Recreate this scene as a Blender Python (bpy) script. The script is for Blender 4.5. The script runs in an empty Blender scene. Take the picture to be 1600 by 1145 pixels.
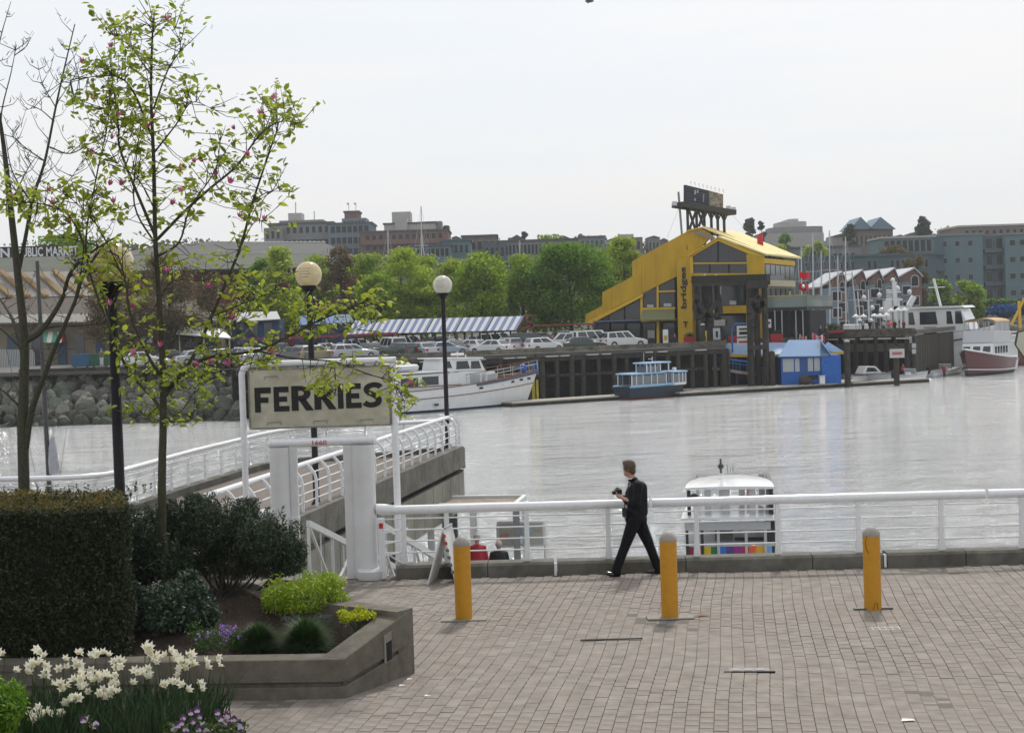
import bpy, bmesh, math, random
import numpy as np
from mathutils import Vector, Matrix, noise

scn = bpy.context.scene
COL = scn.collection
PI = math.pi
rad = math.radians
rnd = random.Random(7)
rng = np.random.RandomState(7)

# ------------------------------------------------------------------ camera
FOC = 2400.0                       # focal length in pixels of a 1600 px wide picture
HCAM = 3.9
PITCH, ROLL = rad(1.73), rad(1.8)
CAM = Vector((0, 0, HCAM))
_F = Vector((0, math.cos(PITCH), -math.sin(PITCH)))
_U0 = Vector((0, math.sin(PITCH), math.cos(PITCH)))
_R0 = Vector((1, 0, 0))
_U = _U0 * math.cos(ROLL) + _R0 * math.sin(ROLL)
_R = _R0 * math.cos(ROLL) - _U0 * math.sin(ROLL)
cd = bpy.data.cameras.new('camera')
cd.lens = 36.0 * FOC / 1600.0
cd.sensor_width = 36.0
cd.clip_start, cd.clip_end = 0.1, 6000
cam = bpy.data.objects.new('camera', cd)
COL.objects.link(cam)
M = Matrix((_R, _U, -_F)).transposed().to_4x4()
M.translation = CAM
cam.matrix_world = M
scn.camera = cam

# ------------------------------------------------------------------ world, sun, exposure
SUN_EL, SUN_AZ = rad(52), rad(14)  # azimuth from +Y towards +X
w = bpy.data.worlds.new('World'); scn.world = w; w.use_nodes = True
nt = w.node_tree; nt.nodes.clear()
N = nt.nodes.new
out = N('ShaderNodeOutputWorld')
sky = N('ShaderNodeTexSky'); sky.sky_type = 'NISHITA'; sky.sun_disc = False
sky.sun_elevation = SUN_EL; sky.sun_rotation = SUN_AZ
sky.dust_density = 6.0; sky.air_density = 1.0; sky.ozone_density = 1.5
b1 = N('ShaderNodeBackground'); b1.inputs['Strength'].default_value = 0.10
nt.links.new(sky.outputs[0], b1.inputs['Color'])
tc = N('ShaderNodeTexCoord'); mp = N('ShaderNodeMapping'); mp.inputs['Scale'].default_value = (1.2, 1.2, 9.0)
nz = N('ShaderNodeTexNoise'); nz.inputs['Scale'].default_value = 2.2; nz.inputs['Detail'].default_value = 7; nz.inputs['Roughness'].default_value = 0.55
nt.links.new(tc.outputs['Generated'], mp.inputs['Vector']); nt.links.new(mp.outputs[0], nz.inputs['Vector'])
cr = N('ShaderNodeValToRGB')
cr.color_ramp.elements[0].position = 0.36; cr.color_ramp.elements[0].color = (0.79, 0.83, 0.875, 1)
cr.color_ramp.elements[1].position = 0.60; cr.color_ramp.elements[1].color = (0.845, 0.845, 0.85, 1)
nt.links.new(nz.outputs['Fac'], cr.inputs['Fac'])
b2 = N('ShaderNodeBackground'); b2.inputs['Strength'].default_value = 1.15
nt.links.new(cr.outputs[0], b2.inputs['Color'])
mx = N('ShaderNodeMixShader'); mx.inputs['Fac'].default_value = 0.82
nt.links.new(b1.outputs[0], mx.inputs[1]); nt.links.new(b2.outputs[0], mx.inputs[2])
nt.links.new(mx.outputs[0], out.inputs['Surface'])

sd = bpy.data.lights.new('sun', 'SUN'); sd.energy = 2.4; sd.angle = rad(5); sd.color = (1.0, 0.965, 0.9)
so = bpy.data.objects.new('sun', sd); COL.objects.link(so)
sdir = Vector((math.sin(SUN_AZ) * math.cos(SUN_EL), math.cos(SUN_AZ) * math.cos(SUN_EL), math.sin(SUN_EL)))
so.rotation_euler = sdir.to_track_quat('Z', 'Y').to_euler()
so.location = (0, 60, 60)
vs = scn.view_settings
vs.view_transform = 'Standard'; vs.look = 'None'; vs.gamma = 1.0; vs.exposure = 0.05; vs.use_curve_mapping = False
scn.cycles.max_bounces = 6
scn.cycles.volume_bounces = 0

# ------------------------------------------------------------------ picture point -> place helpers
def ray(px, py):
    return _F + _R * ((px - 800) / FOC) - _U * ((py - 572.5) / FOC)
def V(px, py, Y):                  # the point seen at (px,py) that stands Y metres off
    r = ray(px, py); return CAM + r * (Y / r.y)
def G(px, py, z=0.0):              # the point seen at (px,py) on the level z
    r = ray(px, py); return CAM + r * ((z - HCAM) / r.z)
def PL(px, py, p0, n):             # the point seen at (px,py) on a plane
    r = ray(px, py); return CAM + r * ((Vector(p0) - CAM).dot(n) / r.dot(n))
def ppm(Y): return FOC / Y

# ------------------------------------------------------------------ objects
def tag(o, label=None, cat=None, group=None, kind=None):
    if label: o['label'] = label
    if cat: o['category'] = cat
    if group: o['group'] = group
    if kind: o['kind'] = kind
    return o
def thing(name, label, cat, loc=(0, 0, 0), rz=0.0, group=None):
    o = bpy.data.objects.new(name, None); COL.objects.link(o)
    o.empty_display_size = 0.2
    o.location = loc; o.rotation_euler = (0, 0, rz)
    return tag(o, label, cat, group)
def copy_tree(o, parent=None):
    c = o.copy(); COL.objects.link(c)
    if parent: c.parent = parent
    for ch in list(o.children): copy_tree(ch, c)
    return c
def wmat(o):
    m = Matrix.Translation(o.location) @ o.rotation_euler.to_matrix().to_4x4() @ Matrix.Diagonal((*o.scale, 1))
    return (wmat(o.parent) @ m) if o.parent else m

class MB:
    def __init__(s): s.v = []; s.f = []; s.m = []; s.cur = 0
    def mi(s, i): s.cur = i; return s
    def add(s, vs, fs):
        k = len(s.v); s.v += [tuple(v) for v in vs]
        for f in fs: s.f.append([i + k for i in f]); s.m.append(s.cur)
        return s
    def box(s, c, d, rz=0.0, taper=1.0, rot=None):
        x, y, z = d[0] / 2, d[1] / 2, d[2] / 2
        vs = [(-x, -y, -z), (x, -y, -z), (x, y, -z), (-x, y, -z), (-x * taper, -y * taper, z), (x * taper, -y * taper, z), (x * taper, y * taper, z), (-x * taper, y * taper, z)]
        R = rot if rot is not None else Matrix.Rotation(rz, 3, 'Z')
        c = Vector(c)
        return s.add([R @ Vector(v) + c for v in vs], [(0, 3, 2, 1), (4, 5, 6, 7), (0, 1, 5, 4), (1, 2, 6, 5), (2, 3, 7, 6), (3, 0, 4, 7)])
    def bx(s, x0, x1, y0, y1, z0, z1): return s.box(((x0 + x1) / 2, (y0 + y1) / 2, (z0 + z1) / 2), (abs(x1 - x0), abs(y1 - y0), abs(z1 - z0)))
    def prism(s, poly, off):       # poly: 3-D points, off: extrusion vector
        off = Vector(off); n = len(poly); p = [Vector(q) for q in poly]
        return s.add(p + [q + off for q in p], [list(range(n))[::-1], list(range(n, 2 * n))] + [(i, (i + 1) % n, (i + 1) % n + n, i + n) for i in range(n)])
    def beam(s, a, b, w, h=None, up=(0, 0, 1)):
        a = Vector(a); b = Vector(b); h = h or w; d = (b - a).normalized(); up = Vector(up)
        if abs(d.dot(up)) > 0.99: up = Vector((0, 1, 0))
        sx = d.cross(up).normalized() * (w / 2); sz = sx.cross(d).normalized() * (h / 2)
        vs = [a - sx - sz, a + sx - sz, a + sx + sz, a - sx + sz, b - sx - sz, b + sx - sz, b + sx + sz, b - sx + sz]
        return s.add(vs, [(0, 1, 2, 3), (7, 6, 5, 4), (0, 4, 5, 1), (1, 5, 6, 2), (2, 6, 7, 3), (3, 7, 4, 0)])
    def tube(s, pts, r, n=8, cap=True):
        P = [Vector(p) for p in pts]; m = len(P)
        rr = r if isinstance(r, (list, tuple)) else [r] * m
        k = len(s.v); ref = Vector((0.13, 0.21, 0.97))
        for i, p in enumerate(P):
            d = (P[min(i + 1, m - 1)] - P[max(i - 1, 0)])
            if d.length < 1e-9: d = Vector((0, 0, 1))
            d.normalize()
            rf = ref if abs(d.dot(ref)) < 0.95 else Vector((0.9, 0.4, 0.1))
            a = d.cross(rf).normalized(); b = d.cross(a)
            for j in range(n):
                t = 2 * PI * j / n; s.v.append(tuple(p + (a * math.cos(t) + b * math.sin(t)) * rr[i]))
        for i in range(m - 1):
            for j in range(n):
                j2 = (j + 1) % n; s.f.append([k + i * n + j, k + i * n + j2, k + (i + 1) * n + j2, k + (i + 1) * n + j]); s.m.append(s.cur)
        if cap:
            s.f.append([k + j for j in range(n)][::-1]); s.m.append(s.cur)
            s.f.append([k + (m - 1) * n + j for j in range(n)]); s.m.append(s.cur)
        return s
    def lathe(s, prof, n=16, o=(0, 0, 0)):     # prof: (r,z) list
        k = len(s.v)
        for r, z in prof:
            for j in range(n):
                t = 2 * PI * j / n; s.v.append((o[0] + r * math.cos(t), o[1] + r * math.sin(t), o[2] + z))
        for i in range(len(prof) - 1):
            for j in range(n):
                j2 = (j + 1) % n; s.f.append([k + i * n + j, k + i * n + j2, k + (i + 1) * n + j2, k + (i + 1) * n + j]); s.m.append(s.cur)
        s.f.append([k + j for j in range(n)][::-1]); s.m.append(s.cur)
        s.f.append([k + (len(prof) - 1) * n + j for j in range(n)]); s.m.append(s.cur)
        return s
    def ball(s, c, r, n=12, m=8, sc=(1, 1, 1)):
        prof = [(max(1e-4, math.sin(PI * i / m)), -math.cos(PI * i / m)) for i in range(m + 1)]
        k = len(s.v); s.lathe(prof, n)
        for i in range(k, len(s.v)):
            v = s.v[i]; s.v[i] = (c[0] + v[0] * r * sc[0], c[1] + v[1] * r * sc[1], c[2] + v[2] * r * sc[2])
        return s
    def build(s, name, mat, parent=None, smooth=False, world=False, kind=None, label=None, bevel=0, auto=True):
        me = bpy.data.meshes.new(name)
        v = s.v
        if world and parent is not None:
            W = wmat(parent).inverted(); v = [tuple(W @ Vector(p)) for p in v]
        me.from_pydata(v, [], s.f)
        mats = mat if isinstance(mat, (list, tuple)) else [mat]
        for m in mats: me.materials.append(m)
        if len(mats) > 1: me.polygons.foreach_set('material_index', s.m)
        if auto and len(s.f) < 30000:
            bm = bmesh.new(); bm.from_mesh(me); bmesh.ops.recalc_face_normals(bm, faces=bm.faces)
            if bevel:
                bmesh.ops.bevel(bm, geom=[e for e in bm.edges if len(e.link_faces) == 2 and e.calc_face_angle(0) > 0.5], offset=bevel, segments=1, affect='EDGES', clamp_overlap=True)
            bm.to_mesh(me); bm.free()
        if smooth:
            me.polygons.foreach_set('use_smooth', [True] * len(me.polygons))
            try: me.set_sharp_from_angle(angle=rad(40))
            except Exception: pass
        me.update()
        o = bpy.data.objects.new(name, me); COL.objects.link(o)
        if parent is not None: o.parent = parent
        if kind: o['kind'] = kind
        if label: o['label'] = label
        return o

# ------------------------------------------------------------------ materials
MATS = {}
def mat(name, col, rough=0.7, metal=0.0, var=0.0, vscale=3.0, bump=0.0, bscale=20.0, col2=None, spec=0.5, island=None, transl=0.0, alpha=None, trans=0.0, ior=1.45, coat=0.0, emit=None, stretch=None):
    if name in MATS: return MATS[name]
    m = bpy.data.materials.new(name); m.use_nodes = True; t = m.node_tree; L = t.links
    p = t.nodes['Principled BSDF']; outn = t.nodes['Material Output']
    p.inputs['Base Color'].default_value = (*col, 1); p.inputs['Roughness'].default_value = rough; p.inputs['Metallic'].default_value = metal
    p.inputs['Specular IOR Level'].default_value = spec
    p.inputs['IOR'].default_value = ior
    if trans: p.inputs['Transmission Weight'].default_value = trans
    if coat: p.inputs['Coat Weight'].default_value = coat; p.inputs['Coat Roughness'].default_value = 0.08
    if emit: p.inputs['Emission Color'].default_value = (*emit[:3], 1); p.inputs['Emission Strength'].default_value = emit[3]
    vec = None
    if var or bump or col2:
        g = t.nodes.new('ShaderNodeTexCoord'); vec = g.outputs['Object']
        if stretch:
            mpn = t.nodes.new('ShaderNodeMapping'); mpn.inputs['Scale'].default_value = stretch; L.new(vec, mpn.inputs['Vector']); vec = mpn.outputs[0]
    last = None
    if island:
        gi = t.nodes.new('ShaderNodeNewGeometry'); oi = t.nodes.new('ShaderNodeObjectInfo')
        ad = t.nodes.new('ShaderNodeMath'); ad.operation = 'ADD'; L.new(gi.outputs['Random Per Island'], ad.inputs[0]); L.new(oi.outputs['Random'], ad.inputs[1])
        fr = t.nodes.new('ShaderNodeMath'); fr.operation = 'FRACT'; L.new(ad.outputs[0], fr.inputs[0])
        rp = t.nodes.new('ShaderNodeValToRGB'); n = len(island)
        while len(rp.color_ramp.elements) < n: rp.color_ramp.elements.new(0.5)
        for i, c in enumerate(island):
            rp.color_ramp.elements[i].position = i / max(1, n - 1); rp.color_ramp.elements[i].color = (*c, 1)
        L.new(fr.outputs[0], rp.inputs['Fac']); last = rp.outputs[0]
    if var or col2:
        nzn = t.nodes.new('ShaderNodeTexNoise'); nzn.inputs['Scale'].default_value = vscale; nzn.inputs['Detail'].default_value = 6; nzn.inputs['Roughness'].default_value = 0.62
        L.new(vec, nzn.inputs['Vector'])
        if col2:
            mxn = t.nodes.new('ShaderNodeMix'); mxn.data_type = 'RGBA'; mxn.inputs[6].default_value = (*col, 1); mxn.inputs[7].default_value = (*col2, 1)
            if last: L.new(last, mxn.inputs[6])
            st = t.nodes.new('ShaderNodeMapRange'); st.inputs[1].default_value = 0.38; st.inputs[2].default_value = 0.64
            L.new(nzn.outputs['Fac'], st.inputs[0]); L.new(st.outputs[0], mxn.inputs[0]); last = mxn.outputs[2]
        if var:
            nz2 = t.nodes.new('ShaderNodeTexNoise'); nz2.inputs['Scale'].default_value = vscale * 3.7; nz2.inputs['Detail'].default_value = 5
            L.new(vec, nz2.inputs['Vector'])
            mr = t.nodes.new('ShaderNodeMapRange'); mr.inputs[1].default_value = 0.3; mr.inputs[2].default_value = 0.7; mr.inputs[3].default_value = 1 - var; mr.inputs[4].default_value = 1 + var
            L.new(nz2.outputs['Fac'], mr.inputs[0])
            vm = t.nodes.new('ShaderNodeVectorMath'); vm.operation = 'SCALE'; vm.inputs[0].default_value = col
            if last: L.new(last, vm.inputs[0])
            L.new(mr.outputs[0], vm.inputs['Scale']); last = vm.outputs[0]
    if last: L.new(last, p.inputs['Base Color'])
    if bump:
        nb = t.nodes.new('ShaderNodeTexNoise'); nb.inputs['Scale'].default_value = bscale; nb.inputs['Detail'].default_value = 5
        L.new(vec, nb.inputs['Vector']); bn = t.nodes.new('ShaderNodeBump'); bn.inputs['Strength'].default_value = bump; bn.inputs['Distance'].default_value = 0.02
        L.new(nb.outputs['Fac'], bn.inputs['Height']); L.new(bn.outputs[0], p.inputs['Normal'])
    if transl:
        tr = t.nodes.new('ShaderNodeBsdfTranslucent'); ms = t.nodes.new('ShaderNodeMixShader'); ms.inputs[0].default_value = transl
        tr.inputs['Color'].default_value = (*col, 1)
        if last: L.new(last, tr.inputs['Color'])
        L.new(p.outputs[0], ms.inputs[1]); L.new(tr.outputs[0], ms.inputs[2]); L.new(ms.outputs[0], outn.inputs['Surface'])
    MATS[name] = m
    return m

WHITE = mat('white_paint', (0.72, 0.73, 0.75), 0.28, var=0.05, vscale=4, coat=0.3)
CONC = mat('concrete', (0.15, 0.145, 0.125), 0.9, var=0.16, vscale=1.6, bump=0.5, bscale=45, col2=(0.09, 0.085, 0.07))
CONCL = mat('pale_concrete', (0.27, 0.265, 0.225), 0.9, var=0.12, vscale=0.8, bump=0.4, bscale=35, col2=(0.19, 0.185, 0.15))
BLACKM = mat('black_metal', (0.014, 0.012, 0.016), 0.55, var=0.15, spec=0.3)
DARKG = mat('dark_glass', (0.02, 0.026, 0.032), 0.06, spec=0.8)
CHROME = mat('bare_metal', (0.45, 0.46, 0.47), 0.3, 0.9)
TIMB = mat('dark_timber', (0.045, 0.038, 0.03), 0.9, var=0.4, vscale=1.2, bump=0.5, bscale=9, col2=(0.02, 0.022, 0.018), stretch=(1, 1, 0.25))
TIMBL = mat('weathered_timber', (0.13, 0.115, 0.09), 0.9, var=0.3, vscale=0.8, bump=0.4, bscale=9, col2=(0.07, 0.062, 0.05))
RUBBER = mat('rubber', (0.012, 0.012, 0.012), 0.8)
RED = mat('red_paint', (0.45, 0.02, 0.02), 0.5)
SKIN = mat('skin', (0.42, 0.24, 0.17), 0.55)

# a side scene in which single shapes are evaluated quickly; it is removed at the end
TS = bpy.data.scenes.new('shape_workshop')
def side_eval(o):
    vl = TS.view_layers[0]
    with bpy.context.temp_override(scene=TS, view_layer=vl):
        dg = bpy.context.evaluated_depsgraph_get(); dg.update()
        return bpy.data.meshes.new_from_object(o.evaluated_get(dg))
# ------------------------------------------------------------------ lettering (mesh from the built-in font)
def lettering(name, body, o, u, up, width, height, thick, m, parent, bold=0.0, spacing=1.0):
    cu = bpy.data.curves.new('tmp', 'FONT'); cu.body = body; cu.size = 1; cu.offset = bold; cu.space_character = spacing; cu.resolution_u = 3
    to = bpy.data.objects.new('tmp', cu); TS.collection.objects.link(to)
    tm = side_eval(to)
    co = [v.co.copy() for v in tm.vertices]; fs = [list(p.vertices) for p in tm.polygons]; bpy.data.meshes.remove(tm)
    bpy.data.objects.remove(to); bpy.data.curves.remove(cu)
    x0 = min(c.x for c in co); x1 = max(c.x for c in co); y0 = min(c.y for c in co); y1 = max(c.y for c in co)
    o = Vector(o); u = Vector(u).normalized(); up = Vector(up).normalized(); n = u.cross(up)
    mb = MB()
    mb.add([o + u * ((c.x - x0) / (x1 - x0) * width) + up * ((c.y - y0) / (y1 - y0) * height) + n * thick for c in co], fs)
    return mb.build(name, m, parent, world=True, auto=False)

# ------------------------------------------------------------------ leaves
def rand_dirs(n, r=rng):
    d = r.normal(size=(n, 3)); return d / np.linalg.norm(d, axis=1, keepdims=True)
def leaf_mesh(name, P, size, m, parent=None, aspect=0.45, droop=0.0, kind=None, up=None, rr=rng):
    n = len(P)
    d = rand_dirs(n, rr)
    if up is not None: d = d * (1 - up) + np.array([0, 0, 1.0]) * up; d /= np.linalg.norm(d, axis=1, keepdims=True)
    d[:, 2] -= droop; d /= np.linalg.norm(d, axis=1, keepdims=True)
    w_ = np.cross(d, rand_dirs(n, rr)); w_ /= np.linalg.norm(w_, axis=1, keepdims=True) + 1e-9
    s = (np.asarray(size) * rr.uniform(0.6, 1.3, n))[:, None] if np.isscalar(size) else np.asarray(size)[:, None]
    a = P - d * s * 0.5; b = P + w_ * s * 0.5 * aspect; c = P + d * s * 0.5; e = P - w_ * s * 0.5 * aspect
    v = np.stack([a, b, c, e], 1).reshape(-1, 3)
    if parent is not None:
        W = np.array(wmat(parent).inverted()); v = v @ W[:3, :3].T + W[:3, 3]
    me = bpy.data.meshes.new(name)
    me.vertices.add(4 * n); me.vertices.foreach_set('co', v.ravel())
    me.loops.add(4 * n); me.loops.foreach_set('vertex_index', np.arange(4 * n, dtype=np.int32))
    me.polygons.add(n); me.polygons.foreach_set('loop_start', np.arange(0, 4 * n, 4, dtype=np.int32))
    me.update(calc_edges=True)
    me.materials.append(m)
    o = bpy.data.objects.new(name, me); COL.objects.link(o)
    if parent is not None: o.parent = parent
    if kind: o['kind'] = kind
    return o

# ------------------------------------------------------------------ organic shapes: closed pieces fused by a voxel remesh
def organic(name, caps, voxel, m, parent, smooth_it=4, kind=None):
    """caps: list of (a, b, ra, rb[, flat]) rounded cones in world coordinates, or ('e', centre, (rx,ry,rz)[, rotation])"""
    mb = MB()
    for c in caps:
        if c[0] == 'e':
            k = len(mb.v); mb.ball((0, 0, 0), 1, 16, 12, c[2])
            R = c[3] if len(c) > 3 else Matrix.Identity(3)
            for i in range(k, len(mb.v)): mb.v[i] = tuple(R @ Vector(mb.v[i]) + Vector(c[1]))
        else:
            a, b, ra, rb = Vector(c[0]), Vector(c[1]), c[2], c[3]
            d = (b - a); L = max(d.length, 1e-6); d /= L
            pts, rs = [], []
            for t in (-1, -0.92, -0.7, -0.4): pts.append(a + d * ra * t); rs.append(max(1e-4, ra * math.sqrt(max(0, 1 - t * t))))
            for t in (0, 0.33, 0.66, 1): pts.append(a.lerp(b, t)); rs.append(ra + (rb - ra) * t)
            for t in (0.4, 0.7, 0.92, 1): pts.append(b + d * rb * t); rs.append(max(1e-4, rb * math.sqrt(max(0, 1 - t * t))))
            mb.tube(pts, rs, 12)
    tmp = mb.build('tmp', m, None)
    COL.objects.unlink(tmp); TS.collection.objects.link(tmp)
    md = tmp.modifiers.new('r', 'REMESH'); md.mode = 'VOXEL'; md.voxel_size = voxel; md.use_smooth_shade = True
    if smooth_it:
        sm = tmp.modifiers.new('s', 'SMOOTH'); sm.iterations = smooth_it; sm.factor = 0.5
    me = side_eval(tmp)
    old = tmp.data; bpy.data.objects.remove(tmp); bpy.data.meshes.remove(old)
    me.name = name
    if parent is not None: me.transform(wmat(parent).inverted())
    if not me.materials: me.materials.append(m)
    o = bpy.data.objects.new(name, me); COL.objects.link(o)
    if parent is not None: o.parent = parent
    if kind: o['kind'] = kind
    return o
def catmull(pts, k=8):
    P = [Vector(p) for p in pts]; P = [P[0] * 2 - P[1]] + P + [P[-1] * 2 - P[-2]]; o = []
    for i in range(1, len(P) - 2):
        for j in range(k):
            t = j / k; a, b, c, d = P[i - 1], P[i], P[i + 1], P[i + 2]
            o.append(0.5 * ((2 * b) + (c - a) * t + (2 * a - 5 * b + 4 * c - d) * t * t + (3 * b - a - 3 * c + d) * t ** 3))
    o.append(P[-2]); return o
# ================================================================== water
WZ = -4.0
def make_water():
    m = bpy.data.materials.new('water'); m.use_nodes = True; t = m.node_tree; L = t.links; p = t.nodes['Principled BSDF']
    p.inputs['Base Color'].default_value = (0.6, 0.615, 0.605, 1); p.inputs['Roughness'].default_value = 0.09; p.inputs['IOR'].default_value = 1.8; p.inputs['Metallic'].default_value = 0.62
    p.inputs['Specular IOR Level'].default_value = 0.8
    g = t.nodes.new('ShaderNodeTexCoord')
    hs = []
    for sc, stx, amt in ((0.55, 0.6, 0.9), (2.3, 0.55, 0.6), (9.0, 0.7, 0.22), (0.05, 0.6, 2.6), (0.17, 0.55, 2.4)):
        mp_ = t.nodes.new('ShaderNodeMapping'); mp_.inputs['Scale'].default_value = (stx, 1.0, 1.0); mp_.inputs['Rotation'].default_value = (0, 0, 0.25)
        n_ = t.nodes.new('ShaderNodeTexNoise'); n_.inputs['Scale'].default_value = sc; n_.inputs['Detail'].default_value = 4; n_.inputs['Roughness'].default_value = 0.6
        L.new(g.outputs['Object'], mp_.inputs[0]); L.new(mp_.outputs[0], n_.inputs['Vector'])
        mu = t.nodes.new('ShaderNodeMath'); mu.operation = 'MULTIPLY'; mu.inputs[1].default_value = amt; L.new(n_.outputs['Fac'], mu.inputs[0]); hs.append(mu.outputs[0])
    a = hs[0]
    for h in hs[1:]:
        ad = t.nodes.new('ShaderNodeMath'); ad.operation = 'ADD'; L.new(a, ad.inputs[0]); L.new(h, ad.inputs[1]); a = ad.outputs[0]
    b = t.nodes.new('ShaderNodeBump'); b.inputs['Strength'].default_value = 1.0; b.inputs['Distance'].default_value = 0.85
    L.new(a, b.inputs['Height']); L.new(b.outputs[0], p.inputs['Normal'])
    MB().add([(-900, -60, WZ), (900, -60, WZ), (900, 700, WZ), (-900, 700, WZ)], [(0, 1, 2, 3)]).build('water', m, kind='structure')
make_water()

# ================================================================== promenade
CURB_A = G(618, 905); CURB_B = G(1600, 880)
cdir = (CURB_B - CURB_A); cdir.z = 0; cdir.normalize()
cnor = Vector((-cdir.y, cdir.x, 0))                       # towards the water
EDGE_Y0 = CURB_A.y
def curb_pt(px, z=0.0, off=0.0):                          # point on the kerb's front line seen in column px
    return PL(px, 890, CURB_A, cnor) * 1.0
def on_line(px, off=0.0, z=0.0):
    q = PL(px, 890, CURB_A + cnor * off, cnor); return Vector((q.x, q.y, z))

SAND = mat('joint_sand', (0.13, 0.115, 0.097), 0.95, var=0.2, vscale=6)
g_ = MB()
pL = on_line(-400, 0.3).x
outline = [(-30, 2), (30, 2), tuple((CURB_A + cdir * 34 + cnor * 0.42).xy), tuple((CURB_A + cnor * 0.42).xy), (-2.1, 23.95), (-4.85, 23.95), (-4.85, 25), (-3.9, 31), (-8.55, 31), (-30, 33)]
g_.prism([(x, y, -0.014) for x, y in outline], (0, 0, -4.6))
g_.build('promenade', SAND, kind='structure')
PROM = bpy.data.objects['promenade']

PAVER = mat('paver_clay', (0.3, 0.27, 0.24), 0.85, island=[(0.208, 0.178, 0.153), (0.222, 0.194, 0.168), (0.213, 0.186, 0.162), (0.232, 0.206, 0.18), (0.214, 0.182, 0.157), (0.224, 0.197, 0.172)], var=0.2, vscale=1.1, bump=0.35, bscale=120)
PAVP = mat('paver_pink', (0.3, 0.24, 0.2), 0.85, island=[(0.2, 0.171, 0.146), (0.213, 0.182, 0.155), (0.205, 0.177, 0.153), (0.222, 0.194, 0.169)], var=0.2, vscale=2.2, bump=0.35, bscale=120)
def und(x, y): return 0.012 * math.sin(x * 0.7 + 1) * math.sin(y * 0.9) + 0.006 * math.sin(x * 2.1 + y)
def pavers():
    yaw = rad(8.5); PW, PD = 0.136, 0.188
    u = Vector((math.cos(yaw), -math.sin(yaw), 0)); v = Vector((math.sin(yaw), math.cos(yaw), 0))
    cells = []
    for i in range(-104, 108):
        for j in range(58, 150):
            o2 = 0.5 * (i % 2)
            x, y = i * PW, (j + o2) * PD
            wx = 0.014 * math.sin(y * 1.15 + 0.4) + 0.004 * math.sin(y * 2.3 + x * 0.3)
            c = u * (x + wx) + v * y
            if (c - CURB_A).dot(cnor) > -0.09 and c.x > -2.05: continue
            if c.x <= -2.05 and c.y > 23.85: continue
            if c.y < 12.2 or c.y > 24.5: continue
            Q = c - CAM; de = Q.dot(_F); px = 800 + FOC * Q.dot(_R) / de; py = 572.5 - FOC * Q.dot(_U) / de
            if px < 230 or px > 1640 or py > 1170: continue
            if c.x < -1.75 and c.y > 16.3 and c.y < 19.5: continue     # under the planter
            cells.append((py, c, x, y, j))
    cells.sort(key=lambda q: -q[0])
    meshes = []
    for k in range(4):
        mb = MB(); a, b = PW / 2 - 0.0027, PD / 2 - 0.0022; e = 0.003
        mb.add([(-a, -b, -0.05), (a, -b, -0.05), (a, b, -0.05), (-a, b, -0.05), (-a, -b, -e), (a, -b, -e), (a, b, -e), (-a, b, -e), (-a + e, -b + e, 0), (a - e, -b + e, 0), (a - e, b - e, 0), (-a + e, b - e, 0)],
               [(0, 1, 5, 4), (1, 2, 6, 5), (2, 3, 7, 6), (3, 0, 4, 7), (4, 5, 9, 8), (5, 6, 10, 9), (6, 7, 11, 10), (7, 4, 8, 11), (8, 9, 10, 11)])
        meshes.append(mb)
    base = meshes[0]
    proto = base.build('paver', PAVER, PROM); me = proto.data
    me2 = me.copy(); me2.materials.clear(); me2.materials.append(PAVP)
    rest = MB(); restp = MB(); n = 0
    vis = [c for c in cells if c[0] < 1150]
    for py, c, x, y, j in cells:
        pink = (abs(c.y - 19.9 + 0.05 * c.x) < 0.75 and rnd.random() < 0.6) or rnd.random() < 0.07
        z = und(c.x, c.y) + rnd.uniform(-0.002, 0.003); rz = -yaw + rnd.uniform(-0.008, 0.008)
        if n < 300 and py < 1160:
            o = proto if n == 0 else proto.copy()
            if n: COL.objects.link(o); o.parent = PROM
            o.data = me2 if pink else me
            o.location = (c.x, c.y, z); o.rotation_euler = (rnd.uniform(-0.006, 0.006), rnd.uniform(-0.006, 0.006), rz); n += 1
        else:
            R = Matrix.Rotation(rz, 3, 'Z') @ Matrix.Rotation(rnd.uniform(-0.008, 0.008), 3, 'X')
            off = Vector((c.x, c.y, z)); k = restp if pink else rest
            k.add([R @ Vector(q) + off for q in base.v], base.f)
    rest.build('small_pavers', PAVER, PROM, kind='stuff', auto=False)
    restp.build('small_pavers', PAVP, PROM, kind='stuff', auto=False)
pavers()

# kerb blocks under the railing
def kerb(px0, px1, joints, label):
    t = thing('kerb', label, 'kerb', on_line(px0), 0, 'concrete kerbs under the promenade railing')
    xs = [px0] + joints + [px1]
    for a, b in zip(xs[:-1], xs[1:]):
        p = on_line(a) + cdir * 0.006; q = on_line(b) - cdir * 0.006
        mb = MB(); prof = [(0.0, -0.02), (0.0, 0.17), (0.035, 0.205), (0.36, 0.205), (0.4, 0.18), (0.4, -0.02)]
        mb.prism([p + cnor * d + Vector((0, 0, z)) for d, z in prof], q - p)
        mb.build('kerb_block', CONC, t, world=True)
    return t
kerb(618, 866, [762], 'concrete kerb with two blocks behind the sandwich board, left end of the promenade railing')
kerb(870, 1381, [1072, 1270], 'long middle concrete kerb behind the walking man, between the two white joint strips')
kerb(1387, 1760, [1510, 1640], 'right-hand concrete kerb beyond the right yellow bollard')

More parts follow.
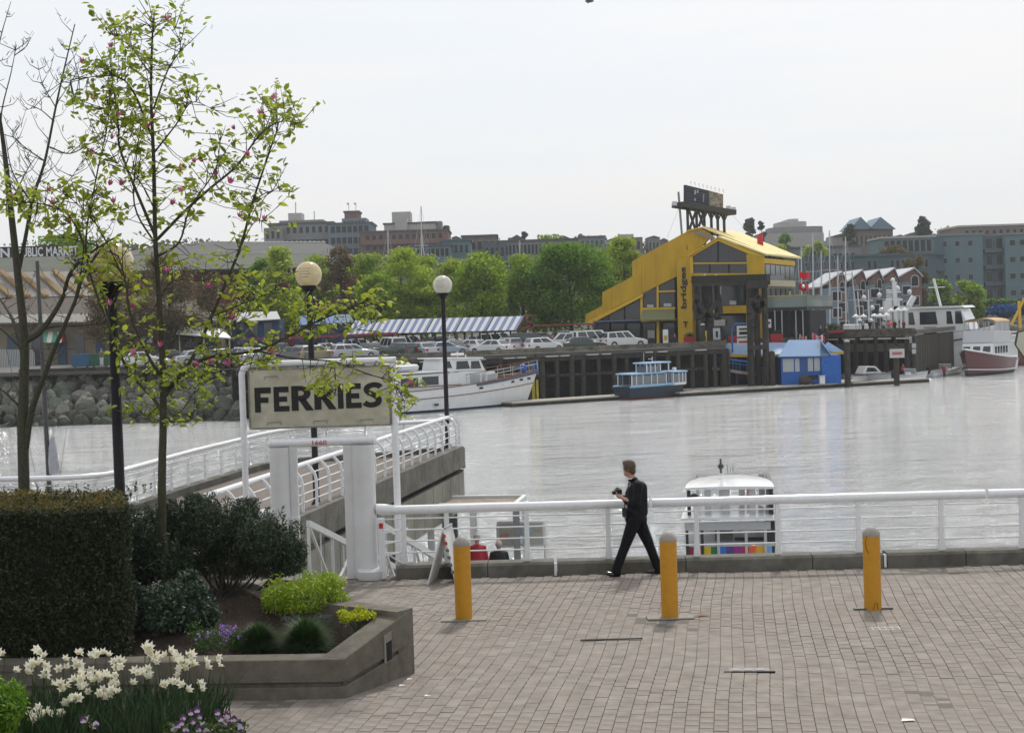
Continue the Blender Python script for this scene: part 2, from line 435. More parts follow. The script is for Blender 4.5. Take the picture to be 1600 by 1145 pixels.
def railing_section(px0, px1, posts, label, cap0=False):
    off = 0.2
    a, b = on_line(px0, off), on_line(px1, off)
    t = thing('railing', label, 'railing', a, 0, 'white railing sections along the promenade')
    Z = Vector((0, 0, 1))
    mb = MB()
    if cap0: mb.tube([a + Z * 1.05 - cdir * 0.02, a + Z * 1.06, a + Z * 1.05 + cdir * 0.12, a + cdir * 0.3 + Z * 1.04, b + Z * 1.04], [0.04, 0.085, 0.09, 0.07, 0.07], 16)
    else: mb.tube([a + Z * 1.04, b + Z * 1.04], 0.07, 16)
    mb.build('top_rail', WHITE, t, smooth=True, world=True)
    for z in (0.9, 0.73, 0.555, 0.38):
        MB().tube([a + Z * z + cdir * 0.03, b + Z * z - cdir * 0.03], 0.0115, 8).build('rail_rod', WHITE, t, smooth=True, world=True)
    for p in posts:
        c = on_line(p, off); m2 = MB()
        m2.prism([c + cdir * dx + Z * z - cnor * 0.03 for dx, z in ((-0.052, 0.2), (0.052, 0.2), (0.036, 0.5), (0.036, 0.99), (-0.036, 0.99), (-0.036, 0.5))], cnor * 0.06)
        m2.build('rail_post', WHITE, t, world=True, bevel=0.006)
railing_section(592, 1017, [633, 700, 825, 952], 'white tubular railing with rods, from the gateway to behind the walking man', True)
railing_section(1022, 1541, [1090, 1217, 1343, 1472], 'white tubular railing between the walking man and the gap near the right edge')
railing_section(1546, 1800, [1598, 1722], 'short white railing piece cut by the right edge of the view')

# white joint strips between kerbs
for px, lb in ((868, 'thin white joint strip in the kerb left of the walking man'), (1384, 'thin white joint strip in the kerb behind the right bollard')):
    a = on_line(px, 0.0); q = MB().box((a.x, a.y + 0.06, 0.09), (0.035, 0.1, 0.19)).build('joint_strip', WHITE)
    tag(q, lb, 'strip', 'white joint strips')

# ================================================================== bollards
YEL = mat('bollard_yellow', (0.54, 0.255, 0.014), 0.5, var=0.06, vscale=5, col2=(0.5, 0.235, 0.013), bump=0.2, bscale=60)
CAPM = mat('grey_cap', (0.27, 0.25, 0.23), 0.6, var=0.15, vscale=8)
PLATE = mat('plate_concrete', (0.23, 0.215, 0.19), 0.85, var=0.15)
for i, (px, py, lb, hh) in enumerate(((725, 967, 'yellow bollard with grey domed cap beside the sandwich board', 1.04), (1047, 964, 'yellow bollard with grey domed cap in front of the walking man\'s rear foot', 1.06), (1364, 952, 'yellow bollard with dark scratches, standing on a steel strip at the right', 1.03))):
    g = G(px, py); t = thing('bollard', lb, 'bollard', g, 0, 'yellow bollards across the paving')
    r = 0.111
    MB().lathe([(r * 0.98, 0), (r, 0.02), (r, hh - 0.065)], 28).build('post', YEL, t, smooth=True)
    MB().lathe([(r * 1.02, hh - 0.066), (r * 1.02, hh - 0.045), (r * 0.9, hh - 0.01), (r * 0.55, hh + 0.035), (0.02, hh + 0.058), (0.001, hh + 0.06)], 28).build('cap', CAPM, t, smooth=True)
    if i < 2: MB().bx(-0.3, 0.3, -0.14, 0.14, -0.01, 0.013).build('base_plate', PLATE, t, bevel=0.006)
    else:
        MB().bx(-0.25, 0.25, -0.05, 0.03, 0.004, 0.03).build('steel_strip', mat('dull_steel', (0.12, 0.12, 0.11), 0.5, 0.4), t)
        m_ = mat('scratch', (0.06, 0.035, 0.01), 0.8)
        MB().tube([(-0.075, -0.083, 0.97), (-0.092, -0.066, 0.9), (-0.085, -0.075, 0.8), (-0.06, -0.096, 0.74)], 0.004, 5).build('scratch', m_, t)
        MB().tube([(-0.02, -0.112, 0.02), (0.0, -0.113, 0.1), (0.03, -0.11, 0.11), (0.04, -0.107, 0.03)], 0.004, 5).build('scratch', m_, t)

# small plates and litter on the paving
LIDM = mat('lid_metal', (0.2, 0.185, 0.18), 0.6, 0.1, var=0.2, vscale=20)
g = G(1168, 1047); t = thing('cover_plate', 'flat pinkish metal cover plate in a frame, set in the paving between the bollards', 'cover plate', g, -0.1)
MB().bx(-0.2, 0.24, -0.1, 0.08, -0.01, 0.012).build('plate', LIDM, t)
MB().bx(-0.26, 0.29, -0.13, -0.103, -0.01, 0.02).build('frame', BLACKM, t)
for k in range(3): MB().bx(-0.17 + k * 0.13, -0.08 + k * 0.13, -0.06, 0.04, 0.0125, 0.017).build('raised_panel', mat('lid_pink', (0.26, 0.225, 0.225), 0.5), t)
g = G(1384, 982); t = thing('cover_plate', 'small pale square-patterned metal plate in the paving, just in front of the right bollard', 'cover plate', g, -0.05)
MB().bx(-0.17, 0.17, -0.09, 0.09, -0.01, 0.012).build('plate', mat('pale_plate', (0.38, 0.36, 0.35), 0.5), t)
for k in range(4): MB().bx(-0.15 + k * 0.08, -0.09 + k * 0.08, -0.06, 0.06, 0.0125, 0.018).build('raised_panel', LIDM, t)
g = G(940, 1000); tag(MB().box((g.x + 0.12, g.y, 0.012), (0.75, 0.035, 0.012), -0.02).build('drain_slot', BLACKM), 'dark narrow drain slot in the paving between the left and middle bollards', 'drain')
g = G(1088, 962); tag(MB().add([(g.x - 0.06, g.y - 0.05, 0.012), (g.x + 0.2, g.y - 0.01, 0.012), (g.x + 0.08, g.y + 0.07, 0.018)], [(0, 1, 2)]).build('fallen_leaf', mat('dry_leaf', (0.2, 0.1, 0.04), 0.8)), 'brown dry leaf lying right of the middle bollard', 'leaf')
g = G(1178, 878); t = thing('traffic_marker', 'small orange and white striped marker stub fixed on the kerb', 'marker', g + Vector((0, -0.03, 0)))
MB().lathe([(0.035, 0.12), (0.035, 0.27)], 10).build('orange_band', mat('marker_orange', (0.75, 0.17, 0.05), 0.5), t, smooth=True)
MB().lathe([(0.037, 0.08), (0.037, 0.119)], 10).build('white_band', WHITE, t, smooth=True)
MB().lathe([(0.036, -0.02), (0.036, 0.079)], 10).build('dark_foot', mat('marker_teal', (0.03, 0.07, 0.07), 0.5), t, smooth=True)
# fallen petals
for k, (px, py) in enumerate(((628, 1072), (1418, 1126), (668, 1088), (640, 1062))):
    g = G(px, py); s = 0.035 if k != 1 else 0.07
    tag(MB().add([(g.x - s, g.y - s * .5, .012), (g.x + s, g.y - s * .4, .014), (g.x + s * .8, g.y + s * .5, .012), (g.x - s * .6, g.y + s * .5, .02)], [(0, 1, 2, 3)]).build('petal', mat('petal_pale', (0.7, 0.6, 0.62), 0.6)),
        ['pale petal on the paving right of the planter corner', 'white paper scrap on the paving near the bottom right', 'pale petal farthest right of those beside the planter', 'pale petal lying closest to the planter wall'][k], 'petal' if k != 1 else 'paper')

# ================================================================== sandwich board
g = G(672, 912); t = thing('sandwich_board', 'white A-frame sandwich board standing open beside the left bollard, seen edge-on', 'signboard', g)
BRD = mat('board_white', (0.62, 0.62, 0.6), 0.5, var=0.06)
a1, a2 = G(669, 914), G(716, 899)
top = V(693, 826, g.y)
def panel(foot, name):
    mb = MB(); d = Vector((0.12, 0.62, 0)).normalized() * 0.55
    n = (top - foot).cross(d).normalized() * 0.022
    mb.prism([foot, top, top + d, foot + d], n); return mb.build(name, BRD, t, world=True, bevel=0.004)
panel(a1, 'board_panel'); p2 = panel(Vector((a2.x, a1.y, 0)), 'board_panel')
d = Vector((0.12, 0.62, 0)).normalized() * 0.55
MB().tube([top + d * 0.05, top + d * 0.95], 0.02, 8).build('hinge', CHROME, t, world=True)
f2 = Vector((a2.x, a1.y, 0)); ax = (top - f2)
for k in range(6):
    q0 = f2 + ax * (0.9 - k * 0.13) + Vector((-0.012, -0.012, 0))
    cm = RED if k < 2 else mat('grey_print', (0.12, 0.12, 0.13), 0.6)
    MB().prism([q0 + Vector((-.03, 0, 0)), q0 + Vector((.02, 0, 0)), q0 + Vector((.02, 0, 0)) - ax * 0.055, q0 + Vector((-.03, 0, 0)) - ax * 0.055], Vector((0, 0.006, 0))).build('printed_line', cm, t, world=True)

# ================================================================== gateway
def gateway():
    Y = 23.6; b = V(570, 903, Y); b.z = 0
    t = thing('gateway', 'white steel gateway with two thick rounded columns and a number on its beam', 'gateway', b)
    GP = mat('gateway_white', (0.66, 0.665, 0.68), 0.32, var=0.03, vscale=1.5, col2=(0.6, 0.6, 0.6), coat=0.4)
    s = ppm(Y)
    xr, xl = V(570, 800, Y).x, V(440, 800, Y).x
    H = 2.08
    # right column: flattened cylinder with a web plate on its left
    def col(x, wd, z0=0.06):
        mb = MB(); n = 24; k = len(mb.v)
        for z, sc in ((z0, 1.03), (z0 + 0.1, 1.0), (H - 0.02, 1.0)):
            for j in range(n):
                a = 2 * PI * j / n; mb.v.append((x + wd / 2 * sc * math.cos(a), Y + 0.15 * sc * math.sin(a), z))
        for i in range(2):
            for j in range(n):
                mb.f.append([i * n + j, i * n + (j + 1) % n, (i + 1) * n + (j + 1) % n, (i + 1) * n + j]); mb.m.append(0)
        return mb
    col(xr, 0.36).build('column', GP, t, smooth=True, world=True)
    MB().bx(xr - 0.3, xr - 0.165, Y - 0.04, Y + 0.04, 0.0, H - 0.02).build('web_plate', GP, t, world=True)
    col(xl, 0.31).build('column', GP, t, smooth=True, world=True)
    MB().bx(xl + 0.15, xl + 0.27, Y - 0.05, Y + 0.05, 0.0, H - 0.02).build('web_plate', GP, t, world=True, bevel=0.01)
    for x in (xr + 0.06,):
        MB().lathe([(0.19, -0.0), (0.2, 0.03), (0.2, 0.13), (0.17, 0.16)], 20, (x, Y - 0.12, 0)).build('base_ring', GP, t, smooth=True, world=True)
    x0, x1 = V(420, 697, Y).x, V(588, 691, Y).x
    mb = MB(); mb.tube([(x0, Y, H + .03), (x0 + 0.03, Y, H + 0.035), (x0 + 0.3, Y, H + 0.035), (x1 - .3, Y, H + 0.045), (x1 - 0.03, Y, H + 0.045), (x1, Y, H + 0.045)], [0.05, 0.078, 0.066, 0.066, 0.082, 0.05], 16)
    mb.build('cross_beam', WHITE, t, smooth=True, world=True)
    lettering('number_1660', '1660', (x0 + 0.68, Y - 0.07, H - 0.0), (1, 0, 0), (0, 0, 1), 0.22, 0.07, 0.004, RED, t, 0.01)
    # sensor boxes and hinge collars on the left column, a grey cabinet
    MB().box((xl + 0.21, Y - 0.07, 0.95), (0.16, 0.07, 0.05)).build('hinge_collar', GP, t, world=True)
    MB().box((xl + 0.21, Y - 0.07, 0.86), (0.14, 0.07, 0.04)).build('hinge_collar', GP, t, world=True)
gateway()

def stub_rail():                                            # railing piece left of the gateway
    Y = 23.7; a = V(262, 816, Y); b = V(430, 810, Y)
    t = thing('railing', 'short white tubular railing stub left of the gateway, behind the dark shrub', 'railing', (a.x, Y, 0), 0, 'white railing sections along the promenade')
    a.z = b.z = 1.0
    MB().tube([a - Vector((3, 0, 0)), b - Vector((.25, 0, 0)), b - Vector((.1, 0, -.012)), b, b + Vector((.04, 0, 0))], [0.07, 0.07, 0.085, 0.08, 0.03], 16).build('top_rail', WHITE, t, smooth=True, world=True)
    for z in (0.86, .7, .53, .36): MB().tube([(a.x - 3, Y, z), (b.x, Y, z)], 0.0115, 6).build('rail_rod', WHITE, t, world=True)
    for x in (a.x - 2.1, a.x - .85, a.x + .4, b.x - 0.12): MB().bx(x - .04, x + .04, Y - .03, Y + .03, 0.0, 0.95).build('rail_post', WHITE, t, world=True)
stub_rail()

# ================================================================== FERRIES sign
def ferries():
    Y = 23.85
    tl, tr = V(377, 570, Y), V(613, 562, Y)
    t = thing('ferry_sign', 'weathered white sign board reading FERRIES on a white tubular frame', 'sign', (tl.x, Y, 0))
    bl, br = V(383, 803, Y), V(630, 858, Y); bl.z = 0.0; br.z = 0.2
    br.x = tr.x + 0.005; bl.x = tl.x
    z1 = (tl.z + tr.z) / 2
    r = 0.15
    pts = [(bl.x, Y, bl.z), (bl.x, Y, z1 - r), (bl.x + 0.045, Y, z1 - 0.05), (bl.x + r, Y, z1)]
    MB().tube(catmull(pts[1:], 5)[:0] + [Vector(pts[0])] + catmull(pts[1:] + [(bl.x + r + .1, Y, z1)], 5) + [Vector((br.x + .05, Y, z1))], 0.05, 12).build('frame_tube', WHITE, t, smooth=True, world=True)
    MB().tube([(br.x, Y, br.z), (br.x, Y, z1 - .05)], 0.055, 12).build('frame_post', WHITE, t, smooth=True, world=True)
    p = [V(388, 579, Y - .03), V(609, 570, Y - .03), V(609, 664, Y - .03), V(392, 669, Y - .03)]
    x0, x1 = (p[0].x + p[3].x) / 2, (p[1].x + p[2].x) / 2; zt, zb = (p[0].z + p[1].z) / 2, (p[2].z + p[3].z) / 2
    SGN = mat('sign_board', (0.47, 0.45, 0.36), 0.75, var=0.14, vscale=1.6, col2=(0.36, 0.335, 0.25), bump=0.2)
    MB().bx(x0, x1, Y - 0.055, Y - 0.005, zb, zt).build('board', SGN, t, world=True, bevel=0.006)
    # rim in dull metal, brackets, rust runs
    RIM = mat('sign_rim', (0.2, 0.19, 0.15), 0.7, var=0.3)
    for (a, b_) in (((x0, zb), (x1, zb)), ((x0, zt), (x1, zt)), ((x0, zb), (x0, zt)), ((x1, zb), (x1, zt))):
        MB().beam((a[0], Y - 0.05, a[1]), (b_[0], Y - 0.05, b_[1]), 0.025, 0.02, (0, 1, 0)).build('rim', RIM, t, world=True)
    lx0, lx1 = V(398, 625, Y - .06).x, V(597, 618, Y - .06).x
    wd = lx1 - lx0
    INK = mat('black_letters', (0.012, 0.012, 0.012), 0.6)
    z0 = V(500, 641, Y).z; hh = 0.385
    P = {}
    def rect(a, b, c, d_): return [[(a, b), (c, b), (c, d_), (a, d_)]]
    st = 0.26
    P['F'] = rect(0, 0, .34, 1) + rect(.34, .76, .95, 1) + rect(.34, .38, .8, .6)
    P['E'] = rect(0, 0, .34, 1) + rect(.34, .77, .95, 1) + rect(.34, .39, .84, .6) + rect(.34, 0, .97, .22)
    arcO = [(0.45 + 0.47 * math.cos(a), 0.70 + 0.30 * math.sin(a)) for a in [PI / 2 - PI * k / 10 for k in range(11)]]
    arcI = [(0.45 + 0.15 * math.cos(a), 0.70 + 0.10 * math.sin(a)) for a in [PI / 2 - PI * k / 10 for k in range(11)]]
    bowl = [[arcO[k], arcO[k + 1], arcI[k + 1], arcI[k]] for k in range(10)]
    P['R'] = rect(0, 0, .33, 1) + rect(.33, .8, .45, 1) + rect(.33, .4, .45, .6) + bowl + [[(.36, .42), (.68, .46), (1.05, 0), (.68, 0)]]
    P['I'] = rect(.1, 0, .9, 1)
    # S from a thick centre line
    cs = [(0.93, 0.80), (0.78, 0.885), (0.5, 0.9), (0.23, 0.82), (0.19, 0.68), (0.36, 0.57), (0.62, 0.47), (0.80, 0.34), (0.76, 0.18), (0.5, 0.1), (0.24, 0.11), (0.03, 0.2)]
    cs = [(q.x, q.y) for q in catmull([(a, b, 0) for a, b in cs], 3)]
    Sq = []
    for k in range(len(cs) - 1):
        (ax_, ay), (bx_, by) = cs[k], cs[k + 1]
        def off(i):
            p0, p1 = cs[max(0, i - 1)], cs[min(len(cs) - 1, i + 1)]; dx, dy = (p1[0] - p0[0]) * .6, p1[1] - p0[1]; l = math.hypot(dx, dy); return (-dy / l * 0.17, dx / l * 0.105)
        o1, o2 = off(k), off(k + 1)
        Sq.append([(ax_ + o1[0], ay + o1[1]), (bx_ + o2[0], by + o2[1]), (bx_ - o2[0], by - o2[1]), (ax_ - o1[0], ay - o1[1])])
    P['S'] = Sq
    widths = dict(F=.135, E=.125, R=.165, I=.055, S=.145); gap = (1 - sum(widths[c] for c in 'FERRIES')) / 6
    cx = 0
    for c in 'FERRIES':
        mb = MB(); w_ = widths[c]
        for poly in P[c]:
            mb.prism([(lx0 + (cx + a * w_) * wd, Y - 0.055, z0 + (0.03 * (cx)) + b * hh) for a, b in poly], (0, -0.006, 0))
        mb.build('letter_' + c.lower(), INK, t, world=True); cx += w_ + gap
    for (u_, v_) in ((.16, .88), (.5, .87), (.82, .87), (.17, .1), (.5, .1), (.83, .1)):
        xx, zz = x0 + (x1 - x0) * u_, zb + (zt - zb) * v_
        MB().tube([(xx - .1, Y - .056, zz - .05), (xx - .1, Y - .066, zz), (xx + .1, Y - .066, zz + .005), (xx + .11, Y - .056, zz - .04)], 0.0045, 5).build('strap', RIM, t, world=True)
    for u_ in (.12, .35, .62, .9):
        xx = x0 + (x1 - x0) * u_
        MB().beam((xx, Y, zt), (xx, Y, z1), 0.02).build('hanger', BLACKM, t, world=True)
ferries()

# ================================================================== pier
def pier():
    P1, P2 = G(497, 802, 0.15), G(715, 705, 0.15)
    d = (P2 - P1).normalized(); d.z = 0
    A = P1 - d * ((P1.y - 25.2) / d.y)
    right = [A + d * (i * ((P2 - A).length / 12)) for i in range(13)]
    endc = [(-1.62, 45.4), (-2.2, 46.0), (-3.0, 45.7)]
    left = [(-3.9, 44.9), (-5.4, 44.4), (-6.5, 43.7), (-7.15, 42.0), (-7.45, 40.0), (-8.0, 36.6), (-8.35, 33.5), (-8.6, 31.6)]
    edge = [(p.x, p.y) for p in right] + endc + left
    t = thing('pier', 'concrete pier with a paved walkway running out from the promenade, ending in a point', 'pier', (right[0].x, right[0].y, 0))
    PV = mat('pier_paving', (0.16, 0.135, 0.112), 0.9, var=0.12, vscale=5, col2=(0.12, 0.105, 0.09), bump=0.3, bscale=60)
    MB().prism([(x, y, 0.0) for x, y in edge], (0, 0, -0.5)).build('walkway', PV, t, world=True)
    E = [Vector((x, y, 0)) for x, y in edge]
    def kerbstrip(pts, name):
        mb = MB(); n = len(pts); ring = []
        for i in range(n):
            dd = (pts[min(i + 1, n - 1)] - pts[max(i - 1, 0)]).normalized(); nn = Vector((dd.y, -dd.x, 0))   # outward
            ring.append([pts[i] + nn * 0.16 + Vector((0, 0, -0.45)), pts[i] + nn * 0.16 + Vector((0, 0, 0.15)), pts[i] - nn * 0.16 + Vector((0, 0, 0.15)), pts[i] - nn * 0.16 + Vector((0, 0, -0.02))])
        k = len(mb.v)
        for r_ in ring: mb.v += [tuple(q) for q in r_]
        for i in range(n - 1):
            for j in range(3): mb.f.append([i * 4 + j, i * 4 + j + 1, (i + 1) * 4 + j + 1, (i + 1) * 4 + j]); mb.m.append(0)
        mb.f.append([0, 1, 2, 3]); mb.f.append([(n - 1) * 4 + j for j in range(4)][::-1]); mb.m += [0, 0]
        return mb.build(name, CONC, t, world=True)
    for i in range(0, 12, 2): kerbstrip([right[i], (right[i + 1]), right[i + 2] - d * 0.012], 'kerb_block')
    kerbstrip([right[12]] + [Vector((*q, 0)) for q in endc] + [Vector((*left[0], 0))], 'kerb_block')
    kerbstrip([Vector((*q, 0)) for q in left], 'kerb_block')
    nn = Vector((d.y, -d.x, 0)); L = (right[-1] - right[0]).length
    k = 0.0
    while k < L - 0.1:
        wdt = min(1.12, L - k); a = right[0] + d * (k + 0.02) + nn * 0.1; b = right[0] + d * (k + wdt - 0.02) + nn * 0.1
        MB().prism([Vector((a.x, a.y, -1.55)), Vector((b.x, b.y, -1.55)), Vector((b.x, b.y, -0.47)), Vector((a.x, a.y, -0.47))], -nn * 0.3).build('fascia_panel', CONCL, t, world=True); k += 1.12
    MB().prism([right[0] + Vector((0, 0, -1.5)), right[-1] + Vector((0, 0, -1.5)), right[-1] + Vector((0, 0, -.46)), right[0] + Vector((0, 0, -.46))], -nn * .15).build('panel_backing', mat('joint_dark', (.02, .02, .018), .9), t, world=True)
    e0, e1, e2 = right[12], Vector((*endc[0], 0)), Vector((*endc[1], 0))
    for a, b in ((e0, e1), (e1, e2)):
        MB().prism([Vector((a.x + .1, a.y, -1.35)), Vector((b.x + .1, b.y, -1.25)), Vector((b.x + .1, b.y, -0.47)), Vector((a.x + .1, a.y, -0.47))], (-0.3, -.05, 0)).build('fascia_panel', CONCL, t, world=True)
    for (x, y) in ((-1.95, 44.6), (-3.0, 38), (-4.2, 31), (-6, 41)): MB().bx(x - .22, x + .22, y - .22, y + .22, -6, -0.5).build('pier_pile', mat('pile_steel', (0.1, 0.11, 0.12), 0.6, var=0.2), t, world=True)
    # bench-like dark upstand near the far kerb
    q0, q1 = G(466, 717, 0.0), G(547, 706, 0.0)
    # railings: one thing for each side
    def curved_rail(pts, spacing, label, lean=0.24, start=0.0):
        tt = thing('railing', label, 'railing', pts[0], 0, 'white curved railings of the pier')
        cum = [0.0]
        for a, b in zip(pts[:-1], pts[1:]): cum.append(cum[-1] + (b - a).length)
        def at(s_):
            s_ = max(0, min(cum[-1] - 1e-6, s_))
            for i in range(len(cum) - 1):
                if s_ <= cum[i + 1]: break
            f = (s_ - cum[i]) / (cum[i + 1] - cum[i]); p = pts[i].lerp(pts[i + 1], f); dd = (pts[i + 1] - pts[i]).normalized(); return p, Vector((dd.y, -dd.x, 0))
        def line(off, z, r, nm, n=8):
            q = []
            s_ = 0.0
            while s_ <= cum[-1]:
                p, o_ = at(s_); q.append(p - o_ * off + Vector((0, 0, z))); s_ += 0.35
            p, o_ = at(cum[-1]); q.append(p - o_ * off + Vector((0, 0, z)))
            MB().tube(q, r, n).build(nm, WHITE, tt, smooth=True, world=True)
        line(lean, 1.0, 0.055, 'top_rail', 12)
        for off, z in ((0.10, 0.83), (0.01, 0.67), (0.0, 0.5), (0.0, 0.33)): line(off, z, 0.0125, 'rail_rod', 6)
        s_ = start; me = None
        while s_ <= cum[-1] + 1e-3:
            p, o_ = at(s_)
            path = [(lean, 0.99), (lean - 0.08, 0.965), (0.07, 0.87), (0.0, 0.7), (0.0, 0.14)]
            if me is None:
                mb = MB(); cp = catmull([(x_, 0, z_) for x_, z_ in path], 3)
                for a, b in zip(cp[:-1], cp[1:]): mb.beam(a, b + (b - a) * 0.06, 0.055, 0.032, (0, 1, 0))
                po = mb.build('rail_post', WHITE, tt); me = po.data
            else:
                po = bpy.data.objects.new('rail_post', me); COL.objects.link(po); po.parent = tt
            po.location = (p.x - pts[0].x, p.y - pts[0].y, 0); po.rotation_euler = (0, 0, math.atan2(-o_.y, -o_.x)); s_ += spacing
    RP = [p.copy() for p in right]; RP[-1] = right[-1]
    curved_rail(RP + [Vector((-1.62, 45.2, 0))], 0.92, 'white curved railing along the near right side of the pier, behind the gateway')
    LP = catmull([(-1.9, 45.6, 0), (-2.6, 45.3, 0)] + [(x, y, 0) for x, y in left] + [(-8.95, 31.25, 0), (-10, 31.3, 0), (-12, 31.6, 0), (-18, 32, 0)], 4)
    curved_rail(LP, 1.15, 'white curved railing on the far left side of the pier, sweeping to the left edge', start=0.3)
pier()

# ================================================================== gangway down to the floating dock
def gangway():
    t = thing('gangway', 'white truss gangway sloping down through the gateway to the floating dock', 'gangway', (-3.2, 24.1, 0))
    AL = mat('gangway_white', (0.55, 0.56, 0.56), 0.45, var=0.06)
    dr = Vector((0.155, 1, 0)).normalized(); n = 9; L = 12.2; dz = -3.45
    for k_, x0 in enumerate((-3.28, -2.22)):
        s = thing('truss', None, None); s.parent = t
        lo = [Vector((x0, 24.05, -0.12)) + dr * (L * i / n) + Vector((0, 0, dz * i / n)) for i in range(n + 1)]
        hi = [p + Vector((0, 0, 0.93)) for p in lo]
        MB().beam(hi[0], hi[-1], 0.06, 0.1).build('top_chord', AL, s, world=True)
        MB().beam(lo[0], lo[-1], 0.06, 0.12).build('bottom_chord', AL, s, world=True)
        for i in range(n + 1): MB().beam(lo[i], hi[i], 0.045).build('upright', AL, s, world=True)
        for i in range(n):
            MB().beam(lo[i] if i % 2 else hi[i], hi[i + 1] if i % 2 else lo[i + 1], 0.04).build('diagonal', AL, s, world=True)
            m_ = (lo[i] + lo[i + 1]) / 2; MB().beam((hi[i] + hi[i + 1]) / 2, m_, 0.02).build('baluster', AL, s, world=True)
    a = Vector((-2.75, 24.05, -0.1)); b = a + dr * L + Vector((0, 0, dz))
    MB().beam(a, b, 1.0, 0.05).build('deck', mat('grating', (0.14, 0.14, 0.13), 0.7), t, world=True)
gangway()
# steel brackets and gate post between gateway and first kerb
g = G(610, 905); t = thing('gate_post', 'slim white gate post with a small red notice between the gateway and the railing', 'post', (g.x - 0.12, g.y + .1, 0))
MB().bx(-.05, .05, -.05, .05, 0, 0.93).build('post', WHITE, t, bevel=.006)
MB().bx(-.03, .03, -.058, -.052, .78, .86).build('notice', RED, t)
for z in (.72, .55, .37): MB().tube([(0.03, 0, z - .02), (.4, .12, z + .03)], .014, 6).build('stay_rod', WHITE, t)
MB().tube([(0.09, 0.05, .36), (.42, .2, .1)], .014, 6).build('stay_rod', WHITE, t)

# ================================================================== lamp posts
def lamp(px, pyt, pyb, Y, label, dirty):
    b = V(px, pyb, Y); b.z = 0.0
    if Y > 40: b.z = 0.15
    t = thing('street_lamp', label, 'street lamp', b, 0, 'black lamp posts with globe heads')
    top = V(px, pyt, Y).z - b.z; r = 0.285
    MB().lathe([(0.11, 0), (0.11, 0.14), (0.068, 0.2), (0.062, top - 2 * r - 0.14)], 16).build('pole', BLACKM, t, smooth=True)
    MB().lathe([(0.05, top - 2 * r - 0.15), (0.09, top - 2 * r - 0.08), (0.17, top - 2 * r - 0.0), (0.185, top - 2 * r + 0.04), (0.16, top - 2 * r + 0.07)], 20).build('fitter', BLACKM, t, smooth=True)
    GL = mat('globe_' + ('cream' if dirty else 'white'), (0.8, 0.72, 0.5) if dirty else (0.75, 0.74, 0.68), 0.12, var=0.05, vscale=3, transl=0.35, coat=0.6, col2=(0.68, 0.56, 0.32) if dirty else (0.66, 0.64, 0.55))
    MB().ball((0, 0, top - r), r, 28, 20).build('globe', GL, t, smooth=True)
    for k in range(4):
        z = top - r + 0.13 - k * 0.06; R_ = math.sqrt(max(0.001, r * r - (z - top + r) ** 2))
        a0 = rad(-112); q = [(R_ * 1.006 * math.cos(a0 + s * 0.11), R_ * 1.006 * math.sin(a0 + s * 0.11), z) for s in range(-3 + (k % 2), 7 - (k % 2))]
        MB().tube(q, 0.007, 5).build('louvre', mat('louvre_grey', (0.33, 0.29, 0.22), 0.5), t)
lamp(190, 376, 836, 19.2, 'nearest black lamp post with a big cream globe, partly hidden by the flowering tree', True)
lamp(495, 408, 795, 32.6, 'black lamp post with a cream globe rising behind the FERRIES sign', True)
lamp(700, 430, 706, 45.0, 'farthest black lamp post with a whitish globe at the tip of the pier', False)
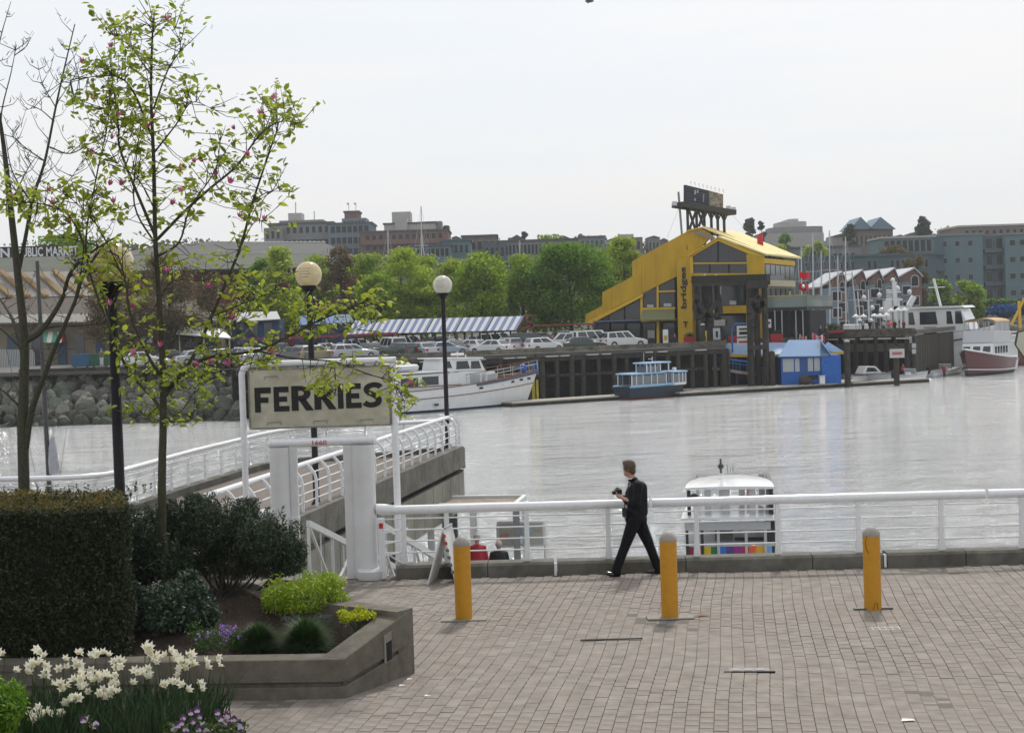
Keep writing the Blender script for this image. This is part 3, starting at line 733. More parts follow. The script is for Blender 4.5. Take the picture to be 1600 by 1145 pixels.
# ================================================================== planter
SOIL = mat('soil', (0.033, 0.022, 0.016), 0.95, var=0.35, vscale=9, bump=0.9, bscale=40)
def planter():
    c0, c1 = G(540, 1090), G(648, 1052)
    t = thing('planter', 'long weathered concrete planter with a sloping right side and a recessed groove', 'planter', c0)
    PC = mat('planter_concrete', (0.15, 0.137, 0.11), 0.92, var=0.2, vscale=2.2, bump=0.6, bscale=70, col2=(0.115, 0.103, 0.078))
    Z = Vector((0, 0, 1)); L = Vector((-1, 0.075, 0)).normalized()
    a = c0; b = c0 + L * 6.0
    # front wall: upper band, recess, lower band
    for z0, z1, ins, nm in ((0.165, 0.41, 0.0, 'upper_band'), (0.115, 0.17, 0.045, 'groove'), (-0.02, 0.115, 0.004, 'lower_band')):
        MB().prism([a + Vector((-ins, ins, z0)), b + Vector((0, ins, z0)), b + Vector((0, ins, z1)), a + Vector((-ins, ins, z1))], Vector((0.0, 0.3 - ins, 0))).build(nm, PC, t, world=True, bevel=0.008 if nm != 'groove' else 0)
    s = (c1 - c0); n = Vector((-s.y, s.x, 0)).normalized()
    def q(f, z, ins): p = c0 + s * f; return Vector((p.x, p.y, z)) + n * ins
    # right side wall, its band rising with the ground behind
    MB().prism([q(0.003, .17, .002), q(1, .36, .002), q(1, .735, .002), q(0.003, .412, .002)], n * 0.3).build('side_band', PC, t, world=True, bevel=0.008)
    MB().prism([q(.02, .12, .045), q(.99, .31, .045), q(.99, .37, .045), q(.02, .17, .045)], n * 0.2).build('groove', PC, t, world=True)
    MB().prism([q(0.003, -.02, .003), q(1.0, -.02, .003), q(1.0, .32, .003), q(0.003, .118, .003)], n * 0.28).build('lower_side_band', PC, t, world=True, bevel=0.008)
    MB().prism([q(.56, .22, -.006), q(.67, .24, -.006), q(.67, .56, -.006), q(.56, .53, -.006)], n * 0.012).build('slot_frame', CONCL, t, world=True)
    MB().prism([q(.585, .235, -.009), q(.665, .25, -.009), q(.665, .46, -.009), q(.585, .44, -.009)], n * 0.012).build('dark_slot', BLACKM, t, world=True)
    k1 = Vector((c1.x, c1.y, 0)); k2 = Vector((-2.9, 18.35, 0)); k3 = Vector((-5.0, 22.2, 0))
    for u_, v_, z0, z1 in ((k1, k2, .735, .72), (k2, k3, .72, .72)):
        dd = (v_ - u_).normalized(); nn = Vector((-dd.y, dd.x, 0))
        MB().prism([u_ + Z * -.02, v_ + Z * -.02, v_ + Z * z1, u_ + Z * z0], nn * (0.26)).build('back_wall', PC, t, world=True)
    # soil bed as a gentle mound
    mb = MB(); nx, ny = 46, 44; ids = {}
    x0, x1, y0, y1 = -9.0, -1.15, 16.25, 22.5
    def zf(x, y): return min(0.69, 0.335 + 0.2 * max(0, y - 16.4)) + 0.03 * math.sin(x * 3) * math.sin(y * 2.3) + 0.012 * math.sin(x * 17 + y * 9)
    def ins(x, y):
        p = Vector((x, y, 0))
        for u_, v_ in ((c0, k1), (k1, k2), (k2, k3)):
            dd = v_ - u_; 
            if dd.x * (p.y - u_.y) - dd.y * (p.x - u_.x) < 0.12 * dd.length: return False
        return True
    for i in range(nx + 1):
        for j in range(ny + 1):
            x = x0 + (x1 - x0) * i / nx; y = y0 + (y1 - y0) * j / ny; ids[i, j] = len(mb.v); mb.v.append((x, y, zf(x, y)))
    for i in range(nx):
        for j in range(ny):
            x = x0 + (x1 - x0) * (i + .5) / nx; y = y0 + (y1 - y0) * (j + .5) / ny
            if ins(x, y): mb.f.append([ids[i, j], ids[i + 1, j], ids[i + 1, j + 1], ids[i, j + 1]]); mb.m.append(0)
    mb.build('soil', SOIL, t, smooth=True, world=True)
    return zf
soil_z = planter()

def pts_ellipsoid(n, c, r, shell=0.55, seed=0):
    r_ = np.random.RandomState(seed); d = rand_dirs(n, r_); rr = (shell + (1 - shell) * r_.rand(n, 1)); return np.array(c) + d * rr * np.array(r)

# ---- clipped hedge
def hedge():
    t = thing('hedge', 'tall clipped box-shaped dark hedge with bronze new growth on its flat top', 'hedge', (-5.6, 17.3, 0.3))
    fr, br = Vector((-4.22, 16.62, 0)), Vector((-4.72, 18.25, 0)); xl = -8.2; zt, zb = 2.02, 0.3
    core = mat('hedge_core', (0.012, 0.016, 0.008), 0.9)
    MB().prism([(xl, fr.y + .07, zb), (fr.x - .09, fr.y + .07, zb), (br.x - .09, br.y - .05, zb), (xl, br.y - .05, zb)], (0, 0, zt - zb - .07)).build('core', core, t, world=True)
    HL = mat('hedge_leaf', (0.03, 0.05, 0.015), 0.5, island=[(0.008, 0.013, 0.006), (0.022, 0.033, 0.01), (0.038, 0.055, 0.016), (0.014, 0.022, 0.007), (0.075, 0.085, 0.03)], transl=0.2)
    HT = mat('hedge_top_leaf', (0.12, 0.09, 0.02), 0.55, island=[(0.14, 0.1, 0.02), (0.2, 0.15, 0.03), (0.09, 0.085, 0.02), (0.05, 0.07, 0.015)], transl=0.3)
    r_ = np.random.RandomState(3)
    n = 26000; x = r_.uniform(-6.6, fr.x, n); z = r_.uniform(zb, zt, n)
    bulge = 0.035 * np.sin(x * 5.1 + z * 2.0) + 0.03 * np.sin(z * 6.3 + x * 2.7) + r_.uniform(-.05, .05, n)
    P = np.stack([x, fr.y + bulge, z], 1)
    n2 = 9000; f = r_.rand(n2); z2 = r_.uniform(zb, zt, n2)
    P2 = np.stack([fr.x + (br.x - fr.x) * f + .03 * np.sin(z2 * 7 + f * 9) + r_.uniform(-.05, .05, n2), fr.y + (br.y - fr.y) * f, z2], 1)
    sh = [np.array([r_.uniform(-6.4, fr.x), fr.y - .03, r_.uniform(zb + .2, zt)]) + np.stack([r_.normal(size=9) * .012, -np.linspace(0, .07, 9), np.linspace(0, .06, 9)], 1) for _ in range(160)] + [np.array([r_.uniform(-6.4, fr.x), r_.uniform(fr.y, br.y), zt]) + np.stack([r_.normal(size=9) * .012, r_.normal(size=9) * .012, np.linspace(0, .1, 9)], 1) for _ in range(90)]
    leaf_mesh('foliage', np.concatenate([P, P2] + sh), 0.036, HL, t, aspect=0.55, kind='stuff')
    n3 = 11000; f = r_.rand(n3); y = fr.y + (br.y - fr.y) * f; x = r_.uniform(-6.8, 0, n3); x = -6.8 + (x + 6.8) / 6.8 * (fr.x + (br.x - fr.x) * f + 6.8)
    P3 = np.stack([x, y, zt + .02 * np.sin(x * 4) + .015 * np.sin(y * 9) + r_.uniform(-.05, .035, n3)], 1)
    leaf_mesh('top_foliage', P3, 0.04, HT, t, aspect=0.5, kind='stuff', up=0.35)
hedge()

# ---- juniper-like dark shrub
def juniper():
    Yc = 18.7; base = V(345, 935, 18.5); base.z = 0.6
    t = thing('juniper_shrub', 'wide dark green conifer shrub with spiky tips spreading over the planter', 'shrub', base)
    NM = mat('juniper_leaf', (0.02, 0.04, 0.018), 0.6, island=[(0.012, 0.024, 0.012), (0.022, 0.042, 0.02), (0.055, 0.09, 0.03), (0.022, 0.036, 0.024), (0.065, 0.1, 0.035), (0.015, 0.03, 0.015), (0.2, 0.23, 0.2)], transl=0.15)  # the palest leaf tone paints a whitish shine into the foliage colour
    lobes = [(215, 850, 40, 40), (240, 835, 42, 34), (285, 822, 48, 30), (330, 825, 40, 38), (370, 835, 44, 42), (410, 845, 42, 38), (445, 865, 36, 36), (300, 860, 60, 40), (360, 880, 60, 30), (420, 885, 50, 20), (250, 880, 55, 34), (215, 895, 30, 30), (305, 806, 18, 16), (385, 812, 18, 16), (455, 880, 26, 20), (265, 815, 22, 14), (200, 870, 26, 40)]
    Ps = []
    for i, (px, py, rx, ry) in enumerate(lobes):
        c = V(px, py, Yc + rnd.uniform(-.35, .35)); s = ppm(Yc)
        Ps.append(pts_ellipsoid(int(rx * ry * 2.4) + 500, c, (rx / s, rx / s * 0.9, ry / s), 0.45, i))
        for k in range(34):                                       # spiky tips
            a = rnd.uniform(0, 2 * PI); q = Vector(c) + Vector((math.cos(a) * rx / s * rnd.uniform(.2, .9), math.sin(a) * rx / s * .8, ry / s * rnd.uniform(.2, .9)))
            m_ = 34; h = np.linspace(0, 0.17, m_)[:, None]; Ps.append(np.array(q) + np.concatenate([np.random.RandomState(k).normal(size=(m_, 2)) * 0.018, h], 1))
    leaf_mesh('foliage', np.concatenate(Ps), 0.06, NM, t, aspect=0.22, kind='stuff', up=0.35)
    BK = mat('shrub_bark', (0.035, 0.028, 0.022), 0.9)
    for i in range(22):
        e = V(rnd.uniform(215, 470), rnd.uniform(850, 895), Yc + rnd.uniform(-.4, .4)); b = base + Vector((rnd.uniform(-.12, .12), rnd.uniform(-.1, .1), 0.02)); m_ = b.lerp(e, .5) + Vector((0, 0, -.1))
        MB().tube(catmull([b, m_, e], 4), [.02 * (1 - .07 * k) for k in range(9)], 5).build('branch', BK, t, world=True)
juniper()

# ---- pale-edged leafy shrub below it
def small_plants():
    def plant(name, label, cat, px, py, Y, rx, ry, n, size, cols, asp, up=0.0, tr=.25, group=None, shell=.5):
        c = V(px, py, Y); s = ppm(Y); b = Vector((c.x, c.y, soil_z(c.x, c.y) - .02))
        t = thing(name, label, cat, b, 0, group)
        m = mat(name + '_leaf_%d' % len(MATS), cols[0], 0.5, island=cols, transl=tr)
        rr = random.Random(len(MATS)); P = [pts_ellipsoid(n // 2, c, (rx / s * .86, rx / s * .7, ry / s * .82), shell, len(MATS))] + [pts_ellipsoid(n // 22, c + Vector((math.cos(q_) * rx / s * rr.uniform(.45, .8), math.sin(q_) * rx / s * .5, rr.uniform(-.4, .75) * ry / s)), (rx / s * rr.uniform(.16, .32),) * 3, .3, k_) for k_, q_ in enumerate([rr.uniform(0, 6.28) for _ in range(13)])]
        P = np.concatenate(P); P = P[P[:, 2] > b.z + 0.01]
        leaf_mesh('foliage', P, size, m, t, aspect=asp, kind='stuff', up=up)
        for k in range(5):
            e = Vector(c) + Vector((rnd.uniform(-.7, .7) * rx / s, 0, rnd.uniform(-.3, .3) * ry / s)); MB().tube([b, (b + e) / 2 + Vector((0, .02, 0)), e], [.008, .006, .003], 5).build('stem', mat('green_stem', (.05, .07, .02), .7), t, world=True)
        return t
    gr = [(0.018, 0.035, 0.018), (0.03, 0.055, 0.026), (0.025, 0.05, 0.03), (0.13, 0.19, 0.13), (0.02, 0.04, 0.02)]
    plant('leafy_shrub', 'dark leafy shrub with pale grey-green highlights right of the hedge', 'shrub', 268, 955, 17.4, 88, 60, 8500, 0.055, gr, .5)
    lime = [(0.2, 0.3, 0.012), (0.3, 0.42, 0.02), (0.15, 0.24, 0.012), (0.38, 0.5, 0.03), (0.11, 0.17, 0.01)]
    plant('lime_shrub', 'bright lime green mounded shrub behind the planter rim near the gateway', 'shrub', 474, 932, 17.7, 80, 31, 7500, 0.05, lime, .3, up=.35)
    yel = [(0.42, 0.45, 0.01), (0.52, 0.55, 0.02), (0.3, 0.36, 0.01)]
    plant('sedum_patch', 'low yellow-green patch at the planter corner', 'plant', 558, 962, 16.95, 34, 9, 1800, 0.03, yel, .6, shell=.2)
    plant('flowering_plant', 'low green plant with small purple flowers between leafy shrub and grass tufts', 'plant', 345, 1000, 16.75, 56, 28, 4200, 0.03, [(0.03, 0.07, 0.015), (0.06, 0.12, 0.025), (0.09, 0.16, 0.03)], .35)
    fl = bpy.data.objects.get('flowering_plant'); PU = mat('purple_petal', (0.3, 0.16, 0.5), 0.5, island=[(0.22, 0.1, 0.42), (0.35, 0.2, 0.55), (0.45, 0.32, 0.62)], transl=.3)
    Ps = [np.array(V(340 + rnd.gauss(0, 22), 990 + rnd.gauss(0, 9), 16.6 + rnd.uniform(-.1, .1))) for _ in range(16)] + [np.array(V(356 + rnd.gauss(0, 9), 984 + rnd.gauss(0, 5), 16.6)) for _ in range(16)]
    leaf_mesh('blossoms', np.concatenate([p + rng.normal(size=(7, 3)) * .012 for p in Ps]), .03, PU, fl, aspect=.7, kind='stuff')
    # two grass tufts
    GM = mat('tuft_grass', (0.03, 0.08, 0.015), 0.6, island=[(0.018, 0.05, 0.01), (0.035, 0.085, 0.018), (0.06, 0.12, 0.025)], transl=.2)
    for px, py, r, lb in ((404, 1000, 44, 'fine green grass tuft beside the purple flowers'), (478, 1004, 54, 'larger fine green grass tuft nearest the planter corner')):
        Y = 16.72; c = V(px, py + 14, Y); c.z = soil_z(c.x, c.y); R_ = r / ppm(Y)
        t = thing('grass_tuft', lb, 'grass tuft', c, 0, 'grass tufts in the planter')
        mb = MB()
        for k in range(2600):
            az = rnd.uniform(0, 2 * PI); el = math.acos(rnd.uniform(0.02, 1)); l = R_ * rnd.uniform(.75, 1.12)
            dx, dy, dz = math.sin(el) * math.cos(az), math.sin(el) * math.sin(az), math.cos(el); w_ = .0032
            m_ = Vector((dx * l * .55, dy * l * .55, dz * l * .75 + .01)); e = Vector((dx * l, dy * l, dz * l * .95)); s_ = Vector((-math.sin(az), math.cos(az), 0)) * w_
            mb.add([-s_, s_, m_ + s_, m_ - s_, e], [(0, 1, 2, 3), (3, 2, 4)])
        mb.build('blades', GM, t, kind='stuff', auto=False)
    # silvery ground plants behind the tufts, mulch
    for px, lb in ((505, 'small grey-leaved plant behind the large grass tuft, nearer the corner'), (455, 'small grey-leaved plant behind the grass tufts, under the lime shrub')):
        plant('silver_plant', lb, 'plant', px, 966, 17.2, 20, 7, 500, .022, [(0.1, 0.11, 0.09), (0.16, 0.17, 0.14), (0.06, 0.07, 0.05)], .5, group='small grey-leaved plants')
    P = np.array([[x, y, soil_z(x, y) + .012] for x, y in zip(rng.uniform(-4, -1.4, 2500), rng.uniform(16.5, 18.6, 2500)) if (x < -1.75 + (y - 16.1) * .5) and y < 17.1 + (-1.2 - x) * .6])
    tag(leaf_mesh('mulch', P, .03, mat('mulch', (.08, .045, .03), .9, island=[(.05, .03, .02), (.1, .055, .035), (.14, .085, .05)]), None, aspect=.5), 'brown bark mulch lying on the planter soil', 'mulch', kind='stuff')
small_plants()

# ================================================================== near bed with daffodils (rises from below the frame)
NB = thing('flower_bed', 'raised bed of earth at the very bottom left, under the white narcissi', 'flower bed', (-4, 12, 0))
MB().prism([(-7.5, 9.5, 0), (-2.15, 9.5, 0), (-2.3, 12.45, 0), (-7.5, 12.9, 0)], (0, 0, 0.72)).build('earth', SOIL, NB, world=True)
def daffodils():
    PET = mat('narcissus_petal', (0.8, 0.78, 0.66), 0.5, transl=.35)
    CUP = mat('narcissus_cup', (0.78, 0.7, 0.42), 0.5, transl=.3)
    STM = mat('narcissus_stem', (0.035, 0.075, 0.02), 0.5, transl=.15)
    fm = MB()
    for k in range(6):
        a = 2 * PI * k / 6; c, s = math.cos(a), math.sin(a)
        def P(r, w_, z): return (c * r - s * w_, s * r + c * w_, z)
        fm.add([P(.004, 0, 0), P(.02, .0125, -.004), P(.041, 0, -.016 - .006 * (k % 2)), P(.02, -.0125, -.004), P(.02, 0, .004)], [(0, 1, 4), (0, 4, 3), (1, 2, 4), (3, 4, 2)])
    cm = MB(); cm.lathe([(.005, 0), (.009, .008), (.0125, .016)], 8)
    fo = fm.build('petals', PET, None); co = cm.build('cup', CUP, None); fme, cme = fo.data, co.data
    bpy.data.objects.remove(fo); bpy.data.objects.remove(co)
    cl = [(8,1025,2),(28,1048,2),(48,1046,2),(62,1022,3),(58,1036,3),(74,1052,3),(70,1044,2),(100,1035,2),(112,1032,2),(120,1038,1),(131,1025,1),(150,1022,3),(165,1024,2),(135,1045,2),(125,1055,3),(145,1055,4),(155,1058,2),(105,1070,4),(118,1066,3),(92,1068,1),(135,1078,3),(160,1082,3),(175,1078,3),(180,1040,3),(190,1035,2),(175,1050,2),(185,1063,2),(108,1095,3),(118,1090,2),(88,1108,2),(65,1110,4),(50,1122,3),(60,1125,2),(75,1115,2),(235,1015,4),(225,1010,2),(245,1025,2),(215,1045,3),(228,1048,3),(240,1040,2),(265,1022,2),(275,1025,2),(290,1025,3),(285,1045,4),(295,1040,2),(215,1067,1),(260,1070,2),(272,1062,2),(284,1073,1),(310,1063,1),(318,1070,2),(328,1036,1),(345,1032,2),(155,1138,1),(135,1130,1)]
    blades = MB()
    cl = [(a + rnd.uniform(-2, 2), b + rnd.uniform(-2, 2), c + (rnd.random() < .5)) for a, b, c in cl]
    for px, py, n in cl:
        Y = 11.7 + (1130 - py) * 0.008 + rnd.uniform(-.15, .15); g = V(px, py, Y)
        foot = Vector((g.x + rnd.uniform(-.1, .06), g.y + rnd.uniform(-.03, .03), 0.72))
        for k in range(n):
            c = g + Vector((rnd.uniform(-.045, .045), rnd.uniform(-.05, .05), rnd.uniform(-.035, .035)))
            t = thing('narcissus', 'white narcissus flower on a thin green stem in the bottom-left bed', 'flower', foot, 0, 'white narcissi in the bottom-left bed')
            d = Vector((rnd.uniform(-.9, .9), -1 + rnd.uniform(-.2, .6), rnd.uniform(-.75, .2))).normalized()
            q = d.to_track_quat('Z', 'Y').to_euler()
            s = rnd.uniform(.85, 1.2)
            for me, nm in ((fme, 'petals'), (cme, 'cup')):
                o = bpy.data.objects.new(nm, me); COL.objects.link(o); o.parent = t; o.location = c - foot; o.rotation_euler = q; o.scale = (s, s, s)
            up = c - d * .02; hi = g + Vector((0, .01, .045))
            MB().tube([foot, foot.lerp(hi, .6) + Vector((.01, 0, 0)), g + Vector((0, .01, .01)), up], [.0045, .004, .003, .002], 5).build('stem', STM, t, world=True)
    BL = mat('narcissus_blade', (0.02, 0.05, 0.012), 0.5, island=[(0.012, 0.028, 0.008), (0.02, 0.045, 0.012), (0.035, 0.075, 0.02), (0.016, 0.036, 0.012)], transl=.15)
    for k in range(2600):
        x = rnd.uniform(-5.2, -2.45); y = rnd.uniform(11.45, 12.75)
        h = rnd.uniform(.22, .42); lx, ly = rnd.gauss(.03, .09), rnd.gauss(0, .06); w_ = rnd.uniform(.004, .008); a = rnd.uniform(0, PI); s_ = Vector((math.cos(a), math.sin(a) * .5, 0)) * w_
        b = Vector((x, y, .71)); m_ = b + Vector((lx * .4, ly * .4, h * .6)); e = b + Vector((lx, ly, h))
        blades.add([b - s_, b + s_, m_ + s_, m_ - s_, e], [(0, 1, 2, 3), (3, 2, 4)])
    tag(blades.build('narcissus_leaves', BL, None, auto=False), 'mass of upright dark green strap leaves under the white narcissi', 'leaves', kind='stuff')
daffodils()
def pansies():
    PUR = mat('pansy_purple', (0.09, 0.025, 0.13), .5, transl=.2); LIL = mat('pansy_lilac', (0.55, 0.45, 0.62), .5, transl=.3); EYE = mat('pansy_eye', (.5, .4, .03), .5)
    LF = mat('pansy_leaf', (.03, .06, .015), .5, island=[(.02, .04, .01), (.05, .09, .02), (.12, .17, .03)], transl=.2)
    for i, (px, py) in enumerate(((272, 1140), (284, 1128), (312, 1118), (350, 1132), (340, 1112), (278, 1132), (290, 1141), (302, 1126), (310, 1138), (318, 1132), (298, 1112), (308, 1108), (322, 1142), (345, 1122), (354, 1116), (358, 1126), (366, 1122), (374, 1130), (376, 1138), (286, 1120), (130, 1124), (150, 1131))):
        Y = 11.3 + rnd.uniform(-.08, .08); c = V(px, py, Y)
        t = thing('pansy', 'small purple and white pansy low in front of the narcissi', 'flower', (c.x, c.y + .02, .72), 0, 'purple and white pansies at the bottom left')
        d = Vector((rnd.uniform(-.5, .5), -1, rnd.uniform(0, .6))).normalized(); q = d.to_track_quat('Z', 'Y').to_euler(); R = q.to_matrix()
        for k in range(5):
            a = PI / 2 + 2 * PI * k / 5; cc = Vector((math.cos(a) * .014, math.sin(a) * .014, 0)); ring = [Vector((cc.x + .013 * math.cos(b), cc.y + .013 * math.sin(b), .002 * (k % 2))) for b in [2 * PI * j / 7 for j in range(7)]]
            MB().add([R @ v + c for v in ring], [list(range(7))]).build('petal', PUR if (k in (0, 1, 4)) != (i % 3 == 0) else LIL, t, world=True, auto=False)
        MB().add([R @ Vector((.006 * math.cos(b), .006 * math.sin(b), .005)) + c for b in [2 * PI * j / 5 for j in range(5)]], [list(range(5))]).build('eye', EYE, t, world=True, auto=False)
        MB().tube([(c.x, c.y + .02, .72), (c.x, c.y + .01, c.z)], .002, 4).build('stem', LF, t, world=True)
    P = np.concatenate([np.array(V(rnd.uniform(255, 385), rnd.uniform(1128, 1150), 11.4 + rnd.uniform(-.1, .15))) + rng.normal(size=(14, 3)) * .018 for _ in range(60)])
    tag(leaf_mesh('pansy_leaves', P, .035, LF, None, aspect=.6), 'green leaves around the pansies at the bed edge', 'leaves', kind='stuff')
pansies()
def corner_shrub():
    c = V(-12, 1110, 11.2); t = thing('corner_shrub', 'bright yellow-green shrub cut by the bottom-left corner', 'shrub', (c.x, c.y, .7))
    m = mat('corner_leaf', (.1, .2, .01), .5, island=[(.07, .15, .01), (.13, .26, .015), (.2, .36, .02), (.04, .09, .008)], transl=.3)
    P = np.concatenate([pts_ellipsoid(900, c + Vector((rnd.uniform(-.2, .12), rnd.uniform(-.1, .2), rnd.uniform(-.35, .22))), (.13, .13, .16), .4, k) for k in range(14)])
    leaf_mesh('foliage', P, .045, m, t, aspect=.3, kind='stuff', up=.3)
    for k in range(6): MB().tube([(c.x, c.y, .7), (c.x + rnd.uniform(-.15, .1), c.y, c.z + .1)], .006, 5).build('stem', MATS['narcissus_stem'], t, world=True)
corner_shrub()

# ================================================================== trees in front
BARK = mat('magnolia_bark', (0.04, 0.035, 0.024), 0.9, var=0.3, vscale=12, bump=0.5, bscale=60, col2=(0.06, 0.06, 0.03))
BARKG = mat('grey_bark', (0.06, 0.052, 0.042), 0.9, var=0.3, vscale=9, bump=0.5, bscale=50, col2=(0.05, 0.06, 0.03))
def limb_pts(pl, Y, r0, seed):
    rr = random.Random(seed); dy = rr.uniform(-.9, .9); n = len(pl); out_ = []
    for i, (px, py) in enumerate(pl): out_.append(V(px, py, Y + dy * i / max(1, n - 1)))
    return catmull(out_, 5)
def magnolia():
    Y = 18.3; b = V(252, 880, Y); b.z = .6
    t = thing('magnolia_tree', 'slender young magnolia with yellow-green leaves and pink blossoms', 'tree', b)
    trunk = [(252, 880), (253, 760), (255, 660), (254, 560), (249, 470), (243, 380), (240, 250), (236, 150), (238, 60), (241, 28)]
    P = [V(x, y, Y) for x, y in trunk]; P[0].z = .6; P = catmull(P, 5); n = len(P)
    MB().tube(P, [.048 * (1 - i / n) ** 1.1 + .007 for i in range(n)], 10).build('trunk', BARK, t, smooth=True, world=True)
    limbs = [([(255, 650), (242, 625), (205, 585), (180, 537), (165, 480), (150, 430)], .03), ([(254, 590), (235, 562), (205, 496), (196, 440), (185, 400)], .026),
             ([(257, 620), (300, 560), (330, 495), (374, 390), (395, 315), (423, 231), (434, 196), (425, 160)], .03), ([(256, 610), (316, 562), (400, 548), (456, 523), (500, 500), (560, 476), (575, 465)], .026),
             ([(400, 548), (460, 560), (522, 565), (571, 583), (610, 597), (631, 625), (632, 650)], .014), ([(245, 375), (190, 241), (185, 196), (172, 100)], .024), ([(245, 385), (210, 320), (215, 230), (222, 190)], .016),
             ([(245, 375), (290, 329), (329, 294), (370, 259), (407, 210), (440, 190), (476, 195)], .024), ([(248, 400), (280, 378), (297, 325), (336, 266), (345, 210)], .018), ([(238, 215), (206, 140), (175, 119), (110, 125)], .018),
             ([(180, 537), (135, 400), (150, 280), (168, 196), (172, 140)], .018), ([(240, 170), (262, 110), (282, 75), (270, 40)], .014), ([(240, 240), (275, 195), (300, 160), (335, 172)], .014), ([(150, 430), (110, 340), (60, 318), (10, 320)], .016),
             ([(196, 440), (150, 350), (100, 300)], .014), ([(255, 655), (285, 640), (310, 600), (325, 580)], .012), ([(300, 560), (350, 575), (420, 560)], .012), ([(374, 390), (395, 350), (412, 345)], .01), ([(395, 315), (420, 300), (450, 300)], .01),
             ([(255, 660), (225, 648), (205, 655)], .009), ([(256, 655), (290, 660), (310, 630)], .009), ([(243, 330), (215, 280), (160, 240)], .012), ([(238, 120), (200, 70), (165, 50)], .012), ([(522, 565), (525, 610), (515, 625)], .007), ([(500, 500), (540, 520), (590, 500)], .009),
             ([(330, 495), (390, 470), (440, 450)], .012), ([(316, 562), (345, 520), (380, 500)], .01), ([(242, 480), (270, 440), (330, 440)], .011), ([(185, 400), (140, 380), (90, 370)], .012)]
    tips = []; skel = [P]
    tw = MB()
    rr = random.Random(5)
    for i, (pl, r) in enumerate(limbs):
        Q = limb_pts(pl, Y, r, i); n = len(Q); skel.append(Q)
        MB().tube(Q, [r * .85 * (1 - .8 * k / n) for k in range(n)], 7).build('limb', BARK, t, smooth=True, world=True)
        L_ = sum((Q[k + 1] - Q[k]).length for k in range(n - 1)); cnt = int(L_ * 9) + 3
        for k in range(cnt):
            f = rr.uniform(.28, 1) ** .8; j = min(n - 2, int(f * (n - 1))); p = Q[j]; dd = (Q[j + 1] - Q[j]).normalized()
            v = Vector((rr.gauss(0, 1), rr.gauss(0, 1), rr.gauss(.4, .7))).normalized(); v = (v + dd * .5).normalized(); l = rr.uniform(.1, .42)
            m_ = p + v * l * .5 + Vector((0, 0, .02)); e = p + v * l + Vector((0, 0, .05))
            tw.tube([p, m_, e], [.006, .0045, .0025], 4, cap=False); tips.append((e, v))
            if l > .25: e2 = m_ + Vector((rr.gauss(0, .12), rr.gauss(0, .12), rr.uniform(0, .14))); tw.tube([m_, e2], [.004, .002], 4, cap=False); tips.append((e2, v))
        tips.append((Q[-1], (Q[-1] - Q[-2]).normalized()))
    for k in range(60):
        f = rr.uniform(.42, 1); j = int(f * (len(P) - 2)); p = P[j]; v = Vector((rr.gauss(0, 1), rr.gauss(0, 1), rr.uniform(.2, 1))).normalized(); l = rr.uniform(.15, .5)
        e = p + v * l; tw.tube([p, e], [.007, .003], 4, cap=False); tips.append((e, v))
    # leafy regions seen in the crown, each twig grown from the closest limb
    allp = [p for pl_ in skel for p in pl_]
    for (px, py, rx, ry, cnt) in ((215, 60, 50, 30, 26), (200, 110, 60, 35, 30), (260, 110, 40, 45, 24), (170, 170, 60, 50, 34), (250, 190, 50, 50, 26), (290, 150, 30, 30, 12), (130, 150, 30, 25, 12), (200, 235, 60, 35, 22), (110, 310, 60, 30, 34), (60, 330, 55, 40, 34), (150, 340, 45, 45, 30), (140, 405, 45, 30, 24),
                                 (300, 290, 50, 40, 26), (350, 270, 45, 35, 24), (270, 330, 40, 30, 16), (410, 190, 50, 35, 28), (450, 195, 25, 18, 10), (390, 250, 30, 30, 12), (400, 330, 35, 35, 16), (180, 450, 50, 35, 26), (240, 590, 60, 35, 50), (290, 570, 50, 30, 32), (210, 545, 35, 30, 16), (340, 510, 50, 25, 24), (370, 450, 45, 30, 22), (440, 470, 60, 25, 26), (500, 500, 55, 30, 34), (570, 480, 30, 22, 18), (400, 565, 50, 12, 20), (510, 590, 35, 22, 20), (625, 600, 22, 28, 16), (270, 655, 50, 12, 14), (330, 400, 30, 25, 10), (30, 300, 30, 30, 12)):
        for _ in range(int(cnt * .9)):
            a = rr.uniform(0, 2 * PI); f = rr.random() ** .6; e = V(px + rx * f * math.cos(a), py + ry * f * math.sin(a), Y + rr.gauss(0, .3))
            q = min(allp, key=lambda s_: (s_ - e).length); dd = (e - q)
            if dd.length > .75: q = q + dd * (1 - .55 / dd.length)
            m_ = q.lerp(e, .5) + Vector((0, 0, -.03)); tw.tube([q, m_, e], [.005, .004, .0025], 4, cap=False); tips.append((e, dd.normalized()))
    tw.build('twigs', BARK, t, kind='stuff', world=True, auto=False)
    # one leaf: folded, drooping blade
    LM = mat('magnolia_leaf', (0.2, 0.28, 0.03), 0.45, island=[(0.16, 0.22, 0.02), (0.25, 0.32, 0.03), (0.34, 0.4, 0.04), (0.42, 0.48, 0.06), (0.2, 0.24, 0.025)], transl=.55)
    lv = [(0, 0, 0), (.25, .22, -.02), (.6, .25, -.1), (1, 0, -.3), (.6, -.25, -.1), (.25, -.22, -.02), (.3, 0, .05), (.65, 0, -.02)]
    lf = [(0, 1, 6), (1, 2, 7, 6), (2, 3, 7), (3, 4, 7), (4, 5, 6, 7), (5, 0, 6)]
    base = MB().add(lv, lf).build('leaf', LM, t); lme = base.data; base_used = False
    leaves = []
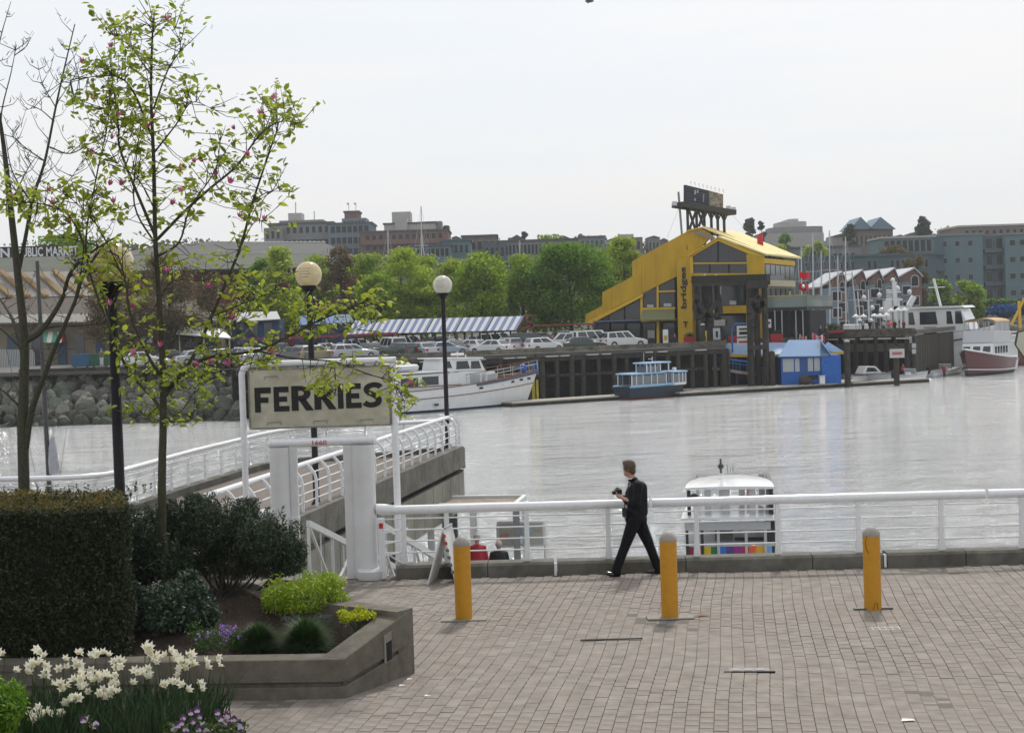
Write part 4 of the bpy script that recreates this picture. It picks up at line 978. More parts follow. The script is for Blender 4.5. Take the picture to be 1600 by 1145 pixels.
    for e, v in tips:
        if rr.random() < .12: continue
        for k in range(rr.choice((2, 3, 4, 5, 6))):
            d = (v * .5 + Vector((rr.gauss(0, 1), rr.gauss(0, 1), rr.gauss(.0, .6)))).normalized(); s = rr.choice((.05, .06, .075, .09, .1, .12)) * rr.uniform(.8, 1.15)
            M_ = (Matrix.Translation(e + Vector((rr.gauss(0, .03), rr.gauss(0, .03), rr.gauss(0, .03)))) @ d.to_track_quat('X', 'Z').to_matrix().to_4x4() @ Matrix.Rotation(rr.uniform(-1.2, 1.2), 4, 'X') @ Matrix.Diagonal((s, s, s, 1)))
            leaves.append((s, M_))
    leaves.sort(key=lambda q: -q[0]); W = wmat(t).inverted(); rest = MB()
    for i, (s, M_) in enumerate(leaves):
        if i < 290:
            if i == 0: o = base
            else: o = bpy.data.objects.new('leaf', lme); COL.objects.link(o); o.parent = t
            o.matrix_local = W @ M_
        else: rest.add([M_ @ Vector(q) for q in lv], lf)
    rest.build('small_leaves', LM, t, kind='stuff', world=True, auto=False)
    BLS = mat('magnolia_blossom', (0.5, 0.1, 0.24), .5, island=[(0.4, 0.06, 0.16), (0.55, 0.14, 0.28), (0.62, 0.25, 0.38)], transl=.35)
    mb = MB()
    for k in range(7):
        a = 2 * PI * k / 7; c, s = math.cos(a), math.sin(a); o_ = .03 + .02 * (k % 2)
        def Pp(r, w_, z): return (c * r - s * w_, s * r + c * w_, z)
        mb.add([Pp(0.003, 0, 0), Pp(.022, .016, .03), Pp(o_, 0, .085), Pp(.022, -.016, .03)], [(0, 1, 2), (0, 2, 3)])
    bl = mb.build('blossom', BLS, t, auto=False); bme = bl.data
    fp = [(145,157),(173,150),(173,75),(207,110),(260,33),(209,33),(237,185),(232,200),(174,218),(187,290),(170,290),(178,318),(280,268),(280,300),(305,255),(318,253),(335,275),(360,287),(367,203),(390,243),(425,155),(430,170),(410,180),(412,345),(108,350),(15,307),(78,300),(83,320),(261,426),(155,440),(203,440),(172,478),(207,480),(250,542),(322,450),(363,500),(310,572),(328,568),(359,572),(500,485),(422,553),(509,590),(643,603),(209,555),(185,182),(130,100),(268,320),(374,340),(140,240)]
    for i, (px, py) in enumerate(fp):
        c = V(px, py, Y + rr.uniform(-.5, .5)); o = bl if i == 0 else bpy.data.objects.new('blossom', bme)
        if i: COL.objects.link(o); o.parent = t
        d = Vector((rr.gauss(0, .5), rr.gauss(-.2, .5), 1)).normalized(); s = rr.uniform(.75, 1.25)
        o.matrix_local = W @ (Matrix.Translation(c) @ d.to_track_quat('Z', 'Y').to_matrix().to_4x4() @ Matrix.Diagonal((s, s, s, 1)))
magnolia()

def bare_tree():
    Y = 18.9; b = V(38, 790, Y); b.z = .0
    t = thing('bare_tree', 'bare grey-brown tree with upright branches at the left edge behind the hedge', 'tree', b)
    trunk = [(36, 780), (36, 700), (37, 620), (38, 530), (28, 430), (16, 320), (6, 230), (-6, 150)]
    P = [V(x, y, Y) for x, y in trunk]; P[0].z = 0; P = catmull(P, 5); n = len(P)
    MB().tube(P, [.066 * (1 - i / n) ** .7 + .009 for i in range(n)], 10).build('trunk', BARKG, t, smooth=True, world=True)
    limbs = [([(40, 533), (66, 515), (95, 471), (110, 427), (139, 397), (190, 365)], .042), ([(40, 700), (50, 640), (70, 585), (88, 537), (117, 471), (132, 427), (165, 380)], .045), ([(38, 560), (20, 500), (-5, 460)], .035), ([(36, 545), (10, 520), (-15, 500)], .03),
             ([(28, 430), (40, 370), (52, 308), (70, 252), (87, 168), (101, 105), (117, 38)], .028), ([(6, 230), (2, 180), (17, 115), (26, 70)], .012), ([(-10, 120), (0, 63), (17, 3)], .012), ([(52, 320), (20, 270), (8, 210)], .012), ([(70, 252), (45, 235), (22, 215), (20, 200)], .01),
             ([(78, 230), (110, 240), (150, 220), (190, 205)], .01), ([(85, 190), (60, 170), (40, 172)], .008), ([(90, 160), (110, 130), (124, 110)], .006), ([(60, 300), (100, 290), (130, 250)], .01), ([(36, 640), (10, 615), (-10, 600)], .02), ([(66, 515), (90, 510), (140, 508), (190, 500)], .014),
             ([(16, 320), (40, 270), (60, 240)], .01), ([(87, 168), (66, 130), (58, 95)], .007), ([(117, 471), (130, 400), (128, 330)], .014)]
    tw = MB(); rr = random.Random(11); tips = []
    for i, (pl, r) in enumerate(limbs):
        Q = limb_pts(pl, Y, r, 50 + i); n = len(Q)
        MB().tube(Q, [r * (1 - .8 * k / n) for k in range(n)], 7).build('limb', BARKG, t, smooth=True, world=True)
        L_ = sum((Q[k + 1] - Q[k]).length for k in range(n - 1))
        for k in range(int(L_ * 6) + 3):
            f = rr.uniform(.2, 1); j = min(n - 2, int(f * (n - 1))); p = Q[j]; sx = rr.choice((-1, 1)); l = rr.uniform(.12, .5)
            v = Vector((sx * rr.uniform(.4, 1), rr.gauss(0, .5), rr.uniform(.1, 1))).normalized(); m_ = p + v * l * .5; e = m_ + (v + Vector((0, 0, .8))).normalized() * l * .5
            tw.tube([p, m_, e], [.006, .004, .002], 4, cap=False)
            for q in range(3): e2 = p.lerp(e, rr.uniform(.3, 1)); tw.tube([e2, e2 + Vector((rr.uniform(-.06, .06), rr.uniform(-.04, .04), rr.uniform(.02, .08)))], [.004, .0025], 4, cap=False); tips.append(np.array(e2))
    tw.build('twigs', BARKG, t, kind='stuff', world=True, auto=False)
bare_tree()
# ================================================================== far shore ground
QZ = 0.6
ASPH = mat('quay_asphalt', (0.11, 0.105, 0.1), 0.9, var=0.15, vscale=0.3)
QF = [(-24.0, 133.5), (1.2, 148.0), (21.9, 157.0), (22.6, 163.6), (31.0, 164.2)]
gp = [(-400, 141), (-62, 138.5), (-24, 137), QF[0], QF[1], QF[2], QF[3], QF[4], (31.2, 175), (44, 235), (90, 240), (400, 250), (400, 300), (-400, 300)]
MB().prism([(x, y, QZ - 0.35) for x, y in gp], (0, 0, 0.35)).build('quay_ground', ASPH, kind='structure')
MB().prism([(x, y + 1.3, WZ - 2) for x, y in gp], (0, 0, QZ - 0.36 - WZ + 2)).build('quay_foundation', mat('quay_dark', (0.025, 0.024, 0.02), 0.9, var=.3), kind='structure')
# hill
def hz(x, y):
    f = max(0.0, min(1.0, (y - 255 - 125 * max(0.0, min(1.0, (x - 35) / 45.0))) / 270.0)); f = f * f * (3 - 2 * f)
    return QZ + f * (23 + 5 * math.exp(-((x + 80) / 70) ** 2) + 2 * math.sin(x * .03)) + 0.5 * math.sin(x * .09 + y * .05) * f
mb = MB(); nx, ny = 80, 36
for j in range(ny + 1):
    for i in range(nx + 1):
        x = -420 + 900 * i / nx; y = 250 + 700 * (j / ny) ** 1.3; mb.v.append((x, y, hz(x, y) - 0.02))
for j in range(ny):
    for i in range(nx): mb.f.append([j * (nx + 1) + i, j * (nx + 1) + i + 1, (j + 1) * (nx + 1) + i + 1, (j + 1) * (nx + 1) + i]); mb.m.append(0)
mb.build('hill', mat('hill_ground', (0.035, 0.05, 0.02), 0.95, var=.3, vscale=.08, col2=(0.055, 0.055, 0.035)), smooth=True, kind='structure')
# haze: air between here and the hill
hm = bpy.data.materials.new('haze'); hm.use_nodes = True; ht = hm.node_tree; ht.nodes.clear()
pv = ht.nodes.new('ShaderNodeVolumePrincipled'); pv.inputs['Density'].default_value = 0.00022; pv.inputs['Color'].default_value = (0.93, 0.96, 1.0, 1); pv.inputs['Anisotropy'].default_value = 0.2
ho = ht.nodes.new('ShaderNodeOutputMaterial'); ht.links.new(pv.outputs[0], ho.inputs['Volume'])
MB().bx(-950, 950, -70, 990, -12, 62).build('haze', hm, kind='stuff')

# ================================================================== riprap bank
def riprap():
    t = thing('rock_bank', 'sloping bank of large grey boulders at the left waterline', 'rocks', (-45, 135, WZ))
    RK = mat('boulder', (0.16, 0.155, 0.13), 0.9, island=[(0.085, 0.085, 0.07), (0.17, 0.168, 0.14), (0.11, 0.125, 0.1), (0.07, 0.07, 0.06)], var=.3, vscale=1.2, bump=.8, bscale=5)
    RKW = mat('wet_boulder', (0.04, 0.045, 0.03), 0.7, var=.3, vscale=1.2, bump=.8, bscale=5)
    ms = []
    for k in range(8):
        bm = bmesh.new(); bmesh.ops.create_icosphere(bm, subdivisions=2, radius=1); r_ = random.Random(k)
        pl = [(Vector((r_.gauss(0, 1), r_.gauss(0, 1), r_.gauss(0, 1))).normalized(), r_.uniform(.55, .85)) for _ in range(9)]
        for v in bm.verts:
            for n, d in pl:
                e = v.co.dot(n) - d
                if e > 0: v.co -= n * e
            v.co += v.co * .08 * noise.noise(v.co * 1.5 + Vector((k, 0, 0)))
        me = bpy.data.meshes.new('rock'); bm.to_mesh(me); bm.free()
        m2 = me.copy(); me.materials.append(RK); m2.materials.append(RKW); ms.append((me, m2))
    i = 0
    for row in range(9):
        f = row / 8; y = 132.2 + f * 6.5; z = WZ - .1 + f * 4.15; x = -58 + (row % 2) * .7
        while x < -23.5:
            s = rnd.uniform(.55, 1.15) * (0.85 if row < 2 else 1)
            yy = y + (x + 24) * -.06
            o = bpy.data.objects.new('rock', ms[rnd.randrange(8)][1 if z < WZ + .8 else 0]); COL.objects.link(o); o.parent = t
            o.location = (x + 45 + rnd.uniform(-.2, .2), yy - 135 + rnd.uniform(-.3, .3), z - WZ + rnd.uniform(-.25, .15)); o.rotation_euler = (rnd.uniform(0, 6), rnd.uniform(0, 6), rnd.uniform(0, 6)); o.scale = (s * rnd.uniform(.9, 1.3), s, s * rnd.uniform(.65, .95)); x += s * 1.38; i += 1
    MB().prism([(-80, 133.8, WZ - 1), (-80, 140.5, QZ - .5), (-80, 140.5, WZ - 1)], (56.5, -1.5, 0)).build('rubble_core', RKW, t, world=True)
riprap()
t = tag(MB().beam((-44, 137.2, .72), (-23, 135.5, .72), .35, .3).build('timber_rail', TIMB), 'long dark timber rail along the top of the boulder bank', 'rail')

# ================================================================== quay wall with piles
def quay_wall():
    t = thing('quay_wall', 'dark timber quay wall with upright piles below the parked cars', 'quay wall', (*QF[0], WZ))
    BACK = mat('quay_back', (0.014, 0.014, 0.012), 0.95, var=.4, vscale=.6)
    PIL = mat('pile_wood', (0.05, 0.044, 0.035), .9, island=[(0.035, 0.033, 0.025), (0.06, 0.052, 0.04), (0.045, 0.045, 0.032)], var=.3, vscale=1, bump=.5, bscale=6)
    CAPB = mat('cap_beam', (0.16, 0.145, 0.115), .9, var=.35, vscale=.7, col2=(.07, .065, .05))
    GU = mat('bleached_wood', (0.5, 0.49, 0.45), .8, var=.2)
    for (a, b) in zip(QF[:-1], QF[1:]):
        a, b = Vector((*a, 0)), Vector((*b, 0)); d = (b - a).normalized(); nn = Vector((d.y, -d.x, 0)); L = (b - a).length
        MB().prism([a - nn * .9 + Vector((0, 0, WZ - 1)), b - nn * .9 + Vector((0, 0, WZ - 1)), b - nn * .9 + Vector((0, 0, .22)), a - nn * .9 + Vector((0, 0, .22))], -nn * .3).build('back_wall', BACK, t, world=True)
        MB().beam(a + nn * .1 + Vector((0, 0, .0)), b + nn * .1 + Vector((0, 0, .0)), .4, .42).build('cap_beam', TIMB, t, world=True)
        MB().beam(a - nn * .1 + Vector((0, 0, QZ + .28)), b - nn * .1 + Vector((0, 0, QZ + .28)), .5, .46).build('guard_log', CAPB, t, world=True)
        k = .4
        while k < L:
            p = a + d * k + nn * (.12 + rnd.uniform(-.05, .08)); r = rnd.uniform(.2, .27); top = -.15 + rnd.choice((-.1, 0, .1, .45))
            MB().tube([p + Vector((0, 0, WZ - 1)), p + Vector((rnd.uniform(-.05, .05), 0, top))], [r * 1.05, r], 9).build('pile', PIL, t, smooth=True, world=True)
            if rnd.random() < .55: MB().beam(p + d * .3 + nn * .25 + Vector((0, 0, .27)), p + d * rnd.uniform(1.0, 1.7) + nn * .25 + Vector((0, 0, .27)), .3, .1).build('bleached_board', GU, t, world=True)
            k += rnd.uniform(1.1, 1.75)
        k = 0
        while k < L - 2:
            MB().beam(a + d * k + nn * .3 + Vector((0, 0, -1.6)), a + d * (k + 5) + nn * .3 + Vector((0, 0, -1.6)), .12, .25).build('waler', TIMB, t, world=True) if k + 5 < L else None
            k += 5.05
quay_wall()

# ================================================================== floating docks
DKW = mat('dock_boards', (0.34, 0.32, 0.28), .85, var=.15, vscale=1.5)
def fdock(a, b, wd, label, z=WZ + .42):
    a = Vector((a.x, a.y, z)); b = Vector((b.x, b.y, z)); t = thing('floating_dock', label, 'dock', (a.x, a.y, WZ))
    d = (b - a).normalized(); nn = Vector((-d.y, d.x, 0)); L = (b - a).length
    MB().prism([a + Vector((0, 0, -.12)), b + Vector((0, 0, -.12)), b + Vector((0, 0, -.6)), a + Vector((0, 0, -.6))], nn * wd).build('float', TIMB, t, world=True)
    k = 0
    while k < L:
        e = min(L, k + 3.0); MB().prism([a + d * (k + .03) - nn * .06 + Vector((0, 0, -.12)), a + d * (e - .03) - nn * .06 + Vector((0, 0, -.12)), a + d * (e - .03) - nn * .06, a + d * (k + .03) - nn * .06], nn * (wd + .1)).build('deck_board', DKW, t, world=True); k += 3.0
    return t
fdock(G(800, 636, WZ), G(1085, 617, WZ), 2.6, 'long low floating dock along the quay wall behind the blue ferry')
fdock(G(1062, 620, WZ), G(1372, 601, WZ), 7.5, 'wide floating dock carrying the blue kiosk')
fdock(G(1332, 604, WZ), G(1452, 597, WZ), 2.0, 'narrow dark floating dock at the small motorboats')
fdock(G(585, 1010, WZ), G(900, 1010, WZ), 6.5, 'ferry floating dock below the promenade railing', z=-3.5)

# ================================================================== trees
def far_tree(name, label, px, ptop, pbase, wpx, Y, cols, n=4200, size=.34, seed=0, base_z=QZ, shape=1.0, cat='tree', tr=.3, dens=.35, group=None):
    r_ = np.random.RandomState(seed + 100); rr = random.Random(seed)
    if base_z == QZ and Y < 200 and cols is not BRN: wpx *= 1.2; n = int(n * 1.35); tr = .5
    b = V(px, pbase, Y); b.z = base_z; top = V(px, ptop, Y).z; R_ = wpx / 2 / ppm(Y); H = top - base_z
    t = thing(name, label, cat, b, 0, group)
    m = mat('crown_%d' % (hash(tuple(cols)) % 99999), cols[0], .6, island=cols, transl=min(.6, tr + .08))
    bk = mat('far_bark', (0.045, 0.038, 0.03), .9)
    MB().tube([b, b + Vector((0, 0, H * .35)), b + Vector((rr.uniform(-.3, .3), 0, H * .85))], [H * .02 + .05, H * .015 + .03, .03], 7).build('trunk', bk, t, world=True)
    Ps = []; nl = 34
    for k in range(nl):
        a = rr.uniform(0, 2 * PI); f = rr.random(); zz = .22 + .74 * f; prof = math.sin(PI * min(1, (zz - .12) / .93) ** .8) ** .7 * shape
        rad_ = R_ * prof * rr.uniform(.35, .85); c = b + Vector((math.cos(a) * rad_, math.sin(a) * rad_, H * zz))
        s = R_ * rr.uniform(.3, .5)
        P = pts_ellipsoid(int(n * 1.9) // nl, c, (s, s, s * .72), dens, seed * 40 + k); P += r_.normal(size=P.shape) * s * .12; Ps.append(P)
        if k % 3 == 0: MB().tube([b + Vector((0, 0, H * zz * .6)), c], [.07, .03], 5).build('limb', bk, t, world=True)
    P = np.concatenate(Ps); P = P[P[:, 2] < top + .3]
    leaf_mesh('crown', P, size, m, t, aspect=.75, kind='stuff', rr=r_)
    return t
GRN = [(0.15, 0.24, 0.015), (0.24, 0.36, 0.025), (0.32, 0.45, 0.035), (0.1, 0.17, 0.012)]
GRL = [(0.27, 0.36, 0.03), (0.36, 0.46, 0.045), (0.19, 0.27, 0.02), (0.42, 0.52, 0.07)]
GRD = [(0.08, 0.17, 0.015), (0.13, 0.26, 0.02), (0.19, 0.33, 0.03), (0.055, 0.12, 0.01)]
BRN = [(0.14, 0.09, 0.045), (0.1, 0.07, 0.035), (0.17, 0.12, 0.05), (0.09, 0.1, 0.03)]
far_tree('broadleaf_tree', 'dense round green tree, broadest of the row, left of the yellow restaurant', 893, 384, 505, 128, 184, GRD, 9000, .36, 1, shape=1.12)
far_tree('broadleaf_tree', 'upright bright green tree, second to the left of the broadest tree', 755, 394, 500, 78, 181, GRN, 5200, .34, 2)
far_tree('broadleaf_tree', 'light green tree between the upright tree and the broadest tree', 818, 400, 500, 76, 186, GRN, 4200, .34, 3)
far_tree('broadleaf_tree', 'pale green tree peeking out behind the broadest tree, against the yellow wall', 978, 372, 480, 66, 196, GRL, 3800, .34, 4)
far_tree('broadleaf_tree', 'loose light green tree right of the reddish-brown one', 628, 390, 505, 92, 183, GRL, 5200, .34, 5, dens=.2)
far_tree('broadleaf_tree', 'low light green tree left of the farthest lamp post', 676, 438, 505, 62, 180, GRL, 3600, .32, 6, dens=.2)
for i_, (px_, pt_, w__, Y_, c__, lb_) in enumerate(((712, 405, 70, 198, GRL, 'yellow-green tree behind the farthest lamp globe'), (785, 402, 70, 200, GRD, 'darker green tree filling the gap between the upright tree and its right neighbour'), (852, 398, 70, 200, GRN, 'green tree directly behind the left side of the broadest tree'), (940, 392, 60, 199, GRN, 'green tree behind the right side of the broadest tree'), (582, 398, 74, 197, GRN, 'green tree between the reddish-brown tree and the loose light green one'), (492, 402, 70, 196, GRN, 'green tree directly behind the lamp with the cream globe'), (662, 400, 60, 199, GRL, 'yellow-green tree right of the loose light green one'))):
    far_tree('broadleaf_tree', lb_, px_, pt_, 500, w__, Y_, c__, 3000, .36, 60 + i_)
far_tree('budding_tree', 'reddish-brown budding tree right of the lamp behind the FERRIES sign', 536, 383, 508, 74, 184, BRN, 3200, .3, 7, dens=.1)
far_tree('broadleaf_tree', 'light green tree left of the lamp behind the FERRIES sign', 440, 388, 510, 74, 182, GRL, 4600, .33, 8, dens=.2)
far_tree('broadleaf_tree', 'small dark green tree at the left end of the row', 408, 405, 505, 52, 188, GRD, 3000, .33, 9)
far_tree('broadleaf_tree', 'small green tree just behind the left end of the striped awnings', 590, 425, 508, 60, 178, GRN, 3000, .32, 10, dens=.2)
far_tree('budding_tree', 'brown nearly leafless tree behind the magnolia trunk', 268, 398, 560, 120, 165, BRN, 6000, .25, 11, dens=.1)
far_tree('budding_tree', 'brown nearly leafless tree in front of the market hall roofs', 190, 420, 560, 130, 160, BRN, 6000, .25, 12, dens=.1)
far_tree('budding_tree', 'small brown tree behind the left lamp post, beside the market', 335, 430, 550, 80, 170, BRN, 3600, .25, 13, dens=.1)

# ================================================================== cars
GLASSC = mat('car_glass', (0.03, 0.04, 0.05), 0.05, spec=.9)
CARP = dict(white=(.68, .69, .7), silver=(.42, .44, .46), black=(.02, .02, .023), green=(.03, .055, .045), blue=(.05, .08, .16), paleblue=(.3, .38, .45), gold=(.3, .26, .17), red=(.25, .02, .02), grey=(.14, .145, .15), maroon=(.13, .02, .03))
TAIL = mat('tail_lamp', (.4, .01, .01), .2); HEADL = mat('head_lamp', (.75, .76, .74), .1)
def car(px, py, Y, kind, col, yaw, label, z=QZ):
    c = V(px, py, Y); c.z = z
    t = thing({'sedan': 'parked_car', 'hatch': 'parked_car', 'suv': 'parked_suv', 'van': 'parked_van', 'wagon': 'parked_car'}[kind], label, {'suv': 'car', 'van': 'van'}.get(kind, 'car'), c, yaw, 'cars parked on the quay')
    paint = mat('paint_' + col, CARP[col], .28, coat=.8, metal=.2 if col in ('silver', 'paleblue', 'gold') else 0)
    L, W_, H, cab = {'sedan': (4.6, 1.75, 1.42, [(-1.75, .92), (-1.25, 1.38), (.15, 1.42), (.95, .95)]), 'hatch': (4.1, 1.7, 1.48, [(-1.98, .95), (-1.75, 1.42), (.1, 1.48), (.85, .98)]),
                     'wagon': (4.7, 1.75, 1.48, [(-2.2, .98), (-1.95, 1.44), (.1, 1.48), (.9, .98)]), 'suv': (4.7, 1.85, 1.78, [(-2.25, 1.08), (-2.1, 1.7), (.3, 1.78), (.95, 1.12)]), 'van': (4.9, 1.9, 1.95, [(-2.4, 1.05), (-2.3, 1.88), (.9, 1.95), (1.75, 1.08)])}[kind]
    h = L / 2; belt = cab[0][1]; w2 = W_ / 2
    lo = [(-h, .35), (-h + .05, belt - .22), (-h + .12, belt - .03), (cab[0][0], belt), (cab[3][0], belt), (h - .35, belt - .17), (h - .04, belt - .34), (h, .4), (h - .1, .22), (-h + .1, .22)]
    mb = MB(); ring = []
    for y, s in ((-w2, .94), (-w2 * .93, 1.0), (w2 * .93, 1.0), (w2, .94)):
        ring.append([(x * (1 if s == 1 else .985), y, .22 + (zz - .22) * s) for x, zz in lo])
    n = len(lo); mb.v = [p for r_ in ring for p in r_]
    for k in range(3):
        for i in range(n): mb.f.append([k * n + i, k * n + (i + 1) % n, (k + 1) * n + (i + 1) % n, (k + 1) * n + i]); mb.m.append(0)
    mb.f += [list(range(n)), [3 * n + i for i in range(n)]]; mb.m += [0, 0]
    mb.build('body', paint, t, smooth=True)
    # greenhouse: pillars and roof in paint, glass slightly proud
    wb, wt = w2 * .93, w2 * .74
    A, B, C_, D = cab; g = MB()
    g.add([(A[0], -wb, A[1] - .01), (D[0], -wb, D[1] - .01), (C_[0], -wt, C_[1]), (B[0], -wt, B[1]), (A[0], wb, A[1] - .01), (D[0], wb, D[1] - .01), (C_[0], wt, C_[1]), (B[0], wt, B[1])],
          [(0, 1, 2, 3), (5, 4, 7, 6), (3, 2, 6, 7), (1, 5, 6, 2), (4, 0, 3, 7)])
    g.build('roof', paint, t, bevel=.03)
    def lerp2(p, q, f): return (p[0] + (q[0] - p[0]) * f, p[1] + (q[1] - p[1]) * f)
    for s in (-1, 1):
        bays = ((.06, .34), (.38, .64), (.68, .92)) if kind in ('wagon', 'suv', 'van') else ((.12, .48), (.52, .88))
        for f0, f1 in bays:
            def P(f, g_): 
                bt = (A[0] + (D[0] - A[0]) * f, belt + .04); tp = (B[0] + (C_[0] - B[0]) * f, B[1] + (C_[1] - B[1]) * f - .07); q = lerp2(bt, tp, g_); yy = (wb + (wt - wb) * (.08 + .8 * g_)) * s + s * .012; return (q[0], yy, q[1])
            MB().add([P(f0, 0), P(f1, 0), P(f1, 1), P(f0, 1)], [(0, 1, 2, 3)]).build('side_window', GLASSC, t)
    for (p, q, off, nm) in ((D, C_, .012, 'windscreen'), (A, B, -.012, 'rear_window')):
        a, b = lerp2(p, q, .1), lerp2(p, q, .88); MB().add([(a[0] + off, -wb * .88, a[1] + .02), (a[0] + off, wb * .88, a[1] + .02), (b[0] + off, wt * .9, b[1] + .02), (b[0] + off, -wt * .9, b[1] + .02)], [(0, 1, 2, 3)]).build(nm, GLASSC, t)
    wr = .32 if kind != 'suv' else .37
    for x in (-h + .85, h - .85):
        for s in (-1, 1):
            w_ = MB(); w_.tube([(x, s * (w2 - .2), wr), (x, s * (w2 + .01), wr)], wr, 14); wo = w_.build('wheel', RUBBER, t)
            MB().tube([(x, s * (w2 - .1), wr), (x, s * (w2 + .02), wr)], wr * .58, 10).build('rim', CHROME, wo)
    for s in (-1, 1):
        MB().box((h - .03, s * (w2 - .28), belt - .36), (.1, .34, .14)).build('headlight', HEADL, t)
        MB().box((-h + .04, s * (w2 - .2), belt - .25), (.1, .25, .2)).build('tail_light', TAIL, t)
        MB().box((.75, s * (w2 + .06), belt + .05), (.12, .14, .1)).build('mirror', paint, t)
    MB().bx(h - .02, h + .05, -w2 * .85, w2 * .85, .28, .45).build('bumper', paint, t); MB().bx(-h - .05, -h + .02, -w2 * .85, w2 * .85, .28, .47).build('bumper', paint, t)
    return t
ordn = ['first', 'second', 'third', 'fourth', 'fifth', 'sixth', 'seventh', 'eighth', 'ninth', 'tenth', 'eleventh', 'twelfth', 'thirteenth', 'fourteenth', 'fifteenth', 'sixteenth']
cn = dict(paleblue='pale blue'); kn = dict(sedan='saloon car', hatch='hatchback', wagon='estate car', suv='tall four-wheel drive', van='people carrier')
front = [(912, 'sedan', 'green', -.15), (851, 'hatch', 'white', 0.1), (768, 'sedan', 'white', 2.2), (696, 'sedan', 'paleblue', .15), (655, 'sedan', 'silver', 1.9), (622, 'hatch', 'green', 2.0), (552, 'wagon', 'silver', .1), (496, 'wagon', 'gold', .3), (452, 'sedan', 'grey', 2.7), (400, 'sedan', 'silver', .5), (352, 'hatch', 'green', .4), (310, 'sedan', 'silver', .2), (226, 'sedan', 'white', -.3)]
for i, (px, k, c, yw) in enumerate(front):
    X = (px - 800) / 2400; Y = 154.2 + (px - 850) * .019 if px > 330 else 146.5 - (330 - px) * .01
    car(px, 550, Y, k, c, yw + .35, '%s %s, %s from the right in the front row of parked cars' % (cn.get(c, c), kn[k], ordn[i]))
second = [(975, 'suv', 'white', .15), (925, 'van', 'white', .3), (878, 'suv', 'white', 2.9), (818, 'van', 'black', 2.5), (790, 'hatch', 'silver', 2.0), (735, 'sedan', 'white', 2.3), (700, 'sedan', 'grey', 2.2), (660, 'sedan', 'black', 2.2), (612, 'van', 'white', 1.8), (575, 'sedan', 'green', 2.0), (530, 'sedan', 'white', 2.1), (470, 'sedan', 'silver', 2.2), (425, 'suv', 'black', 2.0), (375, 'sedan', 'white', 2.3), (268, 'sedan', 'black', .3)]
for i, (px, k, c, yw) in enumerate(second):
    car(px, 540, 161.5 + (px - 850) * .012 - (1.5 if px > 940 else 0), k, c, yw + .2, '%s %s, %s from the right in the second row of parked cars' % (cn.get(c, c), kn[k], ordn[i]))
third = [(850, 'suv', 'maroon', .1), (800, 'sedan', 'white', .2), (760, 'suv', 'silver', .1), (715, 'sedan', 'white', .3), (668, 'sedan', 'maroon', .2), (640, 'van', 'white', .1), (590, 'sedan', 'white', .3), (900, 'van', 'grey', .2), (545, 'sedan', 'silver', .1)]
third += [(690, 'suv', 'black', .2), (740, 'sedan', 'silver', .1), (780, 'van', 'white', .2), (825, 'sedan', 'grey', .1), (620, 'sedan', 'blue', .2), (565, 'suv', 'silver', .2), (515, 'sedan', 'white', .2)]
third.sort(key=lambda q: -q[0])
for i, (px, k, c, yw) in enumerate(third):
    car(px, 530, 170.5, k, c, yw, '%s %s, %s from the right in the rear row behind the awning posts' % (cn.get(c, c), kn[k], ordn[i]))

# ================================================================== striped awnings
def awnings():
    t = thing('striped_canopy', 'row of blue and white striped awnings on posts over the car park', 'awning', V(680, 540, 165) * 1.0)
    t.location.z = QZ
    BL = mat('awning_blue', (.12, .165, .29), .8); WH = mat('awning_white', (.47, .48, .5), .8); RD = mat('awning_red', (.22, .03, .05), .6); PO = mat('awning_post', (.06, .06, .05), .8)
    xs = [540, 577, 620, 665, 711, 759, 807]
    for a, b in zip(xs[:-1], xs[1:]):
        ns = 8
        sh = bpy.data.objects.new('awning_bay', None); COL.objects.link(sh); sh.parent = t
        for k in range(ns):
            f0, f1 = k / ns, (k + 1) / ns
            def bot(f): px = a + (b - a) * f + 1; return V(px, 521.5 - (px - 577) * .026, 163)
            def topp(f): px = a + (b - a) * f + 13; return V(px, 500 - (px - 577) * .026, 165.6)
            p = [bot(f0 + (.01 if k == 0 else 0)), bot(f1 - (.03 if k == ns - 1 else 0)), topp(f1 - (.03 if k == ns - 1 else 0)), topp(f0 + (.01 if k == 0 else 0))]
            MB().prism(p, (0, .04, -.05)).build('stripe', BL if k % 2 else WH, sh, world=True)
    for i, px in enumerate(xs + [555, 598, 643, 735, 783]):
        p = V(px + 2, 520 - (px - 577) * .026, 163.1); MB().bx(p.x - .13, p.x + .13, p.y, p.y + .2, QZ, p.z - .05).build('post', PO, t, world=True)
        p = V(px + 14, 500 - (px - 577) * .026, 165.7); MB().bx(p.x - .1, p.x + .1, p.y, p.y + .2, QZ, p.z - .1).build('post', PO, t, world=True)
    MB().beam(V(380, 531, 161.5), V(622, 520.5, 161.5), .12, .22).build('red_beam', RD, t, world=True)
    MB().beam(V(622, 520.5, 163.3), V(808, 516.4, 163.3), .1, .15).build('red_beam', PO, t, world=True)
    for a, b in (((807, 515), (822, 494)), ((822, 493), (833, 493)), ((833, 494), (829, 516)), ((807, 516), (832, 508)), ((820, 496), (832, 508)), ((829, 509), (930, 506)), ((928, 507), (928, 532)), ((832, 493), (832, 545))):
        MB().beam(V(*a, 164), V(*b, 164), .14, .16).build('red_frame', RD if b[1] < 530 else PO, t, world=True)
awnings()

